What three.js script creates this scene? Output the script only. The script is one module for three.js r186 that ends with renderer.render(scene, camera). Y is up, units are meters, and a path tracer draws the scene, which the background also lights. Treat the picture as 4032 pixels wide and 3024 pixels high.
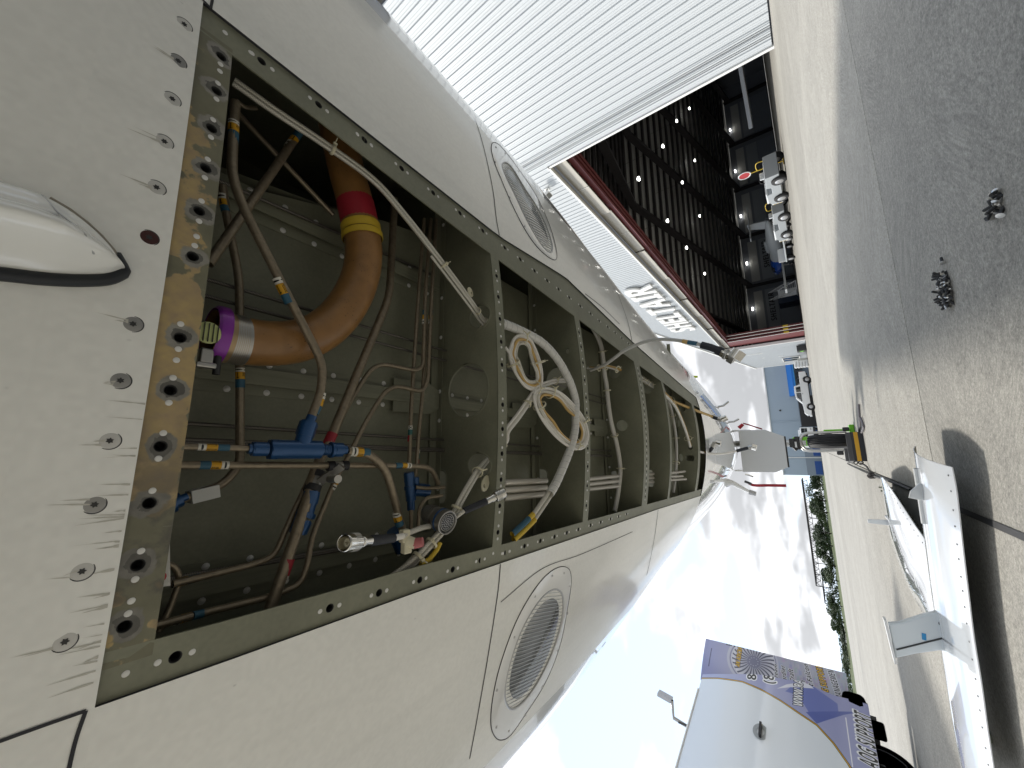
import * as THREE from 'three';
import { mergeGeometries } from 'three/addons/utils/BufferGeometryUtils.js';
import { RoundedBoxGeometry } from 'three/addons/geometries/RoundedBoxGeometry.js';
import { FontLoader } from 'three/addons/loaders/FontLoader.js';
import { TextGeometry } from 'three/addons/geometries/TextGeometry.js';

// ------------------------------------------------------------------ camera (phone held sideways, ultra wide lens)
const scene = new THREE.Scene();
const FPX = 1514.73, CAM_H = 0.40;                       // focal length in photo pixels, eye height in metres
const HOR_SLOPE = 0.146, HOR_X = 3149.76, HOR_Y = 1299.64, VP_Y = 1764.45;
const camAxes = (() => {
  const k = Math.hypot(1, HOR_SLOPE), n = [-1 / k, HOR_SLOPE / k];
  const p = Math.atan((HOR_X + HOR_SLOPE * (1512 - HOR_Y) - 2016) / k / FPX);
  const U = new THREE.Vector3(Math.cos(p) * n[0], -Math.cos(p) * n[1], -Math.sin(p));
  const hx = HOR_X + HOR_SLOPE * (VP_Y - HOR_Y);
  const f = new THREE.Vector3((hx - 2016) / FPX, -(VP_Y - 1512) / FPX, -1).normalize();
  f.addScaledVector(U, -f.dot(U)).normalize();
  return { U, f, r: new THREE.Vector3().crossVectors(f, U) };
})();
const EYE = new THREE.Vector3(0, CAM_H, 0);
const camAxis = k => new THREE.Vector3(camAxes.r[k], camAxes.U[k], -camAxes.f[k]);
const camera = new THREE.PerspectiveCamera(2 * Math.atan(1512 / FPX) * 180 / Math.PI, 4 / 3, 0.01, 1500);
camera.position.copy(EYE);
camera.up.copy(camAxis('y'));
camera.lookAt(EYE.clone().sub(camAxis('z')));
const VIEW = camAxis('z').negate();

// ------------------------------------------------------------------ sun, sky, exposure
const rad = THREE.MathUtils.degToRad;
const SUN_AZ = -48, SUN_EL = 43;
const SUN = new THREE.Vector3(Math.sin(rad(SUN_AZ)) * Math.cos(rad(SUN_EL)), Math.sin(rad(SUN_EL)), -Math.cos(rad(SUN_AZ)) * Math.cos(rad(SUN_EL)));
const sun = new THREE.DirectionalLight(new THREE.Color(1, 0.96, 0.89), 2.2);
sun.position.copy(SUN).multiplyScalar(60);
sun.castShadow = true;
sun.shadow.radius = 12;
Object.assign(sun.shadow.camera, { left: -70, right: 70, top: 70, bottom: -70, near: 1, far: 200 });
sun.shadow.mapSize.set(4096, 4096);
scene.add(sun, sun.target);

let seed = 20240607;
const rnd = () => { seed = (seed * 1664525 + 1013904223) >>> 0; return seed / 4294967296; };
const rr = (a, b) => a + (b - a) * rnd();
const clamp = (v, a = 0, b = 1) => Math.min(b, Math.max(a, v));
const smooth = (a, b, v) => { const t = clamp((v - a) / (b - a)); return t * t * (3 - 2 * t); };
const mix = (a, b, t) => a + (b - a) * t;
function hash3(x, y, z) { let h = Math.imul(x, 374761393) + Math.imul(y, 668265263) + Math.imul(z, 2147483647 ^ 0x5bd1e995); h = Math.imul(h ^ (h >>> 13), 1274126177); return ((h ^ (h >>> 16)) >>> 0) / 4294967296; }
function noise3(x, y, z) {
  const X = Math.floor(x), Y = Math.floor(y), Z = Math.floor(z); let u = x - X, v = y - Y, w = z - Z;
  u = u * u * (3 - 2 * u); v = v * v * (3 - 2 * v); w = w * w * (3 - 2 * w);
  const a = mix(mix(hash3(X, Y, Z), hash3(X + 1, Y, Z), u), mix(hash3(X, Y + 1, Z), hash3(X + 1, Y + 1, Z), u), v);
  const b = mix(mix(hash3(X, Y, Z + 1), hash3(X + 1, Y, Z + 1), u), mix(hash3(X, Y + 1, Z + 1), hash3(X + 1, Y + 1, Z + 1), u), v);
  return mix(a, b, w);
}
function fbm(x, y, z, oct) { let s = 0, a = 0.5, n = 0; for (let i = 0; i < oct; i++) { s += a * noise3(x, y, z); n += a; x = x * 2.03 + 17.1; y = y * 2.03 + 5.7; z = z * 2.03 + 9.2; a *= 0.52; } return s / n; }
const skyTexture = (() => {
  const W = 2048, H = 1024, data = new Float32Array(W * H * 4);
  for (let j = 0; j < H; j++) {
    const th = ((j + 0.5) / H - 0.5) * Math.PI, cy = Math.sin(th), cr = Math.cos(th);
    for (let i = 0; i < W; i++) {
      const ph = ((i + 0.5) / W - 0.5) * 2 * Math.PI, x = Math.cos(ph) * cr, z = Math.sin(ph) * cr, k = (j * W + i) * 4;
      const y = Math.max(cy, 0), q = 1 / (y + 0.16), px = x * q, pz = z * q;
      const toSun = clamp(x * SUN.x + cy * SUN.y + z * SUN.z, -1, 1), glow = Math.exp((toSun - 1) * 7), halo = Math.exp((toSun - 1) * 1.3);
      let c0 = mix(0.50, 0.17, Math.pow(y, 0.55)), c1 = mix(0.60, 0.32, Math.pow(y, 0.55)), c2 = mix(0.72, 0.60, Math.pow(y, 0.55));
      c0 += 0.22 * halo; c1 += 0.22 * halo; c2 += 0.20 * halo;
      let cover = 0, tone = 1;
      if (cy > -0.02) {
        const wx = fbm(px * 0.9 + 3, 1.5, pz * 0.9, 3) - 0.5, wz = fbm(px * 0.9, 7.5, pz * 0.9 + 8, 3) - 0.5;
        const n = fbm(px * 1.5 + wx * 1.3 + 11.3, 3.1, pz * 1.5 + wz * 1.3 + 4.2, 7);
        const m = fbm(px * 3.4 + wx + 1.3, 9.1, pz * 3.4 + wz + 6.6, 6);
        cover = smooth(0.36, 0.50, n + 0.10 * (m - 0.5));
        tone = mix(1.08, 0.42, smooth(0.45, 0.64, m * 0.55 + n * 0.5)) * mix(0.92, 1.08, m);
      }
      const b = 0.60 * tone * (1 + 0.9 * glow) + 0.5 * glow * glow + 0.16 * halo;
      data[k] = mix(c0, b * 0.98, cover); data[k + 1] = mix(c1, b * 1.0, cover); data[k + 2] = mix(c2, b * 1.035, cover); data[k + 3] = 1;
    }
  }
  const t = new THREE.DataTexture(data, W, H, THREE.RGBAFormat, THREE.FloatType);
  t.mapping = THREE.EquirectangularReflectionMapping; t.magFilter = t.minFilter = THREE.LinearFilter; t.wrapS = THREE.RepeatWrapping; t.needsUpdate = true;
  return t;
})();
scene.background = skyTexture;
scene.environment = skyTexture;
scene.environmentIntensity = 1;
const renderer = new THREE.WebGLRenderer({ antialias: true });
renderer.toneMapping = THREE.LinearToneMapping;
renderer.toneMappingExposure = 1.82;
renderer.shadowMap.enabled = true;
renderer.setSize(1024, 768);

// ------------------------------------------------------------------ helpers
const V = (x, y, z) => new THREE.Vector3(x, y, z);
const names = {};
const numbered = n => { const k = names[n] = (names[n] ?? -1) + 1; return k ? `${n}_${String(k).padStart(3, '0')}` : n; };
function shade(o) { o.traverse(m => { if (m.isMesh) { m.castShadow = true; m.receiveShadow = true; } }); return o; }
function thing(name, label, category, base = V(0, 0, 0), group) {
  const g = new THREE.Group(); g.name = numbered(name); g.position.copy(base); scene.add(g);
  g.userData = { label, category }; if (group) g.userData.group = group;
  return g;
}
function struct(name, geo, mat) { const m = new THREE.Mesh(geo, mat); m.name = numbered(name); m.userData.kind = 'structure'; scene.add(m); return m; }
// part with geometry in world metres, whatever the parent
function part(parent, name, geo, mat, label) {
  const m = new THREE.Mesh(geo, mat); m.name = name;
  if (parent.isGroup) m.position.copy(parent.position).negate();
  if (label) m.userData.label = label;
  parent.add(m); return m;
}
// part that shares a geometry, put at a world point with its own axis (geometry's +y) along dir
function piece(parent, name, geo, mat, at, dir, spin = 0) {
  const m = new THREE.Mesh(geo, mat); m.name = name; m.position.copy(at);
  if (parent.isGroup) m.position.sub(parent.position);
  if (dir) m.quaternion.setFromUnitVectors(V(0, 1, 0), dir.clone().normalize());
  if (spin) m.rotateY(spin);
  parent.add(m); return m;
}
// part in the thing's own axes
function lpart(parent, name, geo, mat, label) { const m = new THREE.Mesh(geo, mat); m.name = name; if (label) m.userData.label = label; parent.add(m); return m; }
const nonIdx = g => g.index ? g.toNonIndexed() : g;
function merge(list) {
  const gs = list.filter(Boolean).map(g => { const n = nonIdx(g); for (const k of Object.keys(n.attributes)) if (!['position', 'normal', 'uv'].includes(k)) n.deleteAttribute(k); if (!n.attributes.uv) n.setAttribute('uv', new THREE.BufferAttribute(new Float32Array(n.attributes.position.count * 2), 2)); return n; });
  return gs.length === 1 ? gs[0] : mergeGeometries(gs);
}
const bx = (w, h, d, x = 0, y = 0, z = 0) => new THREE.BoxGeometry(w, h, d).translate(x, y, z);
const rbx = (w, h, d, x = 0, y = 0, z = 0, r = 0.02, s = 2) => new RoundedBoxGeometry(w, h, d, s, Math.min(r, w / 2.01, h / 2.01, d / 2.01)).translate(x, y, z);
const cylGeo = (r0, r1, h, n = 20) => new THREE.CylinderGeometry(r1, r0, h, n);
function between(geoH1, a, b) {           // a geometry of unit height along y, laid from a to b
  const d = b.clone().sub(a), L = d.length(); geoH1.scale(1, L, 1);
  geoH1.applyQuaternion(new THREE.Quaternion().setFromUnitVectors(V(0, 1, 0), d.normalize()));
  const c = a.clone().add(b).multiplyScalar(0.5); return geoH1.translate(c.x, c.y, c.z);
}
const rod = (a, b, r0, r1 = r0, n = 12) => between(cylGeo(r0, r1, 1, n), a, b);
const beam = (a, b, w, h) => { const d = b.clone().sub(a), L = d.length(); const g = new THREE.BoxGeometry(w, h, L); const m = new THREE.Matrix4().lookAt(a, b, V(0, 1, 0)); g.applyMatrix4(m); const c = a.clone().add(b).multiplyScalar(0.5); return g.translate(c.x, c.y, c.z); };
function tubeGeo(pts, r, seg, n = 10, closed = false, tension = 0.5) {
  const c = new THREE.CatmullRomCurve3(pts, closed, 'centripetal', tension);
  return new THREE.TubeGeometry(c, seg ?? Math.max(8, pts.length * 8), r, n, closed);
}
function bentPath(pts, bend) {            // straight runs joined by arcs of about the given length
  const p = new THREE.CurvePath(); let cur = pts[0];
  for (let i = 1; i < pts.length; i++) {
    if (i === pts.length - 1) { p.add(new THREE.LineCurve3(cur, pts[i])); break; }
    const a = pts[i].clone().sub(pts[i - 1]), b = pts[i + 1].clone().sub(pts[i]);
    const k = Math.min(bend, a.length() * 0.45, b.length() * 0.45);
    const s = pts[i].clone().addScaledVector(a.normalize(), -k), e = pts[i].clone().addScaledVector(b.normalize(), k);
    p.add(new THREE.LineCurve3(cur, s)); p.add(new THREE.QuadraticBezierCurve3(s, pts[i], e)); cur = e;
  }
  return p;
}
function pipeGeo(pts, r, bend = 0.03, n = 12) {
  const path = bentPath(pts, bend), c = [];
  for (const k of path.curves) { const m = k.isLineCurve3 ? 1 : 6; const q = k.getPoints(m); if (c.length) q.shift(); c.push(...q); }
  return sweep(c, r, n);
}
function sweep(c, r, n = 12) {            // round tube through exact points
  const pos = [], nor = [], idx = [], uv = []; let N = null; let len = 0; const R = typeof r === 'function' ? r : () => r;
  for (let i = 0; i < c.length; i++) {
    const T = c[Math.min(i + 1, c.length - 1)].clone().sub(c[Math.max(i - 1, 0)]).normalize();
    if (!N) { N = Math.abs(T.y) < 0.9 ? V(0, 1, 0) : V(1, 0, 0); } N = N.clone().addScaledVector(T, -N.dot(T)).normalize();
    const B = new THREE.Vector3().crossVectors(T, N); if (i) len += c[i].distanceTo(c[i - 1]);
    for (let j = 0; j <= n; j++) { const a = j / n * 2 * Math.PI, d = N.clone().multiplyScalar(Math.cos(a)).addScaledVector(B, Math.sin(a)); const rad0 = R(i / (c.length - 1)); pos.push(c[i].x + d.x * rad0, c[i].y + d.y * rad0, c[i].z + d.z * rad0); nor.push(d.x, d.y, d.z); uv.push(j / n, len); }
  }
  for (let i = 0; i < c.length - 1; i++) for (let j = 0; j < n; j++) { const a = i * (n + 1) + j, b = a + n + 1; idx.push(a, a + 1, b, b, a + 1, b + 1); }
  const g = new THREE.BufferGeometry(); g.setAttribute('position', new THREE.Float32BufferAttribute(pos, 3)); g.setAttribute('normal', new THREE.Float32BufferAttribute(nor, 3)); g.setAttribute('uv', new THREE.Float32BufferAttribute(uv, 2)); g.setIndex(idx);
  return g;
}
const lathe = (pts, n = 24) => new THREE.LatheGeometry(pts.map(p => new THREE.Vector2(p[0], p[1])), n);
function extrude(pts, depth, bevel = 0, holes = []) {
  const s = new THREE.Shape(pts.map(p => new THREE.Vector2(p[0], p[1])));
  for (const h of holes) s.holes.push(new THREE.Path(h.map(p => new THREE.Vector2(p[0], p[1]))));
  return new THREE.ExtrudeGeometry(s, { depth, bevelEnabled: bevel > 0, bevelSize: bevel, bevelThickness: bevel, bevelSegments: 2, curveSegments: 10 });
}
function gridGeo(nu, nv, f, uvf) {        // f(i/nu, j/nv) -> Vector3
  const pos = [], uv = [], idx = [];
  for (let j = 0; j <= nv; j++) for (let i = 0; i <= nu; i++) { const p = f(i / nu, j / nv); pos.push(p.x, p.y, p.z); const t = uvf ? uvf(i / nu, j / nv, p) : [i / nu, j / nv]; uv.push(t[0], t[1]); }
  for (let j = 0; j < nv; j++) for (let i = 0; i < nu; i++) { const a = j * (nu + 1) + i, b = a + nu + 1; idx.push(a, a + 1, b, b, a + 1, b + 1); }
  const g = new THREE.BufferGeometry(); g.setAttribute('position', new THREE.Float32BufferAttribute(pos, 3)); g.setAttribute('uv', new THREE.Float32BufferAttribute(uv, 2)); g.setIndex(idx); g.computeVertexNormals();
  return g;
}
const ellipsePts = (cx, cy, rx, ry, n = 24, rot = 0) => Array.from({ length: n }, (_, i) => { const a = i / n * 2 * Math.PI, x = rx * Math.cos(a), y = ry * Math.sin(a); return [cx + x * Math.cos(rot) - y * Math.sin(rot), cy + x * Math.sin(rot) + y * Math.cos(rot)]; });

// photo pixels (4032 x 3024) to directions and points; zoom frames used while measuring
const frame = (ox, oy, s) => (x, y) => [ox + x / s, oy + y / s];
const zA = frame(700, 200, 2.07375), zB = frame(600, 900, 2.07375), zC = frame(1200, 1200, 2.07375), zG4 = frame(500, 1600, 1.8434), zE = frame(1200, 1700, 2.07375), zG = frame(1800, 900, 2.07375),
  zH = frame(1900, 1500, 2.765), zI = frame(2350, 1300, 2.37), zJ = frame(2500, 1450, 2.212), zK = frame(3200, 1700, 2.0733), zL = frame(2500, 2250, 1.8433), zM = frame(3300, 2300, 2.291), zQ = frame(2850, 1200, 2.37),
  zR = frame(2300, 900, 2.765), zS = frame(0, 0, 1.3825), zT = frame(0, 1200, 2.07375), zV = frame(0, 2100, 1.7955), zW = frame(1300, 0, 1.659), zX = frame(1700, 2000, 1.62), zZ = frame(3400, 500, 2.074), zD = frame(0, 0, 0.54862), zO = frame(2850, 700, 2.765), zN = frame(2900, 200, 2.765);
const rayOf = q => { const c = V((q[0] - 2016) / FPX, -(q[1] - 1512) / FPX, -1); return camAxis('x').multiplyScalar(c.x).addScaledVector(camAxis('y'), c.y).addScaledVector(camAxis('z'), c.z); };
const along = (q, t) => EYE.clone().addScaledVector(rayOf(q), t);
const atY = (q, rel) => { const d = rayOf(q); return along(q, rel / d.y); };            // rel: metres above the camera
const atGround = (q, y = 0) => atY(q, y - CAM_H);
const atD = (q, dist) => { const d = rayOf(q); return along(q, dist / -d.z); };           // on the plane `dist` ahead
const atX = (q, x) => { const d = rayOf(q); return along(q, x / d.x); };
const pxSize = (p, px) => px * p.clone().sub(EYE).dot(VIEW) / FPX;                         // photo pixels to metres at a point

// ------------------------------------------------------------------ materials
const lin = (r, g, b) => new THREE.Color().setRGB(r, g, b);
const std = (c, roughness = 0.6, metalness = 0, extra = {}) => new THREE.MeshStandardMaterial({ color: c, roughness, metalness, ...extra });
const phy = (c, roughness = 0.4, extra = {}) => new THREE.MeshPhysicalMaterial({ color: c, roughness, ...extra });
function dataTex(n, f, srgb = true, m = n) {   // f(u, v) -> [r, g, b] in 0..1 (sRGB when srgb)
  const a = new Uint8Array(n * m * 4);
  for (let j = 0; j < m; j++) for (let i = 0; i < n; i++) { const c = f(i / n, j / m), k = (j * n + i) * 4; a[k] = clamp(c[0]) * 255; a[k + 1] = clamp(c[1]) * 255; a[k + 2] = clamp(c[2]) * 255; a[k + 3] = 255; }
  const t = new THREE.DataTexture(a, n, m, THREE.RGBAFormat); t.wrapS = t.wrapT = THREE.RepeatWrapping; t.magFilter = THREE.LinearFilter; t.minFilter = THREE.LinearMipmapLinearFilter; t.generateMipmaps = true;
  if (srgb) t.colorSpace = THREE.SRGBColorSpace; t.needsUpdate = true; return t;
}
function tileNoise(u, v, f, z, oct = 4) {      // repeats at u, v = 1
  const a = u * 2 * Math.PI, b = v * 2 * Math.PI, k = f / (2 * Math.PI);
  let s = 0, amp = 0.5, n = 0; for (let o = 0; o < oct; o++) { const q = k * 2 ** o; s += amp * noise3(Math.cos(a) * q + 50 + Math.sin(b) * q, Math.sin(a) * q + 50 + z, Math.cos(b) * q + 50 + 1.7 * o); n += amp; amp *= 0.55; } return s / n;
}
function canvasTex(w, h, draw) {
  const c = document.createElement('canvas'); c.width = w; c.height = h; const x = c.getContext('2d'); draw(x, w, h);
  const t = new THREE.CanvasTexture(c); t.colorSpace = THREE.SRGBColorSpace; t.anisotropy = 8; return t;
}
// ------------------------------------------------------------------ fuselage shape
// d = metres ahead of the camera; u = metres to the right of the aircraft's centre plane
const lerpT = (t, d) => { if (d <= t[0][0]) return t[0][1]; for (let i = 1; i < t.length; i++) if (d <= t[i][0]) { const k = (d - t[i - 1][0]) / (t[i][0] - t[i - 1][0]); return mix(t[i - 1][1], t[i][1], k); } return t[t.length - 1][1]; };
function spline(t) { const c = new THREE.SplineCurve(t.map(p => new THREE.Vector2(p[0], p[1]))); const q = c.getPoints(t.length * 14).map(p => [p.x, p.y]); return d => lerpT(q, d); }
const xc = d => 0.10 - 0.012 * d;
const yb = d => CAM_H + 0.40 + 0.05 * d + 0.012 * Math.max(0, d - 2.5) ** 2;
const Rb = spline([[-3, 2.5], [-1, 2.5], [0, 2.4], [0.8, 2.0], [1.5, 1.5], [2.5, 1.12], [4, 0.93], [5.5, 0.72], [6.8, 0.5], [7.7, 0.27], [8.15, 0.06]]);
const th0 = spline([[-3, 15], [-1, 15], [0, 15.5], [0.8, 19], [1.5, 28], [2.5, 47], [4, 58], [5.5, 60], [8.15, 60]]);
const halfW = spline([[-3, 0.95], [-1, 0.95], [0, 0.95], [0.8, 0.97], [1.5, 1.0], [2.5, 0.98], [4, 0.89], [5.5, 0.70], [6.8, 0.49], [7.7, 0.265], [8.15, 0.058]]);
const midY = spline([[-3, 0.75], [0, 0.75], [1.5, 0.85], [2.5, 0.92], [4, 0.86], [5.5, 0.69], [6.8, 0.49], [7.7, 0.265], [8.15, 0.058]]);
const topY = spline([[-3, 1.85], [0, 1.85], [3, 1.85], [4.3, 1.75], [5.2, 1.35], [6.2, 1.0], [6.9, 0.8], [7.7, 0.5], [8.15, 0.11]]);
const uEnd = d => Rb(d) * Math.sin(rad(th0(d)));
const skinY = (u, d) => { const R = Rb(d); return yb(d) + R - Math.sqrt(Math.max(0.0001, R * R - u * u)); };
const onBelly = (u, d, off = 0) => V(xc(d) + u, skinY(u, d) + off, -d);
function hull(s, d) {                      // s in -3..3 round the section
  const a = Math.abs(s), g = Math.sign(s) || 1, R = Rb(d), e = uEnd(d), w = halfW(d), t0 = rad(th0(d)); let u, y;
  if (a <= 1) { u = a * e; y = R - Math.sqrt(R * R - u * u); }
  else if (a <= 2) {
    const t = a - 1, y0 = R - Math.sqrt(R * R - e * e), m = midY(d), L = (w - e) * 0.75 / Math.cos(t0);
    const p0 = [e, y0], p1 = [e + L * Math.cos(t0), y0 + L * Math.sin(t0)], p2 = [w, m - (m - y0) * 0.55], p3 = [w, m], q = 1 - t;
    u = q * q * q * p0[0] + 3 * q * q * t * p1[0] + 3 * q * t * t * p2[0] + t * t * t * p3[0];
    y = q * q * q * p0[1] + 3 * q * q * t * p1[1] + 3 * q * t * t * p2[1] + t * t * t * p3[1];
  } else { const t = (a - 2) * Math.PI / 2, m = midY(d); u = w * Math.cos(t); y = m + (topY(d) - m) * Math.sin(t); }
  return V(xc(d) + g * u, yb(d) + y, -d);
}
function toBelly(q, off = 0) {             // where a photo pixel meets the belly
  const r = rayOf(q); let a = 0.02, b = 12, hit = null;
  const f = t => { const p = EYE.clone().addScaledVector(r, t), d = -p.z; return p.y - (skinY(clamp(p.x - xc(d), -Rb(d) * 0.98, Rb(d) * 0.98), d) + off); };
  for (let t = 0.05; t < 10; t *= 1.05) if (f(t) > 0) { b = t; break; }
  a = b / 1.05; for (let i = 0; i < 40; i++) { const m = (a + b) / 2; if (f(m) > 0) b = m; else a = m; }
  const p = EYE.clone().addScaledVector(r, b), d = -p.z; return { u: p.x - xc(d), d, p };
}
const bellyNormal = (u, d) => { const a = onBelly(u + 0.002, d).sub(onBelly(u - 0.002, d)), b = onBelly(u, d + 0.002).sub(onBelly(u, d - 0.002)); return b.cross(a).normalize().multiplyScalar(1); };
{ const n = bellyNormal(0, 1); if (n.y > 0) console.log('belly normal points up'); }
const edgeFn = list => { const q = list.map(p => toBelly(zD(...p))).map(h => [h.d, h.u]).sort((a, b) => a[0] - b[0]); return d => { if (d < q[0][0]) { const s = (q[1][1] - q[0][1]) / (q[1][0] - q[0][0]); return q[0][1] + clamp(s, -0.08, 0.08) * (d - q[0][0]); } return lerpT(q, d); }; };
const inR = edgeFn([[515, 120], [700, 262], [900, 420], [1062, 545], [1255, 690], [1365, 775], [1440, 830], [1497, 873]]);
const inL = edgeFn([[320, 1392], [500, 1344], [700, 1287], [900, 1228], [1090, 1178], [1265, 1128], [1395, 1092], [1517, 1057]]);
const outR = edgeFn([[573, 110], [823, 308], [1080, 511], [1223, 599.6], [1368, 739.7], [1508, 862]]);
const outL = edgeFn([[174, 1540], [494, 1427], [933, 1268], [1082, 1217], [1422, 1100], [1523, 1068]]);
const D0I = (toBelly(zD(515, 120)).d + toBelly(zD(320, 1392)).d) / 2, D0O = (toBelly(zD(450, 18)).d + toBelly(zD(185, 1535)).d) / 2, D1 = (toBelly(zD(1503, 873)).d + toBelly(zD(1523, 1057)).d) / 2;
console.log('bay', D0O.toFixed(3), D0I.toFixed(3), D1.toFixed(3), 'R', inR(0.1).toFixed(3), inR(2).toFixed(3), outR(0.1).toFixed(3), outR(2).toFixed(3), 'L', inL(0.1).toFixed(3), inL(2).toFixed(3), outL(0.1).toFixed(3), outL(2).toFixed(3));

// paint: white with fine flow streaks, specks and rubbed dirt along the direction of flight
const paintMap = dataTex(1024, (u, v) => {
  const streak = tileNoise(u * 1, v * 0.0 + 0.2, 60, 3, 3) * 0.5 + 0.5 * fbm(u * 90, 3.3, v * 4, 3);
  const big = tileNoise(u, v, 5, 8, 4), sp = noise3(u * 420, v * 140, 4.4);
  let k = 0.945 + 0.075 * (big - 0.5) - 0.10 * Math.max(0, streak - 0.55) + 0.03 * (noise3(u * 300, v * 300, 2.2) - 0.5);
  if (sp > 0.95) k -= 0.20 * (sp - 0.955) / 0.045;
  return [k, k * 0.997, k * 0.972];
});
const matSkin = phy(lin(1, 1, 1), 0.34, { map: paintMap, clearcoat: 0.55, clearcoatRoughness: 0.10 });
const matSkinGloss = phy(lin(0.84, 0.84, 0.82), 0.22, { clearcoat: 1, clearcoatRoughness: 0.03 });
const primerMap = dataTex(512, (u, v) => { const n = tileNoise(u, v, 7, 2, 5), s = noise3(u * 200, v * 200, 1); const k = 0.9 + 0.22 * (n - 0.5) + 0.05 * (s - 0.5); return [k, k, k]; });
const matPrimer = std(lin(0.265, 0.268, 0.19), 0.5, 0, { map: primerMap }), matBay = matPrimer;
const matSeamDark = std(lin(0.03, 0.03, 0.035), 0.8);  // near-black, puts the shade of the seam grooves into colour
const matRivet = std(lin(0.72, 0.71, 0.68), 0.4, 0.15);
const matBayRivet = matRivet;
const matSteel = std(lin(0.5, 0.49, 0.46), 0.34, 0.9);
const matDarkSteel = std(lin(0.06, 0.06, 0.06), 0.5, 0.6);
const matTube = std(lin(0.36, 0.31, 0.235), 0.36, 0.55);
const matBlueAn = phy(lin(0.018, 0.075, 0.20), 0.3, { metalness: 0.35, clearcoat: 0.3 });
const matDuct = phy(lin(0.36, 0.185, 0.06), 0.42, { clearcoat: 0.25, clearcoatRoughness: 0.3 });
const matPurple = phy(lin(0.26, 0.03, 0.36), 0.35, { metalness: 0.25, clearcoat: 0.4 });
const matYellow = std(lin(0.62, 0.43, 0.035), 0.5);
const matRed = std(lin(0.36, 0.02, 0.035), 0.5);
const matNylon = phy(lin(0.74, 0.69, 0.50), 0.5, { transmission: 0.15, thickness: 0 });
const braidMap = dataTex(64, (u, v) => { const a = Math.abs(((u * 2 + v * 2) % 1) - 0.5) * 2, b = Math.abs(((u * 2 - v * 2 + 4) % 1) - 0.5) * 2; const k = 0.72 + 0.28 * Math.max(a, b); return [k, k, k * 0.97]; });
braidMap.repeat.set(3, 160);
const matBraid = std(lin(0.72, 0.69, 0.64), 0.5, 0.25, { map: braidMap });
const matWire = std(lin(0.78, 0.75, 0.69), 0.5);
const matWireTan = std(lin(0.55, 0.36, 0.12), 0.5);
const matSleeve = std(lin(0.018, 0.02, 0.026), 0.55);
const matBlack = std(lin(0.02, 0.02, 0.022), 0.6);
const matBlueTape = std(lin(0.03, 0.11, 0.17), 0.5);
const matChrome = std(lin(0.75, 0.73, 0.68), 0.16, 1);

const jet = thing('business_jet', 'white business jet with its belly access panels removed, its grey-green bay open', 'airplane', V(0.09, 0, -6.0));
// --- skin patches (each a sheet of painted metal with a turned-in edge)
function skinPatch(uA, uB, dA, dB, nu, nd, name, mat, rows) {
  const g = gridGeo(nu, nd, (i, j) => { const d = mix(dA, dB, j), u = mix(uA(d), uB(d), i); return onBelly(u, d); }, (i, j, p) => [(p.x + 2) / 1.2, -p.z / 1.2]);
  return part(jet, name, g, mat);
}
const eR = d => uEnd(d), eL = d => -uEnd(d);
const skinMatte = matSkin;
const SEAM = toBelly(zD(1070, 400)).d;      // joint between the centre fairing and the forward fuselage
skinPatch(eL, eR, -2.6, D0O, 40, 20, 'aft_belly_skin', skinMatte);
skinPatch(d => outR(d), eR, D0O, D1, 20, 60, 'belly_skin_starboard', skinMatte).name = 'side_belly_skin';
skinPatch(eL, d => outL(d), D0O, D1, 20, 60, 'side_belly_skin', skinMatte);
const GB0 = 5.56, GB1 = 6.45, GBW = 0.22;   // nose gear well
skinPatch(eL, eR, D1, GB0, 48, 70, 'forward_belly_skin', matSkinGloss); skinPatch(eL, d => -GBW, GB0, GB1, 20, 20, 'forward_belly_skin', matSkinGloss); skinPatch(d => GBW, eR, GB0, GB1, 20, 20, 'forward_belly_skin', matSkinGloss); skinPatch(eL, eR, GB1, 8.14, 48, 40, 'forward_belly_skin', matSkinGloss);
const upper = merge([-1, 1].map(g => gridGeo(34, 150, (i, j) => hull(g * (1 + 2 * i), mix(-2.6, 8.14, j)), (i, j, p) => [(p.y + 2) / 1.2, -p.z / 1.2])));
part(jet, 'fuselage_skin', upper, matSkinGloss);
part(jet, 'aft_bulkhead', (() => { const pts = []; for (let i = 0; i <= 60; i++) { const p = hull(-3 + 6 * i / 60, -2.6); pts.push([p.x, p.y]); } return new THREE.ShapeGeometry(new THREE.Shape(pts.map(p => new THREE.Vector2(...p)))).translate(0, 0, 2.6); })(), matBay);
// turned-in edges of the opening, dark strips painted in for the shaded grooves of panel seams
function lip(f, n, h) { return gridGeo(n, 1, (i, j) => { const p = f(i); p.y += j * h; return p; }); }
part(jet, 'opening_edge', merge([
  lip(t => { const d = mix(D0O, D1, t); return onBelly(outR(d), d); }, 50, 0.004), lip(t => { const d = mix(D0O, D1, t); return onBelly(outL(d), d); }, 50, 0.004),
  lip(t => onBelly(mix(outL(D0O), outR(D0O), t), D0O), 20, 0.004), lip(t => onBelly(mix(outL(D1), outR(D1), t), D1), 20, 0.004)]), matSeamDark);
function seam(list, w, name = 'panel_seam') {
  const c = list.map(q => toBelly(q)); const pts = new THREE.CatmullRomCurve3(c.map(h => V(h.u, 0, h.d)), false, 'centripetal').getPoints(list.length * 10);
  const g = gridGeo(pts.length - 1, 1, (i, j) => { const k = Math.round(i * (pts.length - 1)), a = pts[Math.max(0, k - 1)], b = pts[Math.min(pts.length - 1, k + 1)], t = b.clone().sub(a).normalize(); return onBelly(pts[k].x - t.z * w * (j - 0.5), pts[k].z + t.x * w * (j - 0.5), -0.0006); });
  return part(jet, name, g, matSeamDark);
}
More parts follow.
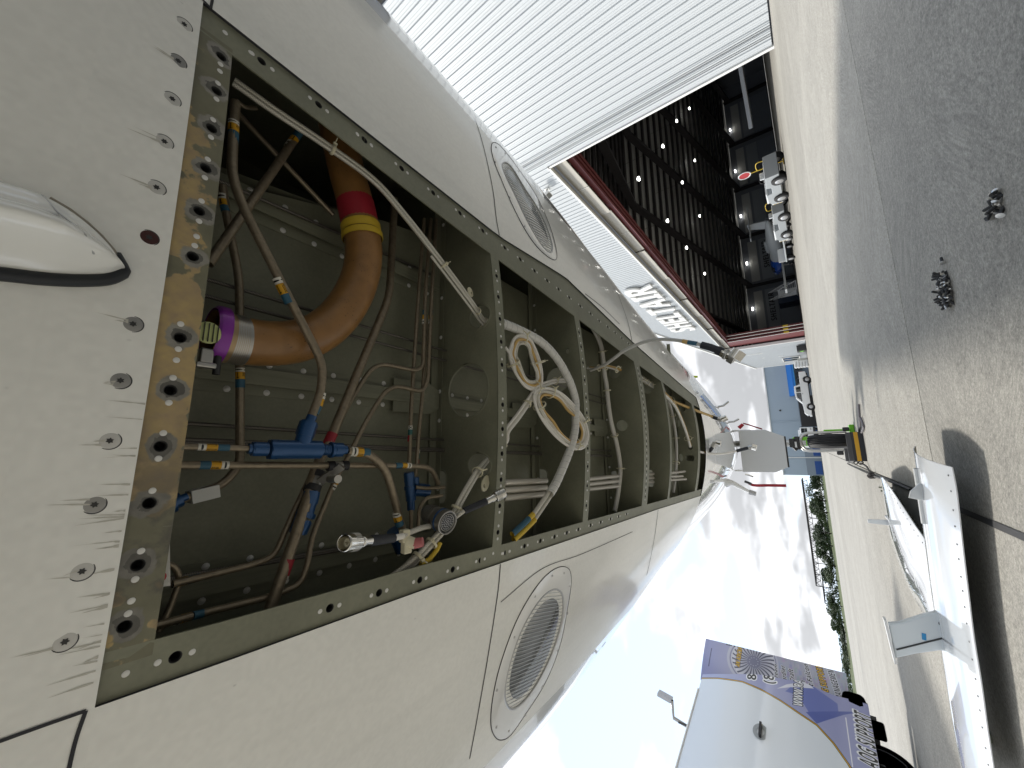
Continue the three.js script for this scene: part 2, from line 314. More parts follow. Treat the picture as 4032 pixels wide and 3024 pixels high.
seam([zD(455, 18), zD(470, -60)], 0.0024); seam([zD(185, 1535), zD(90, 1568), zD(-40, 1615)], 0.0024); seam([zD(185, 1535), zD(163, 1600), zD(140, 1700)], 0.0024); seam([zD(455, 18), zD(380, -60)], 0.0024);
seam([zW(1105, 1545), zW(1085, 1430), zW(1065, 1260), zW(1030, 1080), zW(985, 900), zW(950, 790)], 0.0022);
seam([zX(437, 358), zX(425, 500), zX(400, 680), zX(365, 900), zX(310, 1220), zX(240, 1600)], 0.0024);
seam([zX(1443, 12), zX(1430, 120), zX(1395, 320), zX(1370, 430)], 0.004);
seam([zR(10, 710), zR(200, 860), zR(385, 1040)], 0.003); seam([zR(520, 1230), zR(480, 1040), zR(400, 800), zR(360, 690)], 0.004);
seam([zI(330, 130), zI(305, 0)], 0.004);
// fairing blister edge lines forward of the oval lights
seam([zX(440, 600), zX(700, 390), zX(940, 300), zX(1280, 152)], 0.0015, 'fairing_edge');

// --- flange rails round the opening, with screw holes and rivets
const rivetGeo = lathe([[0, 0.0007], [0.0019, 0.0006], [0.0024, 0.0002], [0.0025, -0.0006]], 14);
const nutGeo = merge([lathe([[0.0044, 0], [0.0044, 0.010], [0, 0.010]], 14), lathe([[0.0047, 0.0006], [0.0036, 0.0008], [0.0036, 0.008]], 14)]);
const REC = 0.0035;                         // flange sits this far inside the outer skin
function railGeo(corner, holes, n) {        // corner(t, side) -> {u,d}; holes: [{t, s, r}] at t along, s across (0..1)
  const hs = holes.slice().sort((a, b) => a.t - b.t), cuts = [0]; for (let i = 0; i + 1 < hs.length; i++) cuts.push((hs[i].t + hs[i + 1].t) / 2); cuts.push(1);
  const pos = [], uv = []; const put = (c, off) => { const p = onBelly(c.u, c.d, REC + off); pos.push(p.x, p.y, p.z); uv.push(p.x / 0.6, -p.z / 0.6); };
  for (let i = 0; i < cuts.length - 1; i++) {
    const t0 = cuts[i], t1 = cuts[i + 1], sub = Math.max(1, Math.ceil((t1 - t0) * n)), h = hs[i];
    const outline = []; for (let k = 0; k < sub; k++) outline.push(corner(mix(t0, t1, k / sub), 0)); for (let k = 0; k < 2; k++) outline.push(corner(t1, k / 2)); for (let k = 0; k < sub; k++) outline.push(corner(mix(t1, t0, k / sub), 1)); for (let k = 0; k < 2; k++) outline.push(corner(t0, 1 - k / 2));
    const c = h && { ...h.c }, ring = c ? ellipsePts(c.u, c.d, h.r, h.r, 14).map(p => ({ u: p[0], d: p[1] })) : [];
    const sh = outline.map(p => new THREE.Vector2(p.u, p.d)), rg = ring.map(p => new THREE.Vector2(p.u, p.d));
    if (THREE.ShapeUtils.isClockWise(sh)) { sh.reverse(); outline.reverse(); } if (rg.length && !THREE.ShapeUtils.isClockWise(rg)) { rg.reverse(); ring.reverse(); }
    const all = outline.concat(ring); for (const f of THREE.ShapeUtils.triangulateShape(sh, rg.length ? [rg] : [])) for (const k of f) put(all[k], 0);
  }
  for (const side of [0, 1]) for (let k = 0; k < n; k++) { const a = corner(k / n, side), b = corner((k + 1) / n, side); put(a, 0); put(b, 0); put(b, 0.0022); put(a, 0); put(b, 0.0022); put(a, 0.0022); }
  const g = new THREE.BufferGeometry(); g.setAttribute('position', new THREE.Float32BufferAttribute(pos, 3)); g.setAttribute('uv', new THREE.Float32BufferAttribute(uv, 2)); g.computeVertexNormals(); return g;
}
function rail(name, mat, corner, tOf, holePts, rivetPts, n, label, pairStep) {
  const holes = holePts.map(q => { const c = toBelly(q, REC); return { c, t: tOf(c), r: 0.0045 }; }).filter(h => h.t > 0.01 && h.t < 0.99);
  const m = part(jet, name, railGeo(corner, holes, n), mat, label);
  const down = V(0, -1, 0);
  for (const h of holes) {
    piece(m, 'nutplate', nutGeo, matDarkSteel, onBelly(h.c.u, h.c.d, REC + 0.0005));
    if (pairStep) for (const s of [-1, 1]) { const t = h.t + s * pairStep; const a = corner(clamp(t), 0.5), b = corner(clamp(h.t), 0.5); piece(m, 'rivet', rivetGeo, matRivet, onBelly(h.c.u + a.u - b.u, h.c.d + a.d - b.d, REC), down); }
  }
  for (const q of rivetPts) { const c = toBelly(q, REC); piece(m, 'rivet', rivetGeo, matRivet, onBelly(c.u, c.d, REC), down); }
  return m;
}
// aft flange: grey-green primer worn through to tan primer and bare metal, where the photograph shows it
const aftHoles = [zS(1205, 308), zS(1180, 495), zS(1152, 698), zS(1120, 915), zS(1085, 1148), zS(1050, 1395), zT(1472, 268), zT(1393, 697), zT(1312, 1155), zT(1220, 1620), zV(975, 225), zV(880, 660)];
const aftRivets = [...[[1200, 350], [1197, 388], [1186, 453], [1178, 540], [1160, 652], [1148, 747], [1131, 867], [1115, 967], [1097, 1094], [1083, 1204], [1070, 1287], [1060, 1337]].map(p => zS(...p)), ...[[1475, 157], [1456, 362], [1440, 452], [1413, 596], [1378, 800], [1333, 1047], [1293, 1256], [1244, 1518]].map(p => zT(...p)), ...[[997, 125], [955, 325], [928, 478], [905, 567]].map(p => zV(...p))];
const aftHoleC = aftHoles.map(q => toBelly(q, REC));
const aftU0 = -0.36, aftU1 = 0.42, aftD0 = D0O - 0.01, aftD1 = D0I + 0.03;
const wornMap = dataTex(1536, (a, b) => {
  const u = mix(aftU0, aftU1, a), d = mix(aftD0, aftD1, b), w = (u - inL(0.1)) / (inR(0.1) - inL(0.1));   // 0 port .. 1 starboard
  const n1 = fbm(u * 70, 2.2, d * 70, 5), n2 = fbm(u * 190, 6.2, d * 150, 4), n3 = fbm(u * 26, 1.2, d * 26, 4), across = (d - D0O) / (D0I - D0O);
  let r = 0.50, g = 0.49, bl = 0.40; const k = 0.92 + 0.25 * (n1 - 0.5); r *= k; g *= k; bl *= k;
  let tan = -1;
  if (w > 0.13 && w < 0.56) tan = 0.85 - 1.3 * smooth(0.26, 0.15, w + 0.10 * (n3 - 0.5)) - 1.5 * smooth(0.50, 0.57, w + 0.05 * (n3 - 0.5) * 4) - 1.1 * smooth(0.72, 1, across) * smooth(0.45, 0.62, n1);
  else if (w >= 0.56) tan = 0.16 + 0.9 * (0.30 - across) - 1.4 * Math.abs(w - 0.66) + 0.1 * (w < 0.72 ? 1 : 0);
  else tan = -0.12 - 0.5 * (across - 0.35) ** 2;
  const t = smooth(-0.02, 0.06, tan * 0.5 + (n1 - 0.5) * (w > 0.30 && w < 0.56 ? 0.6 : 0.95) + (n2 - 0.5) * 0.25);
  r = mix(r, 0.71 * (0.95 + 0.2 * (n2 - 0.5)), t); g = mix(g, 0.62 * (0.95 + 0.2 * (n2 - 0.5)), t); bl = mix(bl, 0.43, t);
  const grime = smooth(0.50, 0.62, n3 * 0.45 + n1 * 0.4 + n2 * 0.15) * mix(0.65, 0.10, smooth(0.14, 0.34, w)); r = mix(r, 0.30, grime); g = mix(g, 0.29, grime); bl = mix(bl, 0.27, grime);
  let near = 9, id = 0; aftHoleC.forEach((c, i) => { const q = Math.hypot(c.u - u, c.d - d); if (q < near) { near = q; id = i; } });
  const rag = near + 0.006 * (n1 - 0.5) * 2.2 + 0.004 * (n2 - 0.5);
  if (rag < 0.0115) { const m = smooth(0.0115, 0.0095, rag), dark = rag < 0.0066 ? 0.40 : id > 7 ? 0.52 : 0.60; const v = dark * (0.9 + 0.3 * (n2 - 0.5)); r = mix(r, v, m); g = mix(g, v * 0.98, m); bl = mix(bl, v * (0.92), m); }
  const scr = noise3(u * 900, d * 60, 3.7); if (scr > 0.93) { r += 0.06; g += 0.06; bl += 0.055; }
  return [r, g, bl];
}, true, 256);
const matAft = std(lin(1, 1, 1), 0.52, 0, { map: wornMap });
const aftCorner = (t, s) => { const d = mix(D0O - 0.004, D0I, s); return { u: mix(inL(D0I) - 0.01, inR(D0I) + 0.006, t), d }; };
const aftRail = rail('aft_flange', matAft, aftCorner, c => (c.u - inL(D0I) + 0.01) / (inR(D0I) - inL(D0I) + 0.016), aftHoles, aftRivets, 40, 'flange worn to tan primer and bare metal');
{ const a = aftRail.geometry.attributes; for (let i = 0; i < a.uv.count; i++) { const d = -a.position.getZ(i), u = a.position.getX(i) - xc(d); a.uv.setXY(i, (u - aftU0) / (aftU1 - aftU0), (d - aftD0) / (aftD1 - aftD0)); } }
// side rails
const railR0 = D0O - 0.004, railTR = c => (c.d - railR0) / (D1 - railR0);
const holesR = [...[[685, 85], [1150, 440], [1525, 730]].map(p => zA(...p)), ...[[223, 912], [467, 1100], [673, 1260], [848, 1392], [997, 1507], [1140, 1617]].map(p => zW(...p)), ...[[515, 250], [632, 345], [735, 425], [828, 495], [915, 562], [1005, 632], [1090, 695], [1160, 753], [1230, 803], [1290, 850], [1345, 895], [1400, 940]].map(p => zG(...p))];
const extraR = [zS(1225, 178), zA(607, 22)];
for (let i = 0; i < 12; i++) { const d = mix(1.42, D1 - 0.05, i / 11); holesR.push(null); holesR[holesR.length - 1] = { d }; }
function resolveHoles(list, a, b, cap) { return list.filter(q => Array.isArray(q)); }
const railMat = matPrimer;
rail('side_flange', railMat, (t, s) => { const d = mix(railR0, D1, t); return { u: mix(inR(d) - 0.001, outR(d) + 0.003, s), d }; }, railTR, resolveHoles(holesR), extraR, 60, undefined, 0.0108 / (D1 - railR0));
const holesL = [zV(1240, 875), ...[[205, 1440], [607, 1315], [940, 1210], [1208, 1125], [1435, 1048], [1640, 985]].map(p => zE(...p)), ...[[310, 333], [475, 283], [592, 243], [693, 210], [783, 183], [862, 158], [935, 137], [1013, 110], [1078, 90], [1140, 70], [1192, 53], [1243, 38]].map(p => zX(...p))];
rail('side_flange', railMat, (t, s) => { const d = mix(railR0, D1, t); return { u: mix(inL(d) + 0.001, outL(d) - 0.003, s), d }; }, railTR, holesL, [zV(888, 993), zE(1538, 993), zE(1620, 993)], 60, undefined, 0.0108 / (D1 - railR0));

// --- skin screws along the aft edge
const screwHead = lathe([[0, 0.0006], [0.0052, 0.0006], [0.0059, 0.0], [0.0062, -0.0012]], 26);
const screwRim = new THREE.TorusGeometry(0.0062, 0.0004, 6, 30).rotateX(Math.PI / 2);
const starGeo = (() => { const p = []; for (let i = 0; i < 12; i++) { const a = i / 12 * 2 * Math.PI, r = i % 2 ? 0.0014 : 0.0023; p.push([r * Math.cos(a), r * Math.sin(a)]); } return extrude(p, 0.0004).rotateX(-Math.PI / 2).translate(0, 0.0006, 0); })();
const matScrew = std(lin(0.60, 0.59, 0.56), 0.45, 0.2), matScrewBare = std(lin(0.34, 0.335, 0.32), 0.4, 0.55), matScrewRed = std(lin(0.05, 0.012, 0.01), 0.5);
[[398, 53], [385, 132], [372, 214], [355, 306], [338, 405], [322, 513], [287, 700], [260, 822], [237, 952], [204, 1090], [177, 1234], [140, 1386]].forEach((q, i) => {
  const c = toBelly(zD(...q)), n = V(0, -1, 0);
  const m = piece(jet, 'panel_screw', screwHead, i === 5 ? matScrewRed : [1, 6, 7, 9].includes(i) ? matScrewBare : matScrew, onBelly(c.u, c.d, 0.0002), n, i * 0.9);
  if (i === 5) m.userData.label = 'screw with dark red sealed head';
  piece(m, 'drive_recess', starGeo, matDarkSteel, V(0, 0, 0)); piece(m, 'head_rim', screwRim, matDarkSteel, V(0, -0.0002, 0));
});
[[30, 240], [305, 40]].forEach(() => {});
// dirt that has run back from the screws and the aft edge of the opening: thin dried streaks with outlines of their own
{
  const geos = []; const streak = (q, len, w, du = 0) => { const c = toBelly(zD(...q)); const n = 10, ph = rr(0, 9); geos.push(gridGeo(n, 1, (i, j) => { const ww = w * (1 - i) * (0.5 + 0.9 * noise3(i * 7 + ph, 1, 2)); return onBelly(c.u + du * i + (j - 0.5) * ww, c.d - len * i, -0.0003); })); };
  const sc = [[385, 128], [355, 302], [338, 402], [287, 697], [260, 830], [237, 958], [204, 1085], [177, 1240], [140, 1392]];
  for (const q of sc) for (let k = 0; k < 2; k++) streak([q[0] - 10, q[1] + rr(-8, 8)], rr(0.006, 0.022), rr(0.0008, 0.0018), rr(-0.003, 0.003));
  for (let k = 0; k < 30; k++) { const t = Math.pow(rnd(), 0.6), q = [mix(330, 200, t) - 3, mix(800, 1500, t)]; streak(q, rr(0.005, 0.025), rr(0.0005, 0.0018), rr(-0.002, 0.002)); }
  part(jet, 'dirt_streaks', merge(geos), std(lin(0.56, 0.54, 0.48), 0.8)).userData.kind = 'stuff';
}
// ------------------------------------------------------------------ inside of the open bay
const roofRel = d => 0.578 + 0.028 * d;
const SIDE_R = 0.56, SIDE_L = -0.47, VOID = 0.95;
const voidX = d => mix(atY(zA(600, 1180), 0.578).x, atY(zD(905, 500), 0.59).x, smooth(0.05, 0.5, d)) - 0.02 * Math.max(0, d - 0.5);   // starboard of this line the bay opens upward
part(jet, 'bay_roof', merge([gridGeo(12, 30, (i, j) => { const d = mix(-0.35, D1 + 0.15, j); return V(mix(xc(d) + SIDE_L, voidX(d), i), CAM_H + roofRel(d), -d); }, (i, j, p) => [p.x / 0.5, p.z / 0.5]), gridGeo(4, 10, (i, j) => { const d = mix(-0.35, D1 + 0.15, j); return V(mix(voidX(d) - 0.002, xc(d) + SIDE_R, i), CAM_H + VOID, -d); }), gridGeo(1, 10, (i, j) => { const d = mix(-0.35, D1 + 0.15, j); return V(voidX(d), CAM_H + mix(roofRel(d), VOID, i), -d); })]), matBay);
for (const [s, nm] of [[SIDE_R, 'bay_side_wall'], [SIDE_L, 'bay_side_wall']]) part(jet, nm, gridGeo(1, 30, (i, j) => { const d = mix(-0.35, D1 + 0.15, j); return V(xc(d) + s, mix(skinY(s, d) + 0.003, CAM_H + (s > 0 ? VOID : roofRel(d)), i), -d); }, (i, j, p) => [p.y / 0.5, p.z / 0.5]), matBay);
for (const d of [-0.35, D1 + 0.15]) part(jet, 'bay_end_wall', gridGeo(10, 1, (i, j) => { const u = mix(SIDE_L, SIDE_R, i); return V(xc(d) + u, mix(skinY(u, d) + 0.003, CAM_H + (xc(d) + u > voidX(d) - 0.06 ? VOID : roofRel(d)), j), -d); }), matBay);
const endD = (r, l) => (toBelly(r, REC).d + toBelly(l, REC).d) / 2;
const FR = [
  [endD(zD(1060, 528), zD(1060, 1184)), endD(zD(1076, 540), zD(1081, 1178))],
  [endD(zG(945, 632), zH(1085, 1525)), endD(zG(985, 655), zH(1140, 1503))],
  [endD(zI(318, 180), zI(420, 1622)), endD(zI(368, 205), zI(467, 1612))],
  [endD(zI(565, 365), zI(665, 1560)), endD(zI(582, 375), zI(682, 1553))],
  [endD(zI(840, 580), zI(928, 1482)), endD(zI(862, 592), zI(946, 1475))]];
console.log('frames', FR.map(f => f.map(v => v.toFixed(3)).join('-')).join(' '));
const holeAt = (d, z, cx, cy, dx, dy, n = 26) => { const c = atD(z(cx, cy), d), a = atD(z(cx + dx, cy), d), b = atD(z(cx, cy + dy), d); return { cx: c.x, cy: c.y, rx: Math.hypot(b.x - c.x, b.y - c.y), ry: Math.hypot(a.x - c.x, a.y - c.y), slot: false }; };
const webHoles = [
  d => [holeAt(d, zC, 1330, 700, 172, 226), holeAt(d, zC, 1428, 95, 86, 98), holeAt(d, zC, 1424, 1310, 98, 104), { ...holeAt(d, zE, 1108, 450, 46, 140), slot: true }],
  d => [holeAt(d, zG, 822, 1235, 98, 108), { ...holeAt(d, zH, 642, 1035, 66, 84), slot: true }, holeAt(d, zG, 905, 1000, 20, 24)],
  d => [holeAt(d, zI, 165, 400, 52, 58), holeAt(d, zI, 236, 890, 56, 58), { ...holeAt(d, zI, 165, 1390, 30, 80), slot: true }],
  d => [holeAt(d, zI, 476, 535, 58, 62), { ...holeAt(d, zI, 500, 1382, 28, 84), slot: true }],
  d => [{ ...holeAt(d, zI, 795, 705, 32, 60), slot: true }, holeAt(d, zI, 758, 868, 25, 36), holeAt(d, zI, 785, 1188, 23, 38), holeAt(d, zI, 875, 1095, 26, 24), { ...holeAt(d, zI, 868, 1195, 46, 30), slot: true }, holeAt(d, zI, 670, 845, 20, 36)]];
const rivetBay = lathe([[0, 0.0022], [0.003, 0.0016], [0.0042, 0]], 10);
FR.forEach(([dA, dB], f) => {
  const pts = [], yTop = CAM_H + roofRel(dA) - 0.001;
  for (let i = 0; i <= 24; i++) { const u = mix(SIDE_L + 0.002, SIDE_R - 0.002, i / 24); pts.push([xc(dA) + u, skinY(u, dA) + 0.005]); }
  pts.push([xc(dA) + SIDE_R - 0.002, CAM_H + VOID - 0.01], [voidX(dA) + 0.004, CAM_H + VOID - 0.01], [voidX(dA) + 0.004, yTop], [xc(dA) + SIDE_L + 0.002, yTop]);
  const holes = webHoles[f](dA).map(h => { let p; const cx = h.cx, cy = clamp(h.cy, skinY(0, dA) + 0.012 + h.ry, yTop - h.ry - 0.002), ry = Math.min(h.ry, (yTop - skinY(0, dA)) / 2 - 0.01);
    if (h.slot) { p = []; const k = Math.min(h.rx, ry) * 0.8, X = h.rx, Y = ry; for (const [sx, sy, a0] of [[1, 1, 0], [-1, 1, 1], [-1, -1, 2], [1, -1, 3]]) for (let i = 0; i <= 5; i++) { const a = (a0 + i / 5) * Math.PI / 2; p.push([cx + sx * (X - k) + k * Math.cos(a), clamp(cy, skinY(0, dA) + 0.012 + ry, yTop - ry - 0.002) + sy * (Y - k) + k * Math.sin(a)]); } }
    else p = ellipsePts(cx, clamp(h.cy, skinY(0, dA) + 0.010 + ry, yTop - ry - 0.002), h.rx, ry, 28);
    return p; });
  const web = part(jet, 'bay_frame', extrude(pts, 0.0016, 0, holes).translate(0, 0, -dA - 0.0016), matBay);
  { const a = web.geometry.attributes; for (let i = 0; i < a.uv.count; i++) a.uv.setXY(i, a.position.getX(i) / 0.5, a.position.getY(i) / 0.5); }
  holes.forEach(h => part(web, 'hole_lip', sweep([...h, h[0], h[1]].map(p => V(p[0], p[1], -dA - 0.001)), 0.0022, 6), matBay));
  part(web, 'top_angle', merge([bx(SIDE_R - SIDE_L - 0.01, 0.0016, 0.018, xc(dA) + (SIDE_R + SIDE_L) / 2, yTop - 0.004, -dA + 0.010), bx(SIDE_R - SIDE_L - 0.01, 0.014, 0.0016, xc(dA) + (SIDE_R + SIDE_L) / 2, yTop - 0.011, -dA + 0.0014)]), matBay);
  // strip under the frame that the panels screw to
  const nH = [13, 11, 22, 8, 6][f], hl = [];
  const L = inL((dA + dB) / 2), R = inR((dA + dB) / 2);
  if (f === 0) [[1951, 1008], [1958, 1088], [1964, 1170], [1969, 1256], [1972, 1345], [1973, 1435], [1972, 1592], [1972.5, 1688], [1970, 1786], [1966, 1889], [1960, 1993], [1953, 2098]].forEach(q => { const c = toBelly(q, REC); hl.push({ u: c.u, d: (dA + dB) / 2 }); });
  else for (let i = 0; i < nH; i++) hl.push({ u: mix(R - 0.02, L + 0.02, (i + 0.5 + rr(-0.1, 0.1)) / nH), d: (dA + dB) / 2 });
  const tOf = c => (c.u - L) / (R - L);
  const hs = hl.map(c => ({ c, t: tOf(c), r: f < 3 ? 0.0040 : 0.0028 })).filter(h => h.t > 0.02 && h.t < 0.98);
  const st = part(jet, 'frame_strip', railGeo((t, s) => ({ u: mix(L - 0.004, R + 0.004, t), d: mix(dA, dB, s) }), hs.map(h => ({ ...h, t: (h.c.u - L + 0.004) / (R - L + 0.008) })), 26), matPrimer);
  if (f < 3) for (const h of hs) { piece(st, 'nutplate', nutGeo, matDarkSteel, onBelly(h.c.u, h.c.d, REC + 0.0005)); for (const s of [-1, 1]) piece(st, 'rivet', rivetGeo, matRivet, onBelly(h.c.u + s * 0.0105, h.c.d, REC), V(0, -1, 0)); }
  // rivets on the web and along the roof
  if (f < 3) for (let i = 0; i < 9; i++) { const x = xc(dA) + mix(SIDE_L + 0.08, SIDE_R - 0.1, (i + rr(0.2, 0.8)) / 9); piece(web, 'rivet', rivetBay, matBayRivet, V(x, yTop - 0.012, -dA + 0.002), V(0, 0, 1)); }
});
// stiffeners along the roof, with a row of rivets on each side
function roofBeam(x0, d0, x1, d1, w = 0.022, h = 0.012) {
  const P = (t, dx, dy) => { const d = mix(d0, d1, t); return V(mix(x0, x1, t) + dx, CAM_H + roofRel(d) - dy, -d); };
  const g = merge([beam(P(0, 0, h / 2), P(1, 0, h / 2), 0.003, h), beam(P(0, 0, h), P(1, 0, h), w, 0.002), beam(P(0, 0, 0.0012), P(1, 0, 0.0012), w * 2.2, 0.0015)]);
  const m = part(jet, 'roof_stiffener', g, matBay); const n = Math.round(Math.abs(d1 - d0) / 0.045);
  for (let i = 0; i < n; i++) for (const s of [-1, 1]) piece(m, 'rivet', rivetBay, matBayRivet, P((i + 0.5) / n, s * w * 0.85, 0.002), V(0, -1, 0));
}
{
  const a = atY(zB(480, 1170), 0.575), b = atY(zC(1000, 770), 0.585); roofBeam(a.x, -0.05, b.x, FR[0][0] - 0.01);
  roofBeam(b.x - 0.002, FR[0][0] + 0.02, b.x - 0.01, FR[1][0] - 0.01); roofBeam(b.x - 0.012, FR[1][0] + 0.02, b.x - 0.03, FR[2][0] - 0.01);
  const c = atY(zE(100, 1030), 0.57), e = atY(zA(900, 1340), 0.575); roofBeam(c.x, -0.05, c.x - 0.01, FR[0][0] - 0.01); roofBeam(e.x, -0.05, e.x - 0.01, FR[0][0] - 0.01);
}
// gusset plates where stiffeners meet frames
for (const [q, rel, f] of [[zH(480, 390), 0.60, 1], [zH(1260, 510), 0.61, 2], [zC(1000, 770), 0.584, 0]]) { const p = atY(q, rel); part(jet, 'gusset_plate', extrude([[-0.03, -0.06], [0.03, -0.06], [0.03, 0.02], [0.018, 0.045], [-0.018, 0.045], [-0.03, 0.02]], 0.0015).rotateX(-Math.PI / 2).translate(p.x, CAM_H + roofRel(FR[f][0]) - 0.014, -FR[f][0] + 0.05), matBay); }

// --- steel control cables
const cableMap = dataTex(64, (u, v) => { const k = 0.45 + 0.55 * Math.abs(Math.sin((u * 2 + v * 3) * Math.PI)); return [k, k, k]; }); cableMap.repeat.set(1, 220);
const matCable = std(lin(0.24, 0.22, 0.19), 0.5, 0.6, { map: cableMap });
for (const [a, b, ra] of [[zB(480, 425), zC(895, 300), 0.55], [zB(455, 555), zC(945, 403), 0.55], [zG4(440, 125), zC(1010, 1097), 0.555], [zG4(412, 240), zC(1000, 1175), 0.552], [zG4(412, 262), zC(1000, 1190), 0.552], [zG4(1030, 1122), zE(330, 945), 0.555], [zG4(1030, 1135), zE(330, 960), 0.555], [zA(520, 1140), zA(1290, 1480), 0.56]]) {
  const p = atY(a, ra), q = atY(b, ra + 0.012), e = q.clone().sub(p).normalize();
  part(jet, 'control_cable', sweep([p.clone().addScaledVector(e, -0.12), p, q, q.clone().addScaledVector(e, 1.6)], 0.0024, 8), matCable);
}
// --- air duct
{
  const P = [[452, 722, 0.502], [520, 736, 0.503], [590, 742, 0.505], [650, 735, 0.507], [705, 708, 0.51], [750, 660, 0.512], [778, 600, 0.515], [786, 545, 0.517], [781, 500, 0.52], [768, 440, 0.525], [752, 380, 0.53], [740, 330, 0.535], [728, 270, 0.54]].map(([x, y, h]) => atY(zD(x, y), h));
  const R = pxSize(P[2], 88), c = new THREE.CatmullRomCurve3(P, false, 'centripetal'), pts = c.getPoints(80);
  const dm = dataTex(256, (u, v) => { const n = fbm(u * 14, 2, v * 30, 4), s = noise3(u * 160, v * 260, 2); let k = 0.9 + 0.2 * (n - 0.5); if (s > 0.94) k -= 0.3; return [k, k * 0.99, k * 0.97]; }); dm.repeat.set(1, 3);
  matDuct.map = dm;
  const duct = part(jet, 'air_duct', sweep(pts, R, 30), matDuct, 'brown bent air duct');
  const ring = (t0, t1, k, mat, nm, label) => { const q = []; for (let i = 0; i <= 8; i++) q.push(c.getPoint(mix(t0, t1, i / 8))); return part(duct, nm, sweep(q, t => R * k * (t < 0.02 || t > 0.98 ? 0.96 : 1), 30), mat, label); };
  const tAt = (x, y) => { let b = 0, bd = 9; for (let i = 0; i <= 200; i++) { const p = c.getPoint(i / 200), e = p.distanceTo(atY(zD(x, y), p.y - CAM_H)); if (e < bd) { bd = e; b = i / 200; } } return b; };
  const t1 = tAt(781, 512), t2 = tAt(778, 492); ring(t1 - 0.012, t1 + 0.012, 1.13, matYellow, 'clamp_ring', 'yellow clamp ring'); ring(t1 + 0.016, t1 + 0.042, 1.09, matYellow, 'clamp_ring', 'yellow clamp ring'); ring(t1 + 0.048, t1 + 0.115, 1.03, matRed, 'tape_band', 'red tape band');
  const t3 = tAt(498, 732); ring(t3 - 0.02, t3 + 0.035, 1.03, std(lin(0.42, 0.30, 0.17), 0.3, 0.5), 'weld_collar', 'heat-tinted welded collar');
  for (let i = 0; i < 9; i++) ring(t3 - 0.004 + i * 0.0045, t3 + i * 0.0045, 1.045, matSteel, 'weld_bead');
  ring(0.0, t3 - 0.025, 1.14, matPurple, 'coupling_sleeve', 'purple anodised coupling'); ring(t3 - 0.045, t3 - 0.02, 1.22, matPurple, 'coupling_rim'); ring(0.004, 0.02, 1.2, matPurple, 'coupling_rim');
  // inspection window and latch on the purple coupling
  const w = atY(zB(455, 850), 0.502 - R * 1.14); part(duct, 'inspection_window', new THREE.SphereGeometry(R * 0.42, 20, 10).scale(1, 0.16, 1).translate(w.x, w.y, w.z), std(lin(0.55, 0.6, 0.25), 0.4), 'round yellow inspection window');
  for (let k = -2; k <= 2; k++) part(duct, 'window_bar', bx(R * 0.7, 0.0012, 0.0008, w.x, w.y - R * 0.08, w.z + k * R * 0.14), matDarkSteel);
  const L0 = atY(zB(440, 1040), 0.485), la = [rbx(0.016, 0.007, 0.012, L0.x, L0.y, L0.z, 0.002), rbx(0.006, 0.010, 0.018, L0.x - 0.010, L0.y, L0.z, 0.002)]; part(duct, 'latch', merge(la), matSteel); part(duct, 'latch_bolt', merge([rod(L0.clone().add(V(-0.018, 0, -0.01)), L0.clone().add(V(0.014, 0, -0.01)), 0.0035), rod(L0.clone().add(V(-0.02, 0, 0.012)), L0.clone().add(V(-0.006, 0, 0.012)), 0.003)]), matDarkSteel);
}
// --- printed marker tape on the lines
const bandTex = {};
function bandMat(kind) {
  if (bandTex[kind]) return bandTex[kind];
  const text = kind.slice(2);
  const t = canvasTex(128, 128, (x, w, h) => {
    if (kind[0] === 'w') { x.fillStyle = '#e4e0d4'; x.fillRect(0, 0, w, h); x.fillStyle = '#111'; for (let i = 0; i < 3; i++) { x.beginPath(); x.arc(22 + i * 43, 64, 19, 0, 7); x.fill(); } }
    else if (kind[0] === 'x') { x.fillStyle = '#e4e0d4'; x.fillRect(0, 0, w, h); x.strokeStyle = '#111'; x.lineWidth = 9; for (let i = 0; i < 3; i++) { x.beginPath(); x.moveTo(6 + i * 43, 20); x.lineTo(38 + i * 43, 108); x.moveTo(38 + i * 43, 20); x.lineTo(6 + i * 43, 108); x.stroke(); } }
    else if (kind[0] === 'y') { x.fillStyle = '#d9a21c'; x.fillRect(0, 0, w, h); x.fillStyle = '#1c1505'; x.strokeStyle = '#1c1505'; x.lineWidth = 4; x.font = 'bold 24px sans-serif'; for (let i = 0; i < 2; i++) { x.save(); x.translate(26 + i * 64, 122); x.rotate(-Math.PI / 2); x.fillText(text, 0, 0); x.restore(); x.beginPath(); x.moveTo(46 + i * 64, 118); x.lineTo(46 + i * 64, 14); x.lineTo(40 + i * 64, 30); x.moveTo(46 + i * 64, 14); x.lineTo(52 + i * 64, 30); x.stroke(); } }
  });
  return bandTex[kind] = std(lin(0.92, 0.92, 0.92), 0.45, 0, { map: t });
}
const solidBand = { b: matBlueTape, r: matRed, g: std(lin(0.03, 0.13, 0.12), 0.5), B: matBlack };
function bands(line, z, rel, r, list) {
  for (const [x0, y0, x1, y1, kind] of list) {
    const a = Array.isArray(rel) ? atY(z(x0, y0), rel[0]) : atY(z(x0, y0), rel), b = atY(z(x1, y1), Array.isArray(rel) ? rel[1] : rel);
    part(line, 'marker_band', between(new THREE.CylinderGeometry(r * 1.06, r * 1.06, 1, 18, 1, false), a, b), solidBand[kind] || bandMat(kind));
  }
}
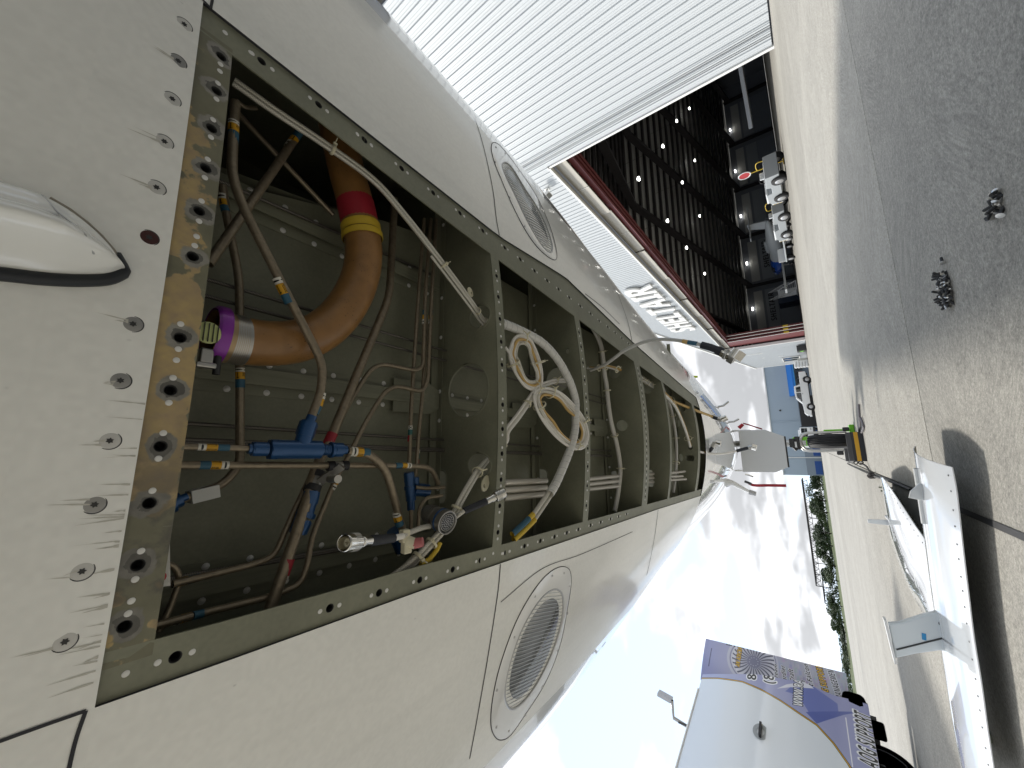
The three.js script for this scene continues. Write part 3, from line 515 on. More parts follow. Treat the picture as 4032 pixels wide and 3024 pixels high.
// --- rigid lines: [frame, x, y, metres above the camera]
const mottle = dataTex(256, (u, v) => { const n = fbm(u * 9, 4, v * 40, 4), s = noise3(u * 70, v * 200, 9); let k = 0.88 + 0.22 * (n - 0.5); if (s > 0.95) k -= 0.35; return [k, k * 0.98, k * 0.95]; }); mottle.repeat.set(1, 6); matTube.map = mottle;
function line(pts, width, bend = 0.03, label) {
  const P = pts.map(([z, x, y, h]) => atY(z(x, y), h)); const r = pxSize(P[Math.min(1, P.length - 1)], width) / 2;
  const m = part(jet, 'hydraulic_line', pipeGeo(P, r, bend, 14), matTube, label); m.userData.r = r; return m;
}
const T1 = line([[zA, 470, 420, 0.475], [zA, 452, 640, 0.475], [zA, 440, 1010, 0.473], [zA, 530, 1270, 0.473], [zB, 1040, 420, 0.471], [zB, 1395, 1110, 0.470], [zB, 1375, 1345, 0.470], [zB, 1300, 1530, 0.469]], 36, 0.022);
bands(T1, zA, 0.475, T1.userData.r, [[455, 580, 455, 610, 'w'], [455, 612, 453, 665, 'y PRES'], [453, 667, 451, 735, 'b']]);
bands(T1, zB, 0.471, T1.userData.r, [[1018, 405, 1042, 452, 'w'], [1043, 455, 1083, 535, 'y PRESSURE'], [1084, 537, 1120, 610, 'b'], [1380, 1342, 1370, 1390, 'w'], [1369, 1392, 1348, 1445, 'y PRES'], [1347, 1447, 1318, 1510, 'b']]);
const T2 = line([[zA, 1010, 640, 0.53], [zA, 640, 1180, 0.515], [zA, 250, 1740, 0.50]], 33);
bands(T2, zA, 0.527, T2.userData.r, [[1000, 655, 955, 715, 'b'], [954, 717, 930, 750, 'y'], [929, 752, 900, 790, 'w']]);
const T3 = line([[zA, 365, 1100, 0.54], [zA, 395, 1330, 0.54], [zB, 655, 130, 0.54], [zB, 708, 400, 0.54], [zB, 715, 800, 0.54], [zB, 715, 1650, 0.535], [zG4, 822, 420, 0.53], [zG4, 700, 570, 0.525], [zG4, 380, 680, 0.515]], 30, 0.03);
bands(T3, zA, 0.54, T3.userData.r, [[365, 1175, 370, 1215, 'w'], [371, 1217, 380, 1265, 'y'], [381, 1267, 392, 1315, 'b']]);
bands(T3, zB, 0.537, T3.userData.r, [[716, 1140, 716, 1172, 'w'], [716, 1174, 717, 1230, 'y BRAKE'], [717, 1232, 717, 1300, 'b']]);
part(T3, 'paper_tag', beam(atY(zG4(450, 660), 0.52), atY(zG4(650, 612), 0.522), 0.013, 0.018), std(lin(0.6, 0.6, 0.57), 0.6), 'white paper tag wrapped round the line');
const T4 = line([[zG4, 300, 292, 0.466], [zG4, 640, 298, 0.466], [zG4, 890, 306, 0.466]], 25);
bands(T4, zG4, 0.466, T4.userData.r, [[512, 295, 572, 297, 'w'], [573, 297, 655, 299, 'y PRESSURE'], [656, 299, 742, 301, 'b']]);
const T6 = line([[zG4, 290, 428, 0.478], [zG4, 900, 427, 0.478], [zE, 600, 276, 0.478], [zE, 1030, 285, 0.480], [zE, 1090, 420, 0.50]], 29, 0.03);
bands(T6, zG4, 0.478, T6.userData.r, [[525, 427, 605, 427, 'b'], [606, 427, 680, 427, 'y RETURN'], [681, 427, 735, 427, 'w']]);
bands(T6, zE, 0.478, T6.userData.r, [[740, 276, 790, 276, 'b'], [791, 276, 828, 276, 'y RETURN'], [829, 276, 862, 277, 'w']]);
const T5 = line([[zE, 350, 158, 0.466], [zE, 520, 175, 0.466], [zE, 660, 300, 0.47], [zE, 735, 560, 0.48], [zE, 790, 780, 0.495], [zE, 830, 900, 0.51]], 34, 0.04);
bands(T5, zE, 0.466, T5.userData.r, [[372, 160, 418, 164, 'w'], [419, 164, 468, 168, 'y PRESSURE'], [469, 168, 520, 174, 'b']]);
bands(T5, zE, 0.487, T5.userData.r, [[748, 655, 754, 690, 'w'], [754, 692, 763, 725, 'y'], [763, 727, 778, 765, 'b']]);
const T7 = line([[zD, 852, 430, 0.56], [zD, 846, 560, 0.55], [zC, 690, -60, 0.535], [zC, 430, 560, 0.522], [zC, 200, 1120, 0.512], [zE, 110, 255, 0.508], [zE, 60, 385, 0.505], [zG4, 1320, 650, 0.500], [zG4, 1215, 960, 0.495], [zG4, 1030, 1500, 0.487]], 29);
bands(T7, zC, [0.513, 0.512], T7.userData.r, [[228, 1050, 185, 1145, 'r']]); bands(T7, zG4, 0.4925, T7.userData.r, [[1172, 1105, 1130, 1225, 'r'], [1129, 1227, 1114, 1275, 'w']]);
const T8a = line([[zC, 975, -700, 0.555], [zC, 930, -100, 0.55], [zC, 900, 350, 0.548], [zC, 868, 850, 0.545], [zC, 852, 1330, 0.54]], 15);
bands(T8a, zC, 0.543, T8a.userData.r, [[864, 988, 863, 1018, 'x'], [863, 1019, 860, 1065, 'g'], [860, 1067, 856, 1118, 'r']]);
const T8b = line([[zC, 1030, -700, 0.55], [zC, 985, -100, 0.54], [zC, 966, 500, 0.538], [zC, 905, 538, 0.537], [zC, 580, 470, 0.535], [zC, 420, 700, 0.53], [zC, 250, 1010, 0.527], [zG4, 1340, 490, 0.52], [zG4, 1180, 830, 0.51], [zG4, 1070, 1090, 0.505], [zG4, 900, 1152, 0.50], [zG4, 330, 1290, 0.49]], 15, 0.028);
bands(T8b, zC, 0.54, T8b.userData.r, [[979, 45, 977, 85, 'b'], [977, 87, 975, 120, 'y'], [974, 122, 973, 158, 'w']]); bands(T8b, zG4, [0.4955, 0.494], T8b.userData.r, [[530, 1240, 445, 1262, 'b'], [444, 1262, 365, 1282, 'y'], [364, 1283, 325, 1292, 'w']]);
const T8c = line([[zC, 1075, -700, 0.545], [zC, 1038, -100, 0.535], [zC, 1005, 620, 0.533], [zC, 960, 710, 0.532], [zC, 690, 650, 0.53], [zC, 500, 950, 0.525], [zC, 350, 1250, 0.522], [zE, 245, 400, 0.518], [zE, 60, 850, 0.508], [zG4, 1310, 1150, 0.50], [zG4, 1260, 1290, 0.498], [zG4, 1050, 1380, 0.495], [zG4, 540, 1503, 0.487], [zG4, 150, 1610, 0.48]], 15, 0.028);
bands(T8c, zC, 0.535, T8c.userData.r, [[1032, 45, 1029, 85, 'b'], [1029, 87, 1027, 120, 'y'], [1027, 122, 1024, 156, 'w']]); bands(T8c, zG4, [0.4872, 0.4845], T8c.userData.r, [[550, 1502, 475, 1522, 'b'], [474, 1522, 390, 1545, 'y'], [389, 1546, 335, 1560, 'w']]); bands(T8c, zE, 0.5165, T8c.userData.r, [[262, 395, 245, 430, 'y'], [244, 432, 222, 470, 'w']]);
const T8d = line([[zC, 990, 150, 0.547], [zC, 965, 700, 0.545], [zC, 935, 1000, 0.542], [zC, 905, 1400, 0.538]], 15);
bands(T8d, zC, 0.5405, T8d.userData.r, [[924, 1185, 921, 1212, 'x'], [921, 1213, 918, 1260, 'g'], [918, 1262, 915, 1300, 'r']]);
line([[zG4, 250, 1130, 0.50], [zG4, 355, 1165, 0.50], [zG4, 385, 1260, 0.50], [zG4, 310, 1470, 0.495], [zG4, 225, 1640, 0.49]], 23, 0.015);
line([[zC, 1140, 1490, 0.50], [zC, 990, 1500, 0.50], [zC, 905, 1490, 0.505]], 15); line([[zE, 1120, 520, 0.49], [zE, 990, 540, 0.49], [zE, 935, 620, 0.49], [zE, 925, 780, 0.495]], 15, 0.02);
line([[zE, 868, 640, 0.51], [zE, 868, 810, 0.505]], 15); line([[zA, 470, 400, 0.53], [zA, 540, 460, 0.535], [zA, 640, 470, 0.54]], 16); line([[zA, 470, 490, 0.55], [zA, 900, 950, 0.55], [zA, 1270, 1340, 0.55]], 20);
// rods and lines running on through the forward bays
for (const [z, a, b, h] of [[zH, [225, 1105], [690, 1085], 0.47], [zH, [225, 1190], [690, 1160], 0.47], [zH, [225, 1275], [690, 1230], 0.47], [zH, [1150, 1070], [1470, 1035], 0.53], [zH, [1150, 1125], [1470, 1090], 0.53], [zH, [1150, 1180], [1470, 1145], 0.53], [zI, [470, 1345], [525, 1340], 0.56], [zI, [470, 1382], [525, 1378], 0.56], [zI, [470, 1420], [525, 1416], 0.56], [zI, [675, 1335], [820, 1318], 0.58], [zI, [675, 1368], [800, 1362], 0.58], [zI, [675, 1400], [830, 1390], 0.58]]) part(jet, 'fuel_line', sweep([atY(z(...a), h), atY(z(...b), h)], 0.0062, 10), std(lin(0.45, 0.42, 0.36), 0.4, 0.4));

// --- blue anodised fittings
function hex(a, b, r) { return between(new THREE.CylinderGeometry(r, r, 1, 6, 1), a, b); }
function fitting(name, z, h, segs, label) {    // segs: [x0,y0,x1,y1,width px, shape]
  const geos = segs.map(([x0, y0, x1, y1, w, s]) => { const a = atY(z(x0, y0), h), b = atY(z(x1, y1), h), r = pxSize(a, w) / 2; if (s === 'h') { const c = a.clone().lerp(b, 0.08), e = a.clone().lerp(b, 0.92); return merge([hex(c, e, r), rod(a, b, r * 0.86, r * 0.86, 16)]); } if (s === 't') { const out = []; for (let i = 0; i < 6; i++) out.push(rod(a.clone().lerp(b, i / 6), a.clone().lerp(b, (i + 0.6) / 6), r, r, 14)); out.push(rod(a, b, r * 0.88, r * 0.88, 14)); return merge(out); } return rod(a, b, r, r * (s === 'c' ? 0.6 : 1), 18); });
  const body = part(jet, name, geos[0], matBlueAn, label); geos.slice(1).forEach((g, i) => part(body, ['coupling_nut', 'sleeve', 'coupling_nut', 'sleeve'][i % 4], g, matBlueAn)); return body;
}
fitting('tee_fitting', zG4, 0.466, [[1040, 312, 1400, 315, 78], [1085, 312, 1030, 312, 86, 'h'], [1020, 311, 905, 308, 62, 'h'], [915, 308, 880, 306, 40], [1400, 315, 1470, 316, 46, 't'], [1270, 280, 1290, 215, 62], [1285, 225, 1325, 110, 70, 'h'], [1325, 112, 1345, 70, 38], [1475, 316, 1495, 316, 62], [1495, 316, 1560, 316, 62, 'h'], [1555, 316, 1590, 314, 36]], 'blue anodised tee fitting joining three lines');
fitting('union_fitting', zG4, 0.502, [[1250, 850, 1275, 770, 48], [1325, 700, 1300, 790, 56, 'h'], [1305, 765, 1285, 805, 76, 'h'], [1345, 610, 1322, 710, 66, 'h'], [1280, 820, 1235, 925, 70, 'h'], [1235, 925, 1222, 965, 36]], 'blue straight union fitting');
fitting('elbow_fitting', zG4, 0.512, [[330, 700, 395, 670, 62, 'h'], [300, 712, 340, 695, 80], [390, 672, 440, 652, 30]], 'blue fitting half hidden by the aft flange');
fitting('tee_fitting', zE, 0.515, [[855, 400, 868, 560, 40], [850, 330, 856, 410, 46, 'h'], [866, 560, 868, 640, 34, 'h'], [880, 470, 1000, 480, 52], [860, 440, 862, 470, 48], [905, 370, 910, 450, 30, 'h'], [730, 800, 800, 960, 60]], 'blue tee fitting deep in the bay');
// cushioned clamps that hold two crossing lines
{
  const c1 = atY(zE(270, 278), 0.478), c2 = atY(zE(85, 405), 0.505), r1 = T6.userData.r, r2 = T7.userData.r;
  const ringOn = (c, r, ax, parent) => { for (const s of [-1, 1]) { const a = c.clone().addScaledVector(ax, s * 0.009), m = part(parent, 'rubber_cushion', rod(a.clone().addScaledVector(ax, -0.004), a.clone().addScaledVector(ax, 0.004), r * 1.55, r * 1.55, 18), matBlack); } return rod(c.clone().addScaledVector(ax, -0.005), c.clone().addScaledVector(ax, 0.005), r * 1.4, r * 1.4, 18); };
  const ax1 = atY(zE(320, 276), 0.478).sub(c1).normalize(), ax2 = atY(zE(60, 470), 0.503).sub(c2).normalize();
  const cl = part(jet, 'line_clamp', beam(c1.clone().add(V(0, -0.01, 0)), c2.clone().add(V(0, -0.012, 0)), 0.010, 0.004), matSteel, 'cushioned clamp tying two crossing lines');
  part(cl, 'clamp_band', ringOn(c1, r1, ax1, cl), matSteel); part(cl, 'clamp_band', ringOn(c2, r2, ax2, cl), matSteel);
  const bpt = atY(zE(245, 385), 0.468); part(cl, 'clamp_bolt', rod(bpt.clone().add(V(0, -0.008, 0)), bpt.clone().add(V(0, 0.012, 0)), 0.005), matSteel);
}
// ------------------------------------------------------------------ apron
const concrete = (tone) => dataTex(1024, (u, v) => {
  const a = tileNoise(u, v, 190, 1, 2), b = tileNoise(u, v, 24, 7, 5), c = tileNoise(u, v, 3, 3, 4), g = noise3(u * 512, v * 512, 5.5), g2 = hash3(Math.floor(u * 1024), Math.floor(v * 1024), 3);
  let k = 0.60 * tone * (1 + 0.30 * (a - 0.5) + 0.16 * (b - 0.5) + 0.14 * (c - 0.5) + 0.30 * (g - 0.5) + 0.18 * (g2 - 0.5));
  const pit = noise3(u * 300, v * 300, 8.8); if (pit > 0.9) k *= 0.84;
  return [k * 1.01, k * 0.985, k * 0.925];
});
const concreteMats = [0.97, 1.0, 1.03].map(t => std(lin(0.92, 0.92, 0.92), 0.88, 0, { map: concrete(t) }));
concreteMats.forEach(m => { m.bumpMap = m.map; m.bumpScale = 0.0012; });
const baseGeo = new THREE.PlaneGeometry(900, 900, 1, 1).rotateX(-Math.PI / 2).translate(0, -0.03, -150);
{ const a = baseGeo.attributes; for (let i = 0; i < 4; i++) a.uv.setXY(i, a.position.getX(i) / 1.7, a.position.getZ(i) / 1.7); }
const apron = struct('apron', baseGeo, concreteMats[1]);
const SL = 5.15, GX = -0.235, GD = 2.54, GAP = 0.011;
const slabGeos = [0, 1, 2].map(k => {
  const g = new RoundedBoxGeometry(SL - GAP, 0.06, SL - GAP, 1, 0.004).translate(0, -0.03, 0); const a = g.attributes;
  for (let i = 0; i < a.uv.count; i++) a.uv.setXY(i, a.position.getX(i) / 1.7 + k * 0.37, a.position.getZ(i) / 1.7 + k * 0.61); return g;
});
for (let i = -5; i < 8; i++) for (let j = -2; j < 15; j++) {
  const x = GX + (i + 0.5) * SL, d = GD + (j + 0.5) * SL; if (x < -4 - d * 0.9 || x > 15 + d * 0.55) continue;
  const k = Math.floor(rnd() * 3), m = piece(apron, 'concrete_slab', slabGeos[Math.floor(rnd() * 3)], concreteMats[k], V(x, 0, -d)); m.rotation.y = Math.floor(rnd() * 4) * Math.PI / 2;
}
// black sealant in the wide joint
part(apron, 'joint_sealant', gridGeo(60, 1, (i, j) => V(GX + (j - 0.5) * 0.021 + 0.002 * (noise3(i * 40, j, 1) - 0.5), 0.0016 + 0.001 * noise3(i * 30, j * 3, 4), -mix(-2, GD - 0.01, i))), std(lin(0.02, 0.02, 0.022), 0.7));
struct('grass_verge', gridGeo(80, 6, (i, j) => V(mix(-150, 14, i), -0.02 + 0.5 * j * j * noise3(i * 30, j * 3, 1), -mix(78, 135, j)), (i, j, p) => [p.x / 4, p.z / 4]), std(lin(0.085, 0.115, 0.035), 0.95, 0, { map: dataTex(256, (u, v) => { const n = tileNoise(u, v, 20, 3, 4), k = 0.6 + 0.8 * (n - 0.2); return [k, k, k * 0.8]; }) }));

// ------------------------------------------------------------------ hangar
const HX = 13, RIDGE_D = 39, RIDGE_Y = 14.3, EAVE_Y = 6.9, FAR_D = 73, NEAR_D = 5, DOOR_N = 13.6, DOOR_F = 57.6, DOOR_Y = 8.55;
const roofAt = d => d > RIDGE_D ? mix(RIDGE_Y, EAVE_Y, (d - RIDGE_D) / (FAR_D - RIDGE_D)) : mix(RIDGE_Y, 10.6, (RIDGE_D - d) / (RIDGE_D - NEAR_D));
const hangar = thing('aircraft_hangar', 'white ribbed metal hangar with its wide sliding doors open', 'building', V(HX, 0, -RIDGE_D));
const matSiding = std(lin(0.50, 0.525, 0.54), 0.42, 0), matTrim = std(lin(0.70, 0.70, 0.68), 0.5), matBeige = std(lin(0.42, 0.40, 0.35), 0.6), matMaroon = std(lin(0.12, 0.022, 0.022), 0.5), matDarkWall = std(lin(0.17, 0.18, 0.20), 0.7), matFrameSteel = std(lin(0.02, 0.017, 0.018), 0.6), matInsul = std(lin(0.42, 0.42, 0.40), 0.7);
const PW = 0.914;
const panelGeo = (() => {                  // one sheet of ribbed siding, unit height, faces -x
  const prof = []; for (let k = 0; k < 3; k++) { const o = k * PW / 3; prof.push([o, 0], [o + 0.02, 0.032], [o + 0.05, 0.032], [o + 0.075, 0], [o + 0.14, 0], [o + 0.15, 0.006], [o + 0.175, 0.006], [o + 0.185, 0], [o + 0.225, 0], [o + 0.235, 0.006], [o + 0.26, 0.006], [o + 0.27, 0]); } prof.push([PW - 0.002, 0]);
  const g = gridGeo(prof.length - 1, 1, (i, j) => { const p = prof[Math.round(i * (prof.length - 1))]; return V(-p[1], j, -p[0]); }); const n = nonIdx(g); n.computeVertexNormals(); return n;
})();
const screwDot = new THREE.CylinderGeometry(0.009, 0.009, 0.01, 6).rotateZ(Math.PI / 2), matDot = std(lin(0.3, 0.3, 0.3), 0.5);
function sidingSheet(d, y0, y1) { const m = piece(hangar, 'siding_sheet', panelGeo, matSiding, V(HX, y0, -d)); m.scale.y = y1 - y0; return m; }
for (let d = NEAR_D; d < DOOR_N - 0.05; d += PW) sidingSheet(Math.min(d, DOOR_N - PW), 0.05, roofAt(d + PW / 2) - 0.05);
for (let d = DOOR_N; d < DOOR_F - 0.4; d += PW) sidingSheet(d, DOOR_Y + 0.25, roofAt(d + PW / 2) - 0.05);
for (let d = DOOR_F; d < FAR_D - 0.4; d += PW) sidingSheet(d, 0.05, roofAt(d + PW / 2) - 0.05);
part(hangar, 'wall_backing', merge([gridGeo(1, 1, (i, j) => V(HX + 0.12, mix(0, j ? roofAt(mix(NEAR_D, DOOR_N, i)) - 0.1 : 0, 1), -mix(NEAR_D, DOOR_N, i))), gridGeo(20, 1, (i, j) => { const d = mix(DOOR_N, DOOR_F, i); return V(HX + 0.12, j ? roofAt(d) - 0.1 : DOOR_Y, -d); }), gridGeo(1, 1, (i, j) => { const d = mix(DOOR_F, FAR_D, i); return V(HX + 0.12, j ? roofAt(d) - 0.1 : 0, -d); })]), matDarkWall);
part(hangar, 'door_jamb', bx(0.30, DOOR_Y + 0.2, 0.10, HX + 0.10, (DOOR_Y + 0.2) / 2, -DOOR_N - 0.05), matTrim); part(hangar, 'door_jamb', bx(0.34, DOOR_Y + 0.2, 0.25, HX + 0.13, (DOOR_Y + 0.2) / 2, -DOOR_F), matTrim);
part(hangar, 'lower_trim', bx(0.06, 0.10, DOOR_F - DOOR_N, HX - 0.02, DOOR_Y + 0.20, -(DOOR_N + DOOR_F) / 2), matTrim);
part(hangar, 'corner_trim', bx(0.16, EAVE_Y, 0.16, HX, EAVE_Y / 2, -FAR_D), matTrim);
for (const s of [0, 1]) { const a = V(HX - 0.05, roofAt(s ? FAR_D + 0.4 : NEAR_D - 0.4), -(s ? FAR_D + 0.4 : NEAR_D - 0.4)), b = V(HX - 0.05, RIDGE_Y, -RIDGE_D); part(hangar, 'rake_trim', beam(a, b, 0.14, 0.22), matTrim); }
// track cover boards under the siding and the maroon door track
const boards = 8, BL = (DOOR_F - DOOR_N) / boards;
for (let k = 0; k < boards; k++) { const m = part(hangar, 'track_cover_board', bx(0.05, 0.62, BL - 0.03, HX + 0.32 + 0.10 * (k % 2), DOOR_Y - 0.17, -(DOOR_N + (k + 0.5) * BL)), matBeige); part(m, 'board_seam', bx(0.02, 0.6, 0.02, HX + 0.28 + 0.10 * (k % 2), DOOR_Y - 0.18, -(DOOR_N + (k + 0.5) * BL)), matTrim); }
part(hangar, 'soffit', bx(0.34, 0.03, DOOR_F - DOOR_N, HX + 0.16, DOOR_Y + 0.13, -(DOOR_N + DOOR_F) / 2), matBeige);
for (let k = 0; k < 3; k++) part(hangar, 'door_track', merge([bx(0.05, 0.30, DOOR_F - DOOR_N, HX + 0.60 + 0.30 * k, DOOR_Y - 0.55, -(DOOR_N + DOOR_F) / 2), bx(0.16, 0.04, DOOR_F - DOOR_N, HX + 0.60 + 0.30 * k, DOOR_Y - 0.70, -(DOOR_N + DOOR_F) / 2)]), matMaroon);
// stacked sliding doors at the far jamb: maroon edges with yellow tape
for (let k = 0; k < 3; k++) { const dr = part(hangar, 'sliding_door', bx(0.18, DOOR_Y - 0.6, 3.0, HX + 0.55 + 0.30 * k, (DOOR_Y - 0.6) / 2 + 0.03, -(DOOR_F - 1.6 - 0.35 * k)), matMaroon, 'maroon framed sliding door leaf'); part(dr, 'yellow_tape', bx(0.19, 0.5, 0.3, HX + 0.55 + 0.30 * k, 1.7, -(DOOR_F - 3.05 - 0.35 * k) - 0.06), matYellow); part(dr, 'door_rail', bx(0.06, DOOR_Y - 0.7, 0.06, HX + 0.44 + 0.30 * k, (DOOR_Y - 0.7) / 2, -(DOOR_F - 3.08 - 0.35 * k)), matTrim); }
// roof, ends and back wall close the inside
const BACK = 66;
for (const s of [0, 1]) { const d0 = s ? RIDGE_D : NEAR_D - 0.4, d1 = s ? FAR_D + 0.4 : RIDGE_D; part(hangar, 'roof', merge([gridGeo(1, 1, (i, j) => V(mix(HX - 0.1, BACK, i), roofAt(mix(d0, d1, j)) + 0.12, -mix(d0, d1, j))), gridGeo(1, 1, (i, j) => V(mix(HX + 0.1, BACK, i), roofAt(mix(d0, d1, j)) - 0.06, -mix(d0, d1, j)))]), matInsul); }
const WALL_H = 6.75;
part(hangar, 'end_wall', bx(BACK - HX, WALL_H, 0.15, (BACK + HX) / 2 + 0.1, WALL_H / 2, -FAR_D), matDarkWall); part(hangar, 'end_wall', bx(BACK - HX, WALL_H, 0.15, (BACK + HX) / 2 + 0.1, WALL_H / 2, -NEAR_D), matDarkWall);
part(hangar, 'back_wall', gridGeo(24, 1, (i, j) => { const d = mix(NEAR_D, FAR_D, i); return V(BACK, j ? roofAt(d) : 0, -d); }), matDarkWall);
for (let d = 14; d < FAR_D - 1; d += 1.55) part(hangar, 'roof_purlin', bx(BACK - HX - 0.6, 0.22, 0.55, (BACK + HX) / 2, roofAt(d) - 0.22, -d), matFrameSteel);
for (let k = 0; k < 6; k++) {
  const x = 17.8 + 9 * k; const fr = part(hangar, 'roof_frame', merge([0, 1].map(s => beam(V(x, roofAt(s ? FAR_D : 6) - (0.9), -(s ? FAR_D - 0.3 : 6)), V(x, RIDGE_Y - 0.9, -RIDGE_D), 0.34, 0.75))), matFrameSteel);
  part(fr, 'column', bx(0.34, WALL_H, 0.55, x, WALL_H / 2, -FAR_D + 0.4), matFrameSteel);
  if (k < 5) for (const d of [24, 34, 50, 60]) part(fr, 'brace', beam(V(x, roofAt(d) - 1.2, -d), V(x + 0.9, roofAt(d) - 0.3, -d), 0.05, 0.05), matFrameSteel);
}
for (let k = 0; k < 7; k++) { const d = 9 + k * 9.6; part(hangar, 'column', bx(0.5, 9, 0.35, BACK - 0.4, 4.5, -d), matFrameSteel); }
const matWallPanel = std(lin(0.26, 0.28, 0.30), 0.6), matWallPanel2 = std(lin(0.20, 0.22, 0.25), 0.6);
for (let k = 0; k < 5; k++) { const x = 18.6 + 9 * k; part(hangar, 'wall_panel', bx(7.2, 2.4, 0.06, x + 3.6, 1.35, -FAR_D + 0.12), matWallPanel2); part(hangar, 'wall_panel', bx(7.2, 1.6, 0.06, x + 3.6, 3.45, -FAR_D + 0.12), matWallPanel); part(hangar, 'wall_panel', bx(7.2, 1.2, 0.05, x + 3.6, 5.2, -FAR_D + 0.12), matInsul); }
const font = await new FontLoader().loadAsync('fonts/droid/droid_sans_bold.typeface.json');
for (const x of [20.3, 29.5]) { const g = new TextGeometry('SHELTAIR', { font, size: 0.75, depth: 0.04 }); g.translate(x, 3.1, -FAR_D + 0.16); part(hangar, 'wall_lettering', g, matFrameSteel); }
// lit round lamps hanging in rows
const matLamp = new THREE.MeshStandardMaterial({ color: 0xffffff, emissive: lin(1, 0.98, 0.92), emissiveIntensity: 5 });
const lampGeo = lathe([[0, -0.06], [0.17, -0.06], [0.19, 0], [0.10, 0.12], [0, 0.14]], 14), lampRod = cylGeo(0.012, 0.012, 1, 6).translate(0, 0.5, 0);
const lampAt = [[22.2, 29.1], [31.4, 37.9], [40.4, 45.7], [49.7, 55.1], [58.4, 63.8], [31.7, 45.5], [22.4, 37.1], [22.7, 44.4], [49.6, 63.9], [41, 55.1], [40.9, 63.5], [31.8, 54.3], [32.1, 63.2], [23, 53.6], [23.5, 63.5]];
lampAt.forEach(([x, d], i) => {
  const t = thing('hangar_lamp', 'lit round lamp hanging under the dark hangar roof', 'lamp', V(x, 9.5, -d), 'lamps under the hangar roof');
  lpart(t, 'lamp_glass', lampGeo, matLamp); const r = lpart(t, 'hanger_rod', lampRod, matFrameSteel); r.scale.y = Math.max(0.3, roofAt(d) - 9.5 - 0.2); r.position.y = 0.12;
  const l = new THREE.PointLight(lin(1, 0.97, 0.9), 0.7); l.position.set(0, -0.16, 0); l.shadow.radius = 9; l.castShadow = true; t.add(l);
});
for (const [x, y, d] of [[57, 6.2, 72.6], [48.6, 6.2, 72.6], [39.8, 6.2, 72.6], [31, 6.2, 72.6], [22.9, 6.2, 72.6]]) { const t = thing('wall_lamp', 'lit lamp high on the end wall inside the hangar', 'lamp', V(x, y, -d), 'lamps on the hangar end wall'); lpart(t, 'lamp_glass', rbx(0.5, 0.22, 0.12, 0, 0, 0, 0.04), matLamp); lpart(t, 'bracket', bx(0.3, 0.1, 0.25, 0, 0.15, -0.1), matFrameSteel); const l = new THREE.PointLight(lin(1, 0.97, 0.9), 0.35); l.position.set(0, -0.05, 0.3); l.castShadow = true; t.add(l); }
// raised letters over the door
{
  const S = atX(zR(1215, 1085), HX - 0.05), E2 = atX(zR(700, 580), HX - 0.05), T0 = atX(zR(985, 1085), HX), T1 = atX(zR(480, 600), HX), size = ((T0.y - S.y) + (T1.y - E2.y)) / 2;
  const len = Math.abs(E2.z - S.z); const sign = thing('hangar_sign', 'large slanted white letters reading SHELTAIR mounted on the ribbed wall', 'sign', V(HX, S.y, S.z));
  const word = 'SHELTAIR', gs = []; let x = 0; const wid = [];
  for (const ch of word) { const g = new TextGeometry(ch, { font, size: 1, depth: 0.14, bevelEnabled: true, bevelSize: 0.02, bevelThickness: 0.02 }); g.computeBoundingBox(); const w = g.boundingBox.max.x - g.boundingBox.min.x; g.translate(x - g.boundingBox.min.x, 0, 0); x += w + 0.10; gs.push(g); }
  const k = len / x, m = new THREE.Matrix4().makeBasis(V(0, 0, 1), V(0, 1, 0), V(-1, 0, 0)), sh = new THREE.Matrix4().makeShear(0, 0, 0.22, 0, 0, 0); const y0 = (S.y + E2.y) / 2;
  gs.forEach((g, i) => { g.scale(k, size * 1.35, 1); const p = g.attributes.position; for (let j = 0; j < p.count; j++) p.setX(j, p.getX(j) + 0.22 * p.getY(j)); g.applyMatrix4(m); g.translate(HX - 0.10, y0, S.z); g.computeVertexNormals(); part(sign, 'letter', g, matTrim); });
}
// floodlight on the wall beside the door, window and pipes at the far corner
{
  const p = atX(zD(1183, 422), HX - 0.35), t = thing('floodlight', 'white wall floodlight on an arm beside the hangar door', 'lamp', p);
  lpart(t, 'housing', rbx(0.16, 0.36, 0.42, 0, 0, 0, 0.03).rotateZ(0.5), matTrim); lpart(t, 'lens', rbx(0.02, 0.26, 0.32, -0.10, -0.03, 0, 0.008).rotateZ(0.5), std(lin(0.12, 0.12, 0.11), 0.2)); lpart(t, 'arm', bx(0.36, 0.06, 0.06, 0.18, 0.04, 0), matDarkSteel); lpart(t, 'wall_plate', bx(0.03, 0.25, 0.25, 0.33, 0.04, 0), matTrim);
}
function atWall(q) { return atX(q, HX - 0.03); }
for (const [a, b] of [[zQ(220, 470), zQ(360, 452)], [zQ(360, 500), zQ(380, 495)], [zQ(515, 490), zQ(550, 475)]]) { const p = atWall(a), q = atWall(b); p.z = q.z; part(hangar, 'wall_conduit', rod(p, q, 0.06), matTrim); }
{ const t = thing('air_conditioner', 'grey outdoor air conditioner with round fan beside the white hangar corner', 'air conditioner', V(12.0, 0, -66)); lpart(t, 'case', rbx(0.5, 1.1, 1.3, 0, 0.62, 0, 0.03), std(lin(0.35, 0.35, 0.33), 0.5)); lpart(t, 'fan_grille', new THREE.TorusGeometry(0.36, 0.03, 6, 20).rotateY(Math.PI / 2).translate(-0.26, 0.62, -0.2), matDarkSteel); lpart(t, 'fan', merge([0, 1, 2, 3].map(i => bx(0.02, 0.34, 0.12, 0, 0.17, 0).rotateX(i * Math.PI / 2).translate(-0.255, 0.62, -0.2))), matDarkSteel); lpart(t, 'foot', merge([bx(0.5, 0.08, 0.08, 0, 0.04, 0.5), bx(0.5, 0.08, 0.08, 0, 0.04, -0.5)]), matDarkSteel); }
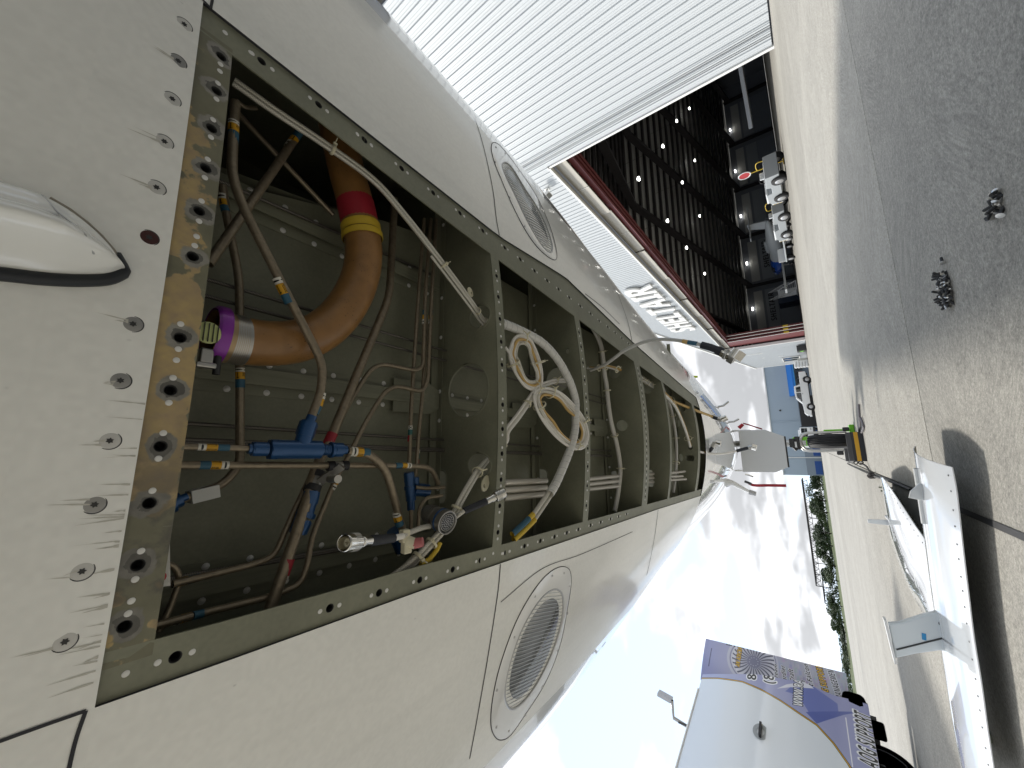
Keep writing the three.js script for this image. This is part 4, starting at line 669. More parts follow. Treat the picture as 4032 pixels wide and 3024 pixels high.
{ const t = thing('wheel_chock_box', 'black box with a lime green flash against the hangar wall', 'box', V(12.5, 0, -60.2)); lpart(t, 'box', rbx(0.7, 1.0, 1.2, 0, 0.5, 0, 0.03), matBlack); lpart(t, 'green_flash', extrude([[-0.3, 0], [0.3, -0.25], [0.3, 0.25]], 0.01).rotateY(-Math.PI / 2).translate(-0.36, 0.5, 0), std(lin(0.2, 0.55, 0.05), 0.6)); }
{ const t = thing('store_window', 'white framed window low on the hangar corner wall', 'window', V(12.9, 0, -68.5)); lpart(t, 'frame', merge([bx(0.1, 0.1, 3.2, 0, 2.9, 0), bx(0.1, 0.1, 3.2, 0, 0.9, 0), bx(0.1, 2.1, 0.1, 0, 1.9, 1.55), bx(0.1, 2.1, 0.1, 0, 1.9, -1.55), bx(0.08, 2.0, 0.06, 0, 1.9, 0)]), matTrim); for (const z of [-0.78, 0.78]) lpart(t, 'pane', bx(0.03, 1.9, 1.45, 0.02, 1.9, z), std(lin(0.05, 0.06, 0.06), 0.1)); }

// ------------------------------------------------------------------ things inside the hangar
function wheelGeo(r, w) { return lathe([[r * 0.55, -w / 2], [r * 0.9, -w / 2], [r, -w * 0.3], [r, w * 0.3], [r * 0.9, w / 2], [r * 0.55, w / 2]], 22).rotateX(Math.PI / 2); }
function rimGeo(r, w) { return lathe([[0, w * 0.40], [r * 0.18, w * 0.42], [r * 0.2, w * 0.28], [r * 0.48, w * 0.2], [r * 0.56, w * 0.5], [r * 0.58, 0], [r * 0.56, -w * 0.5], [0, -w * 0.4]], 20).rotateX(Math.PI / 2); }
const matTyre = std(lin(0.018, 0.018, 0.019), 0.75), matRimGrey = std(lin(0.45, 0.45, 0.45), 0.35, 0.6), matVWhite = phy(lin(0.72, 0.73, 0.73), 0.3, { clearcoat: 0.7, clearcoatRoughness: 0.06 }), matGreyPaint = phy(lin(0.33, 0.35, 0.36), 0.4), matGlass = phy(lin(0.02, 0.025, 0.027), 0.05, { clearcoat: 1 });
function addWheel(t, x, y, z, r, w) { const k = lpart(t, 'wheel', wheelGeo(r, w).translate(x, y, z), matTyre); lpart(k, 'rim', rimGeo(r, w).translate(x, y, z), matRimGrey); return k; }
function tug(x, d, turn, label) {          // long axis along local x, wheels on the ground
  const t = thing('tow_tractor', label, 'tow tractor', V(x, 0, -d), 'tow tractors inside the hangar door'); t.rotation.y = turn;
  lpart(t, 'body', extrude([[-1.5, 0.35], [1.45, 0.30], [1.5, 0.75], [1.2, 0.95], [0.35, 1.0], [0.25, 0.72], [-0.35, 0.72], [-0.45, 0.98], [-1.45, 0.92]], 1.3, 0.03).translate(0, 0, -0.65), matGreyPaint);
  lpart(t, 'hood', rbx(1.1, 0.10, 1.25, 0.8, 1.02, 0, 0.04), matVWhite); lpart(t, 'seat', merge([rbx(0.4, 0.12, 0.45, -0.15, 0.80, 0.25, 0.04), rbx(0.1, 0.4, 0.45, -0.36, 1.02, 0.25, 0.04)]), matVWhite);
  lpart(t, 'front_plate', rbx(0.08, 0.55, 1.3, 1.54, 0.58, 0, 0.02), matVWhite); lpart(t, 'hazard_stripes', merge([0, 1, 2].map(i => bx(0.02, 0.10, 0.5, 1.6, 0.42 + i * 0.16, -0.4))), matYellow); lpart(t, 'steering_wheel', new THREE.TorusGeometry(0.18, 0.02, 6, 16).rotateY(Math.PI / 2).rotateZ(0.5).translate(0.12, 1.12, 0.25), matBlack);
  lpart(t, 'hand_rail', tubeGeo([V(-1.3, 0.9, 0.55), V(-1.3, 1.25, 0.55), V(-0.6, 1.25, 0.55), V(-0.6, 0.95, 0.55)], 0.022, 20, 6), matYellow);
  for (const sx of [-0.95, 0.9]) for (const sz of [-0.68, 0.68]) addWheel(t, sx, 0.36, sz, 0.36, 0.26);
  return t;
}
tug(15.2, 24.9, Math.PI / 2, 'grey and white tow tractor inside the hangar door, with a red disc above');
tug(15.9, 31.2, Math.PI / 2 + 0.25, 'grey and white tow tractor hitched in front of the flat baggage cart');
{ const t = thing('stop_paddle', 'round red disc on a post behind the tow tractor', 'sign', V(16.6, 0, -25.6)); lpart(t, 'disc', new THREE.CylinderGeometry(0.32, 0.32, 0.03, 22).rotateZ(Math.PI / 2).translate(0, 2.0, 0), std(lin(0.35, 0.015, 0.02), 0.5)); lpart(t, 'rim', new THREE.TorusGeometry(0.32, 0.035, 6, 22).rotateY(Math.PI / 2).translate(-0.01, 2.0, 0), matVWhite); lpart(t, 'post', merge([cylGeo(0.03, 0.03, 1.75, 8).translate(0, 0.87, 0), cylGeo(0.2, 0.2, 0.05, 12).translate(0, 0.025, 0)]), matYellow); }
{ const t = thing('baggage_cart', 'low flat grey baggage cart with black wheels inside the hangar', 'cart', V(16.2, 0, -36)); t.rotation.y = Math.PI / 2; lpart(t, 'deck', rbx(4.6, 0.10, 1.3, 0, 0.62, 0, 0.02), matGreyPaint); for (let k = 0; k < 3; k++) lpart(t, 'side_rail', bx(3.2, 0.05, 0.03, 0, 0.28 + k * 0.12, 0.62), matRimGrey); lpart(t, 'end_board', rbx(0.06, 0.5, 1.2, 2.2, 0.9, 0, 0.01), matVWhite); lpart(t, 'canvas_cover', rbx(0.5, 0.25, 0.9, -2.0, 0.78, 0, 0.08), matVWhite); for (const sx of [-1.9, 1.9]) for (const sz of [-0.55, 0.55]) addWheel(t, sx, 0.30, sz, 0.30, 0.18); }
{ // small aircraft with a blue nose parked inside
  const t = thing('parked_airplane', 'small parked airplane with glossy blue nose deep inside the hangar', 'airplane', V(22.5, 0, -52)); t.rotation.y = Math.PI / 2 + 0.12; const matBlueP = phy(lin(0.012, 0.06, 0.30), 0.25, { clearcoat: 1 });
  const body = (a, b, n, r0) => gridGeo(20, n, (i, j) => { const s = mix(a, b, j), q = i * 2 * Math.PI, R = r0(s); return V(s, 1.45 + 0.12 * Math.max(0, s) + R * Math.cos(q) * 0.95 - 0.05 * s, R * Math.sin(q)); });
  const prof = s => s > 2 ? 0.75 * Math.sqrt(Math.max(0.002, 1 - ((s - 2) / 3) ** 2)) : s > -3 ? 0.75 : 0.75 * mix(1, 0.25, (-3 - s) / 4);
  lpart(t, 'nose', body(-4.99 * -1, 0.8, 18, prof), matBlueP); lpart(t, 'cabin', body(0.8, -7, 20, prof), matGreyPaint);
  lpart(t, 'windscreen', gridGeo(10, 6, (i, j) => { const s = mix(2.2, 3.4, j), q = mix(-1.1, 1.1, i), R = prof(s) * 1.012; return V(s, 1.45 + 0.07 * s + R * Math.cos(q) * 0.95, R * Math.sin(q)); }), matGlass);
  lpart(t, 'wing', extrude([[-1.5, -6], [0.6, -0.6], [0.6, 0.6], [-1.5, 6], [-2.4, 6], [-1.8, 0], [-2.4, -6]], 0.14, 0.02).rotateX(Math.PI / 2).translate(0, 1.15, 0), matGreyPaint); lpart(t, 'tail_fin', extrude([[-6.9, 1.6], [-5.4, 1.8], [-6.3, 3.5], [-7.2, 3.6]], 0.1).translate(0, 0, -0.05), matGreyPaint); lpart(t, 'tailplane', extrude([[-7, -2], [-6.2, 0], [-7, 2], [-7.6, 2], [-7.4, 0], [-7.6, -2]], 0.08).rotateX(Math.PI / 2).translate(0, 3.4, 0), matGreyPaint);
  lpart(t, 'engine_cover', new THREE.CylinderGeometry(0.36, 0.36, 0.12, 20).rotateZ(Math.PI / 2).translate(0.2, 2.15, 0.75), std(lin(0.5, 0.02, 0.03), 0.5), 'red engine inlet cover'); lpart(t, 'engine', lathe([[0.36, -1.2], [0.42, -0.6], [0.42, 0.6], [0.34, 1.3]], 18).rotateZ(Math.PI / 2).translate(-0.9, 2.15, 0.75), matGreyPaint);
  lpart(t, 'nose_leg', merge([rod(V(3.2, 1.0, 0), V(3.3, 0.3, 0), 0.06)]), matSteel); addWheel(t, 3.3, 0.25, 0, 0.25, 0.14); for (const s of [-1, 1]) { lpart(t, 'main_leg', rod(V(-1.2, 1.1, s * 1.5), V(-1.2, 0.35, s * 1.5), 0.07), matSteel); addWheel(t, -1.2, 0.33, s * 1.5, 0.33, 0.2); }
}
{ const t = thing('boarding_stairs', 'white rolling boarding stairs with handrails inside the hangar', 'stairs', V(19.5, 0, -57)); t.rotation.y = Math.PI / 2; for (let k = 0; k < 9; k++) lpart(t, 'step', bx(0.28, 0.04, 1.0, -1.1 + k * 0.26, 0.3 + k * 0.22, 0), matVWhite); for (const s of [-0.52, 0.52]) { lpart(t, 'stringer', beam(V(-1.25, 0.2, s), V(1.1, 2.15, s), 0.05, 0.16), matVWhite); lpart(t, 'hand_rail', beam(V(-1.25, 1.1, s), V(1.1, 3.05, s), 0.05, 0.05), matVWhite); for (let k = 0; k < 7; k++) lpart(t, 'baluster', bx(0.03, 0.95, 0.03, -1.1 + k * 0.36, 0.75 + k * 0.30, s), matVWhite); } lpart(t, 'base_frame', merge([bx(2.6, 0.1, 1.1, 0, 0.14, 0), bx(0.1, 1.9, 1.0, 1.05, 1.1, 0)]), matVWhite); }
{ const t = thing('tool_cabinet', 'dark blue tool cabinet beside the boarding stairs', 'cabinet', V(19.5, 0, -61.5)); lpart(t, 'case', rbx(1.0, 2.2, 2.6, 0, 1.1, 0, 0.03), std(lin(0.015, 0.025, 0.05), 0.4)); for (let k = 0; k < 4; k++) for (let j = 0; j < 2; j++) lpart(t, 'drawer', rbx(0.03, 0.4, 1.15, -0.515, 0.35 + k * 0.5, -0.65 + j * 1.3, 0.01), std(lin(0.02, 0.03, 0.06), 0.3)); }
{ // dark jet engines and fuselage near the door
  const t = thing('parked_jet', 'dark grey jet with round engine inlets parked in the hangar gloom', 'airplane', V(24, 0, -19)); const mg = phy(lin(0.16, 0.17, 0.18), 0.35, { clearcoat: 0.5 }); t.rotation.y = 0.35;
  lpart(t, 'fuselage', gridGeo(22, 26, (i, j) => { const s = mix(-7, 7, j), q = i * 2 * Math.PI, R = 0.95 * Math.pow(Math.max(0.001, 1 - (s / 7.05) ** 4), 0.5); return V(s, 2.0 + R * Math.cos(q), R * Math.sin(q)); }), mg);
  for (const s of [-1, 1]) { lpart(t, 'engine', lathe([[0.35, -1.4], [0.5, -0.7], [0.55, 0.6], [0.5, 1.3], [0.42, 1.32], [0.4, 0.4], [0, 0.3]], 22).rotateZ(-Math.PI / 2).translate(-4, 2.5, s * 1.7), mg); lpart(t, 'main_leg', rod(V(-0.5, 1.4, s * 1.2), V(-0.5, 0.3, s * 1.2), 0.08), matSteel); addWheel(t, -0.5, 0.35, s * 1.2, 0.35, 0.2); }
  lpart(t, 'wing', extrude([[-2, -7], [1.2, -0.8], [1.2, 0.8], [-2, 7], [-3, 7], [-1.8, 0], [-3, -7]], 0.16, 0.02).rotateX(Math.PI / 2).translate(0, 1.4, 0), mg); lpart(t, 'tail_fin', extrude([[-6.6, 2.6], [-4.2, 2.8], [-6.2, 5.0], [-7.4, 5.0]], 0.14).translate(0, 0, -0.07), mg); lpart(t, 'nose_leg', rod(V(5, 1.3, 0), V(5, 0.25, 0), 0.07), matSteel); addWheel(t, 5, 0.25, 0, 0.25, 0.15);
}
// ------------------------------------------------------------------ far side of the apron
{
  const D = 85, b = thing('metal_building', 'pale blue ribbed metal building with a bright blue awning across the apron', 'building', V(6, 0, -D)); const mW = std(lin(0.36, 0.43, 0.50), 0.5), mW2 = std(lin(0.20, 0.24, 0.29), 0.5), mB = std(lin(0.012, 0.065, 0.26), 0.5), mAw = std(lin(0.015, 0.16, 0.52), 0.6);
  const sheet = (() => { const n = 12, g = gridGeo(n * 2, 1, (i, j) => V(i * 1.0, j, (Math.round(i * n * 2) % 4 < 2 ? 0.04 : 0)), null); const k = nonIdx(g); k.computeVertexNormals(); return k; })();
  const wall = (x0, x1, y0, y1, mat, nm, z) => { for (let x = x0; x < x1 - 0.01; x += 1.0) { const m = piece(b, nm, sheet, mat, V(x, y0, -D + z)); m.scale.set(Math.min(1, x1 - x), y1 - y0, 1); } };
  wall(-1.6, 21, 2.2, 6.6, mW, 'siding_sheet', 0.1); wall(-4.6, -1.6, 2.0, 5.6, mW, 'siding_sheet', 0.05);
  part(b, 'core', merge([bx(22.6, 6.5, 10, 9.7, 3.25, -D - 5.1), bx(3.0, 5.5, 9, -3.1, 2.75, -D - 4.7)]), mW2);
  part(b, 'roof_edge', bx(22.8, 0.18, 0.3, 9.7, 6.65, -D + 0.15), matTrim); part(b, 'roof_edge', bx(3.1, 0.14, 0.3, -3.1, 5.65, -D + 0.12), matTrim); part(b, 'downpipe', bx(0.14, 6.4, 0.14, -1.6, 3.2, -D + 0.2), matTrim); part(b, 'downpipe', bx(0.12, 4.2, 0.12, 4.8, 4.4, -D + 0.2), mW);
  part(b, 'lower_wall', bx(13, 2.2, 0.1, 1.9, 1.1, -D + 0.06), mW2); for (const [x0, x1] of [[-4.4, -2.2], [-1.3, 3.2]]) part(b, 'blue_band', bx(x1 - x0, 0.95, 0.06, (x0 + x1) / 2, 0.55, -D + 0.16), mB); part(b, 'dark_opening', bx(5.4, 2.1, 0.08, 6.4, 1.05, -D + 0.15), matFrameSteel);
  const aw = part(b, 'awning', merge([extrude([[0, 0], [1.3, -0.75], [1.3, -1.1], [0, -1.1]], 6.0).rotateY(-Math.PI / 2).translate(15.2, 3.25, -D + 0.15)]), mAw, 'bright blue sloped awning'); part(aw, 'awning_edge', bx(6.1, 0.1, 0.05, 12.2, 2.15, -D + 1.48), std(lin(0.05, 0.3, 0.6), 0.5));
  part(b, 'stair_rail', beam(V(19.6, 5.3, -D + 0.5), V(15.2, 2.9, -D + 0.5), 0.12, 0.25), matTrim); part(b, 'vent', new THREE.SphereGeometry(0.16, 10, 8).translate(6.8, 4.9, -D + 0.2), matDarkSteel);
  for (let k = 0; k < 4; k++) part(b, 'window', bx(1.0, 1.0, 0.05, 10.2 + k * 1.4, 1.35, -D + 0.14), matGlass);
}
function pickup(x, d, label) {
  const t = thing('pickup_truck', label, 'pickup truck', V(x, 0, -d)); t.rotation.y = Math.PI;   // local +x is the nose
  const wh = 0.40, arch = (cx) => { const p = []; for (let i = 0; i <= 8; i++) { const a = Math.PI - i / 8 * Math.PI; p.push([cx + 0.48 * Math.cos(a), 0.45 + 0.46 * Math.sin(a)]); } return p; };
  lpart(t, 'body', extrude([[-2.75, 0.55], ...arch(-1.75), ...arch(1.75), [2.70, 0.5], [2.75, 0.85], [2.5, 1.08], [1.25, 1.18], [0.55, 1.75], [-0.1, 1.83], [-0.95, 1.80], [-1.15, 1.16], [-2.75, 1.12]], 1.75, 0.05).translate(0, 0, -0.875), matVWhite);
  for (const s of [-1, 1]) { lpart(t, 'side_window', extrude([[-0.92, 1.22], [-0.2, 1.2], [-0.2, 1.68], [-0.82, 1.68]], 0.02).translate(0, 0, s * 0.93 - 0.01), matGlass); lpart(t, 'side_window', extrude([[-0.1, 1.2], [1.0, 1.2], [0.5, 1.66], [-0.1, 1.7]], 0.02).translate(0, 0, s * 0.93 - 0.01), matGlass); const dr = lpart(t, 'door', extrude([[-0.15, 0.6], [1.05, 0.6], [1.1, 1.15], [-0.15, 1.15]], 0.012).translate(0, 0, s * 0.932 - 0.006), matVWhite); lpart(dr, 'handle', bx(0.16, 0.04, 0.03, 0.05, 1.05, s * 0.95), matDarkSteel); lpart(t, 'headlight', rbx(0.1, 0.16, 0.32, 2.72, 0.85, s * 0.7, 0.03), matRimGrey); lpart(t, 'mirror', rbx(0.1, 0.14, 0.16, 0.95, 1.28, s * 1.05, 0.03), matBlack); }
  lpart(t, 'windscreen', beam(V(1.16, 1.22, 0), V(0.64, 1.68, 0), 1.5, 0.02), matGlass); lpart(t, 'bumper', rbx(0.2, 0.22, 1.85, 2.82, 0.52, 0, 0.05), matVWhite); lpart(t, 'rear_lamp', bx(0.03, 0.3, 0.12, -2.81, 0.95, -0.82), matRed); lpart(t, 'chassis', bx(5.2, 0.2, 1.3, 0, 0.42, 0), matBlack);
  for (const sx of [-1.75, 1.75]) for (const s of [-0.8, 0.8]) addWheel(t, sx, wh, s, wh, 0.26);
  return t;
}
pickup(6.9, 62, 'white extended cab pickup truck parked before the pale blue building');
{ const t = thing('stacked_barriers', 'white ribbed plastic barriers stacked behind the pickup truck', 'barrier', V(11.0, 0, -63)); for (let k = 0; k < 5; k++) lpart(t, 'rib', rbx(0.9, 0.30, 1.0, 0, 0.16 + k * 0.31, 0, 0.1), matVWhite); }
{ const t = thing('box_truck', 'white cab-over truck parked behind the nose wheel', 'truck', V(2.0, 0, -74)); t.rotation.y = 0.2; lpart(t, 'cab', rbx(2.0, 1.75, 1.7, 0, 1.3, 0, 0.15), matVWhite); lpart(t, 'windscreen', rbx(1.7, 0.75, 0.06, 0, 1.65, 0.84, 0.05), matGlass); lpart(t, 'bumper', rbx(2.0, 0.3, 0.2, 0, 0.42, 0.86, 0.05), matBlack); for (const s of [-1, 1]) { lpart(t, 'headlight', rbx(0.35, 0.18, 0.05, s * 0.7, 0.85, 0.86, 0.03), matRimGrey); lpart(t, 'mirror', merge([bx(0.05, 0.5, 0.05, s * 1.12, 1.9, 0.7), rbx(0.2, 0.35, 0.08, s * 1.2, 1.7, 0.7, 0.03)]), matBlack); const w = lpart(t, 'wheel', wheelGeo(0.38, 0.24).rotateY(Math.PI / 2).translate(s * 0.85, 0.38, 0.1), matTyre); lpart(w, 'rim', rimGeo(0.38, 0.24).rotateY(Math.PI / 2).translate(s * 0.85, 0.38, 0.1), matRimGrey); } lpart(t, 'cargo_box', rbx(2.1, 1.9, 3.6, 0, 1.5, -2.7, 0.05), matVWhite); lpart(t, 'chassis', bx(1.4, 0.25, 5, 0, 0.5, -1.8), matBlack); for (const s of [-1, 1]) lpart(t, 'wheel', wheelGeo(0.38, 0.24).rotateY(Math.PI / 2).translate(s * 0.85, 0.38, -3.2), matTyre); }

// ------------------------------------------------------------------ trees and the open steel shed beyond the grass
const leafMats = [lin(0.045, 0.075, 0.022), lin(0.06, 0.095, 0.03), lin(0.035, 0.06, 0.02)].map(c => phy(c, 0.8, { side: THREE.DoubleSide, transmission: 0.25, thickness: 0 }));
const matBark = std(lin(0.06, 0.045, 0.03), 0.9);
function crownGeo(rx, ry, n, size) {
  const pos = [], lobes = []; for (let k = 0; k < 9; k++) lobes.push([rr(-0.65, 0.65), rr(-0.45, 0.7), rr(-0.65, 0.65), rr(0.25, 0.5)]);
  for (let i = 0; i < n; i++) {
    const l = lobes[i % 9], u = rr(-1, 1), a = rr(0, 6.283), q = Math.cbrt(rr(0.25, 1)) * l[3], s = Math.sqrt(1 - u * u); const c = V((l[0] + q * s * Math.cos(a)) * rx, (l[1] + q * u) * ry, (l[2] + q * s * Math.sin(a)) * rx);
    const e = new THREE.Euler(rr(0, 6), rr(0, 6), rr(0, 6)), k = size * rr(0.6, 1.3); for (const p of [[-k, 0], [0, -k * 0.5], [k, 0], [-k, 0], [k, 0], [0, k * 0.5]]) { const v = V(p[0], p[1], 0).applyEuler(e).add(c); pos.push(v.x, v.y, v.z); }
  }
  const g = new THREE.BufferGeometry(); g.setAttribute('position', new THREE.Float32BufferAttribute(pos, 3)); g.computeVertexNormals(); return g;
}
const crowns = [0, 1, 2, 3].map(() => crownGeo(1, 1, 2600, 0.075));
const trunkG = (() => { const limbs = [rod(V(0, 0, 0), V(0.03, 0.5, 0), 0.07, 0.05, 8)]; for (let k = 0; k < 5; k++) limbs.push(rod(V(0.03, 0.42 + k * 0.02, 0), V(0.45 * Math.cos(k * 1.3), 0.85 + 0.1 * (k % 2), 0.45 * Math.sin(k * 1.3)), 0.035, 0.012, 6)); return merge(limbs); })();
const treeAt = [[-11.5, 112, 4.6, 3.0], [-14.5, 116, 4.3, 3.2], [-18, 110, 3.6, 3], [-21.5, 115, 4.0, 3.2], [-25, 112, 3.4, 3], [-29, 116, 3.8, 3.2], [-33, 112, 3.1, 3], [-37, 115, 3.0, 3], [-40, 118, 1.8, 2.6], [-44, 116, 1.5, 2.4], [-48, 120, 1.9, 3], [-55, 118, 2.2, 3], [-62, 120, 2.0, 3], [-70, 118, 2.4, 3.2], [-8.5, 118, 3.2, 2.4], [-6.4, 120, 2.6, 2.2]];
treeAt.forEach(([x, d, h, w], i) => { const t = thing('broadleaf_tree', i < 8 || i > 13 ? 'dense green tree in the row below the dark steel shed' : 'low green tree in the far row behind the printed van', 'tree', V(x, 0, -d), i < 8 || i > 13 ? 'trees before the steel shed' : 'low trees along the far edge'); lpart(t, 'trunk', trunkG, matBark).scale.set(h * 0.5, h * 0.52, h * 0.5); const c = lpart(t, 'crown', crowns[i % 4], leafMats[i % 3]); c.scale.set(w, h * 0.42, w); c.position.y = h * 0.46; c.rotation.y = i * 1.7; });
{ const g = []; for (let k = 0; k < 5; k++) g.push(crownGeo(16, 0.9, 2600, 0.28).translate(-80 + k * 20 - 8, 0.6, -136 - k)); const m = struct('hedgerow', merge(g), leafMats[2]); m.userData = { kind: 'stuff', label: 'low green scrub along the far edge of the field', category: 'scrub' }; }
{
  const D = 135, t = thing('steel_shed', 'long open steel shed of dark trusses standing behind the trees', 'shed', V(-24, 0, -D));
  const bay = (x0, x1, top, nm) => { const n = Math.round((x1 - x0) / 1.4); part(t, 'roof_slab', bx(x1 - x0, 0.22, 8, (x0 + x1) / 2, top, -D - 3.5), matFrameSteel); part(t, 'lower_chord', bx(x1 - x0, 0.12, 0.14, (x0 + x1) / 2, top - 1.1, -D + 0.4), matFrameSteel); for (let k = 0; k < n; k++) { const a = x0 + k * (x1 - x0) / n, b = x0 + (k + 1) * (x1 - x0) / n; part(t, 'truss_web', merge([beam(V(a, top - 1.1, -D + 0.4), V((a + b) / 2, top - 0.1, -D + 0.4), 0.10, 0.10), beam(V((a + b) / 2, top - 0.1, -D + 0.4), V(b, top - 1.1, -D + 0.4), 0.10, 0.10)]), matFrameSteel); if (k % 2 === 0) part(t, 'post', bx(0.16, top, 0.16, a, top / 2, -D + 0.4), matFrameSteel); } };
  bay(-35.6, -8.5, 4.75); bay(-39.6, -35.6, 3.4);
}
{ // lamp post behind the van
  const a = atD(zL(170, 880), 30), b = atD(zL(268, 935), 30), c = atD(zL(290, 1150), 30), t = thing('street_lamp', 'grey light pole with a slanted lamp head rising behind the van roof', 'street lamp', V(c.x, 0, c.z)); part(t, 'head', beam(a, b, 0.5, 0.22), matRimGrey); part(t, 'pole', sweep([b, c.clone().lerp(b, 0.4), V(c.x, c.y * 0.7, c.z), V(c.x, 0, c.z)], 0.11, 10), matRimGrey);
}
// ------------------------------------------------------------------ nose gear and forward details of the jet
{
  const DG = 5.55, door = [[0.0402, 0.1343], [0.0395, 0.085], [0.0248, 0.0535], [-0.0381, 0.0535], [-0.0485, 0.075], [-0.0493, 0.1342]].map(([a, b]) => [a * DG, CAM_H + b * DG]);
  const gd = part(jet, 'nose_gear_door', extrude(door, 0.03, 0.006).translate(0, 0, -DG - 0.03), phy(lin(0.62, 0.63, 0.63), 0.4, { clearcoat: 0.3 }), 'grey-white nose gear door plate'); part(gd, 'rubber_edge', beam(V(0.14, CAM_H + 0.0515 * DG, -DG - 0.015), V(-0.215, CAM_H + 0.0515 * DG, -DG - 0.015), 0.03, 0.018), matBlack);
  part(jet, 'nose_gear_well', merge([...[-1, 1].map(s => gridGeo(8, 1, (i, j) => { const p = onBelly(s * GBW, mix(GB0, GB1, i)); if (j) p.y = 1.75; return p; })), ...[GB0, GB1].map(d => gridGeo(8, 1, (i, j) => { const p = onBelly(mix(-GBW, GBW, i), d); if (j) p.y = 1.75; return p; })), gridGeo(1, 1, (i, j) => V(xc(6) + mix(-GBW, GBW, i) * 1.05, 1.75, -mix(GB0 - 0.01, GB1 + 0.01, j)))]), matPrimer);
  for (const s of [-1, 1]) part(jet, 'gear_bay_door', rbx(0.02, 0.22, 0.75, -0.02 + s * 0.25, CAM_H + 0.135 * DG, -DG - 0.5, 0.006), matSkinGloss);
  const wx = 0.075, wd = 5.98, wr = 0.245;
  part(jet, 'nose_leg', merge([rod(V(wx - 0.01, 1.7, -wd - 0.05), V(wx - 0.01, 0.62, -wd), 0.045, 0.04, 16), rod(V(wx - 0.01, 0.66, -wd), V(wx - 0.01, 0.5, -wd), 0.032, 0.032, 14)]), matSteel);
  part(jet, 'torque_link', merge([rbx(0.11, 0.06, 0.06, wx - 0.01, 0.635, -wd + 0.05, 0.01), rbx(0.16, 0.05, 0.05, wx - 0.01, 0.585, -wd + 0.04, 0.01), rod(V(wx - 0.1, 0.6, -wd + 0.06), V(wx - 0.02, 0.66, -wd + 0.07), 0.014)]), matDarkSteel);
  part(jet, 'leg_tag', merge([bx(0.07, 0.02, 0.01, wx - 0.03, 0.60, -wd + 0.09)]), matTrim);
  const tyre = lathe([[0.13, -0.060], [0.19, -0.075], [0.225, -0.070], [0.24, -0.045], [0.245, -0.036], [0.238, -0.034], [0.238, -0.028], [0.2455, -0.026], [0.2455, -0.014], [0.239, -0.012], [0.239, -0.006], [0.246, -0.004], [0.246, 0.004], [0.239, 0.006], [0.239, 0.012], [0.2455, 0.014], [0.2455, 0.026], [0.238, 0.028], [0.238, 0.034], [0.245, 0.036], [0.24, 0.045], [0.225, 0.070], [0.19, 0.075], [0.13, 0.060]], 48).rotateZ(Math.PI / 2).rotateY(0.06).translate(wx, wr, -wd);
  const ty = part(jet, 'nose_wheel', tyre, matTyre, 'black ribbed nose wheel tyre'); part(ty, 'rim', lathe([[0, -0.05], [0.05, -0.055], [0.13, -0.05], [0.13, 0.05], [0.05, 0.055], [0, 0.05]], 24).rotateZ(Math.PI / 2).translate(wx, wr, -wd), matRimGrey);
  for (const s of [-1, 1]) part(jet, 'fork_arm', sweep([V(wx + s * 0.015, 0.56, -wd + 0.02), V(wx + s * 0.06, 0.555, -wd + 0.02), V(wx + s * 0.095, 0.53, -wd + 0.02), V(wx + s * 0.108, 0.48, -wd + 0.02), V(wx + s * 0.11, 0.36, -wd + 0.015), V(wx + s * 0.105, 0.245, -wd)], 0.016, 12), matSteel);
  part(jet, 'spray_guard', sweep(Array.from({ length: 13 }, (_, i) => { const a = Math.PI * (i / 12); return V(wx + 0.10 * Math.cos(a), 0.46 + 0.085 * Math.sin(a), -wd + 0.20); }).flatMap((p, i, l) => i === 0 ? [V(wx + 0.105, 0.12, -wd + 0.2), p] : i === l.length - 1 ? [p, V(wx - 0.105, 0.16, -wd + 0.2)] : [p]), 0.013, 10), matSteel);
  part(jet, 'tow_pin', merge([rbx(0.04, 0.06, 0.05, wx + 0.135, 0.12, -wd + 0.2, 0.01), rbx(0.04, 0.06, 0.05, wx - 0.135, 0.2, -wd + 0.2, 0.01)]), matDarkSteel);
  // lime green wheel lift standing behind the tyre
  const lift = thing('wheel_lift', 'lime green towing cradle standing behind the nose wheel', 'towing gear', V(0.06, 0, -6.55)); const lime = std(lin(0.19, 0.56, 0.03), 0.5); lpart(lift, 'upright', rbx(0.12, 0.62, 0.05, 0.03, 0.34, 0, 0.01), lime); lpart(lift, 'foot_plate', rbx(0.40, 0.05, 0.14, 0.03, 0.026, 0, 0.01), lime); lpart(lift, 'side_flag', rbx(0.03, 0.26, 0.1, 0.16, 0.18, 0.05, 0.01), lime); lpart(lift, 'hitch', rbx(0.06, 0.05, 0.06, 0.01, 0.66, 0, 0.01), matDarkSteel);
  // two rubber chocks tied with a rope
  const chock = (x, d, turn, label) => { const t = thing('wheel_chock', label, 'wheel chock', V(x, 0, -d)); t.rotation.y = turn; lpart(t, 'block', extrude([[-0.075, 0.004], [0.075, 0.004], [0.065, 0.10], [0.03, 0.135], [-0.03, 0.135], [-0.065, 0.10]], 0.30, 0.004).rotateY(Math.PI / 2).translate(-0.15, 0, 0), matBlack); const st = lpart(t, 'yellow_stripe', merge([bx(0.306, 0.034, 0.004, 0, 0.060, 0.0755).rotateX(0), bx(0.306, 0.034, 0.004, 0, 0.060, -0.0755)]), std(lin(0.62, 0.33, 0.02), 0.6)); lpart(t, 'rope_eye', new THREE.TorusGeometry(0.018, 0.006, 6, 12).translate(-0.17, 0.05, 0), matDarkSteel); return t; };
  chock(0.01, 5.62, 0.04, 'black wheel chock with yellow stripe pressed against the front of the tyre facing aft'); chock(-0.01, 6.36, 0.04, 'black wheel chock with yellow stripe behind the nose wheel');
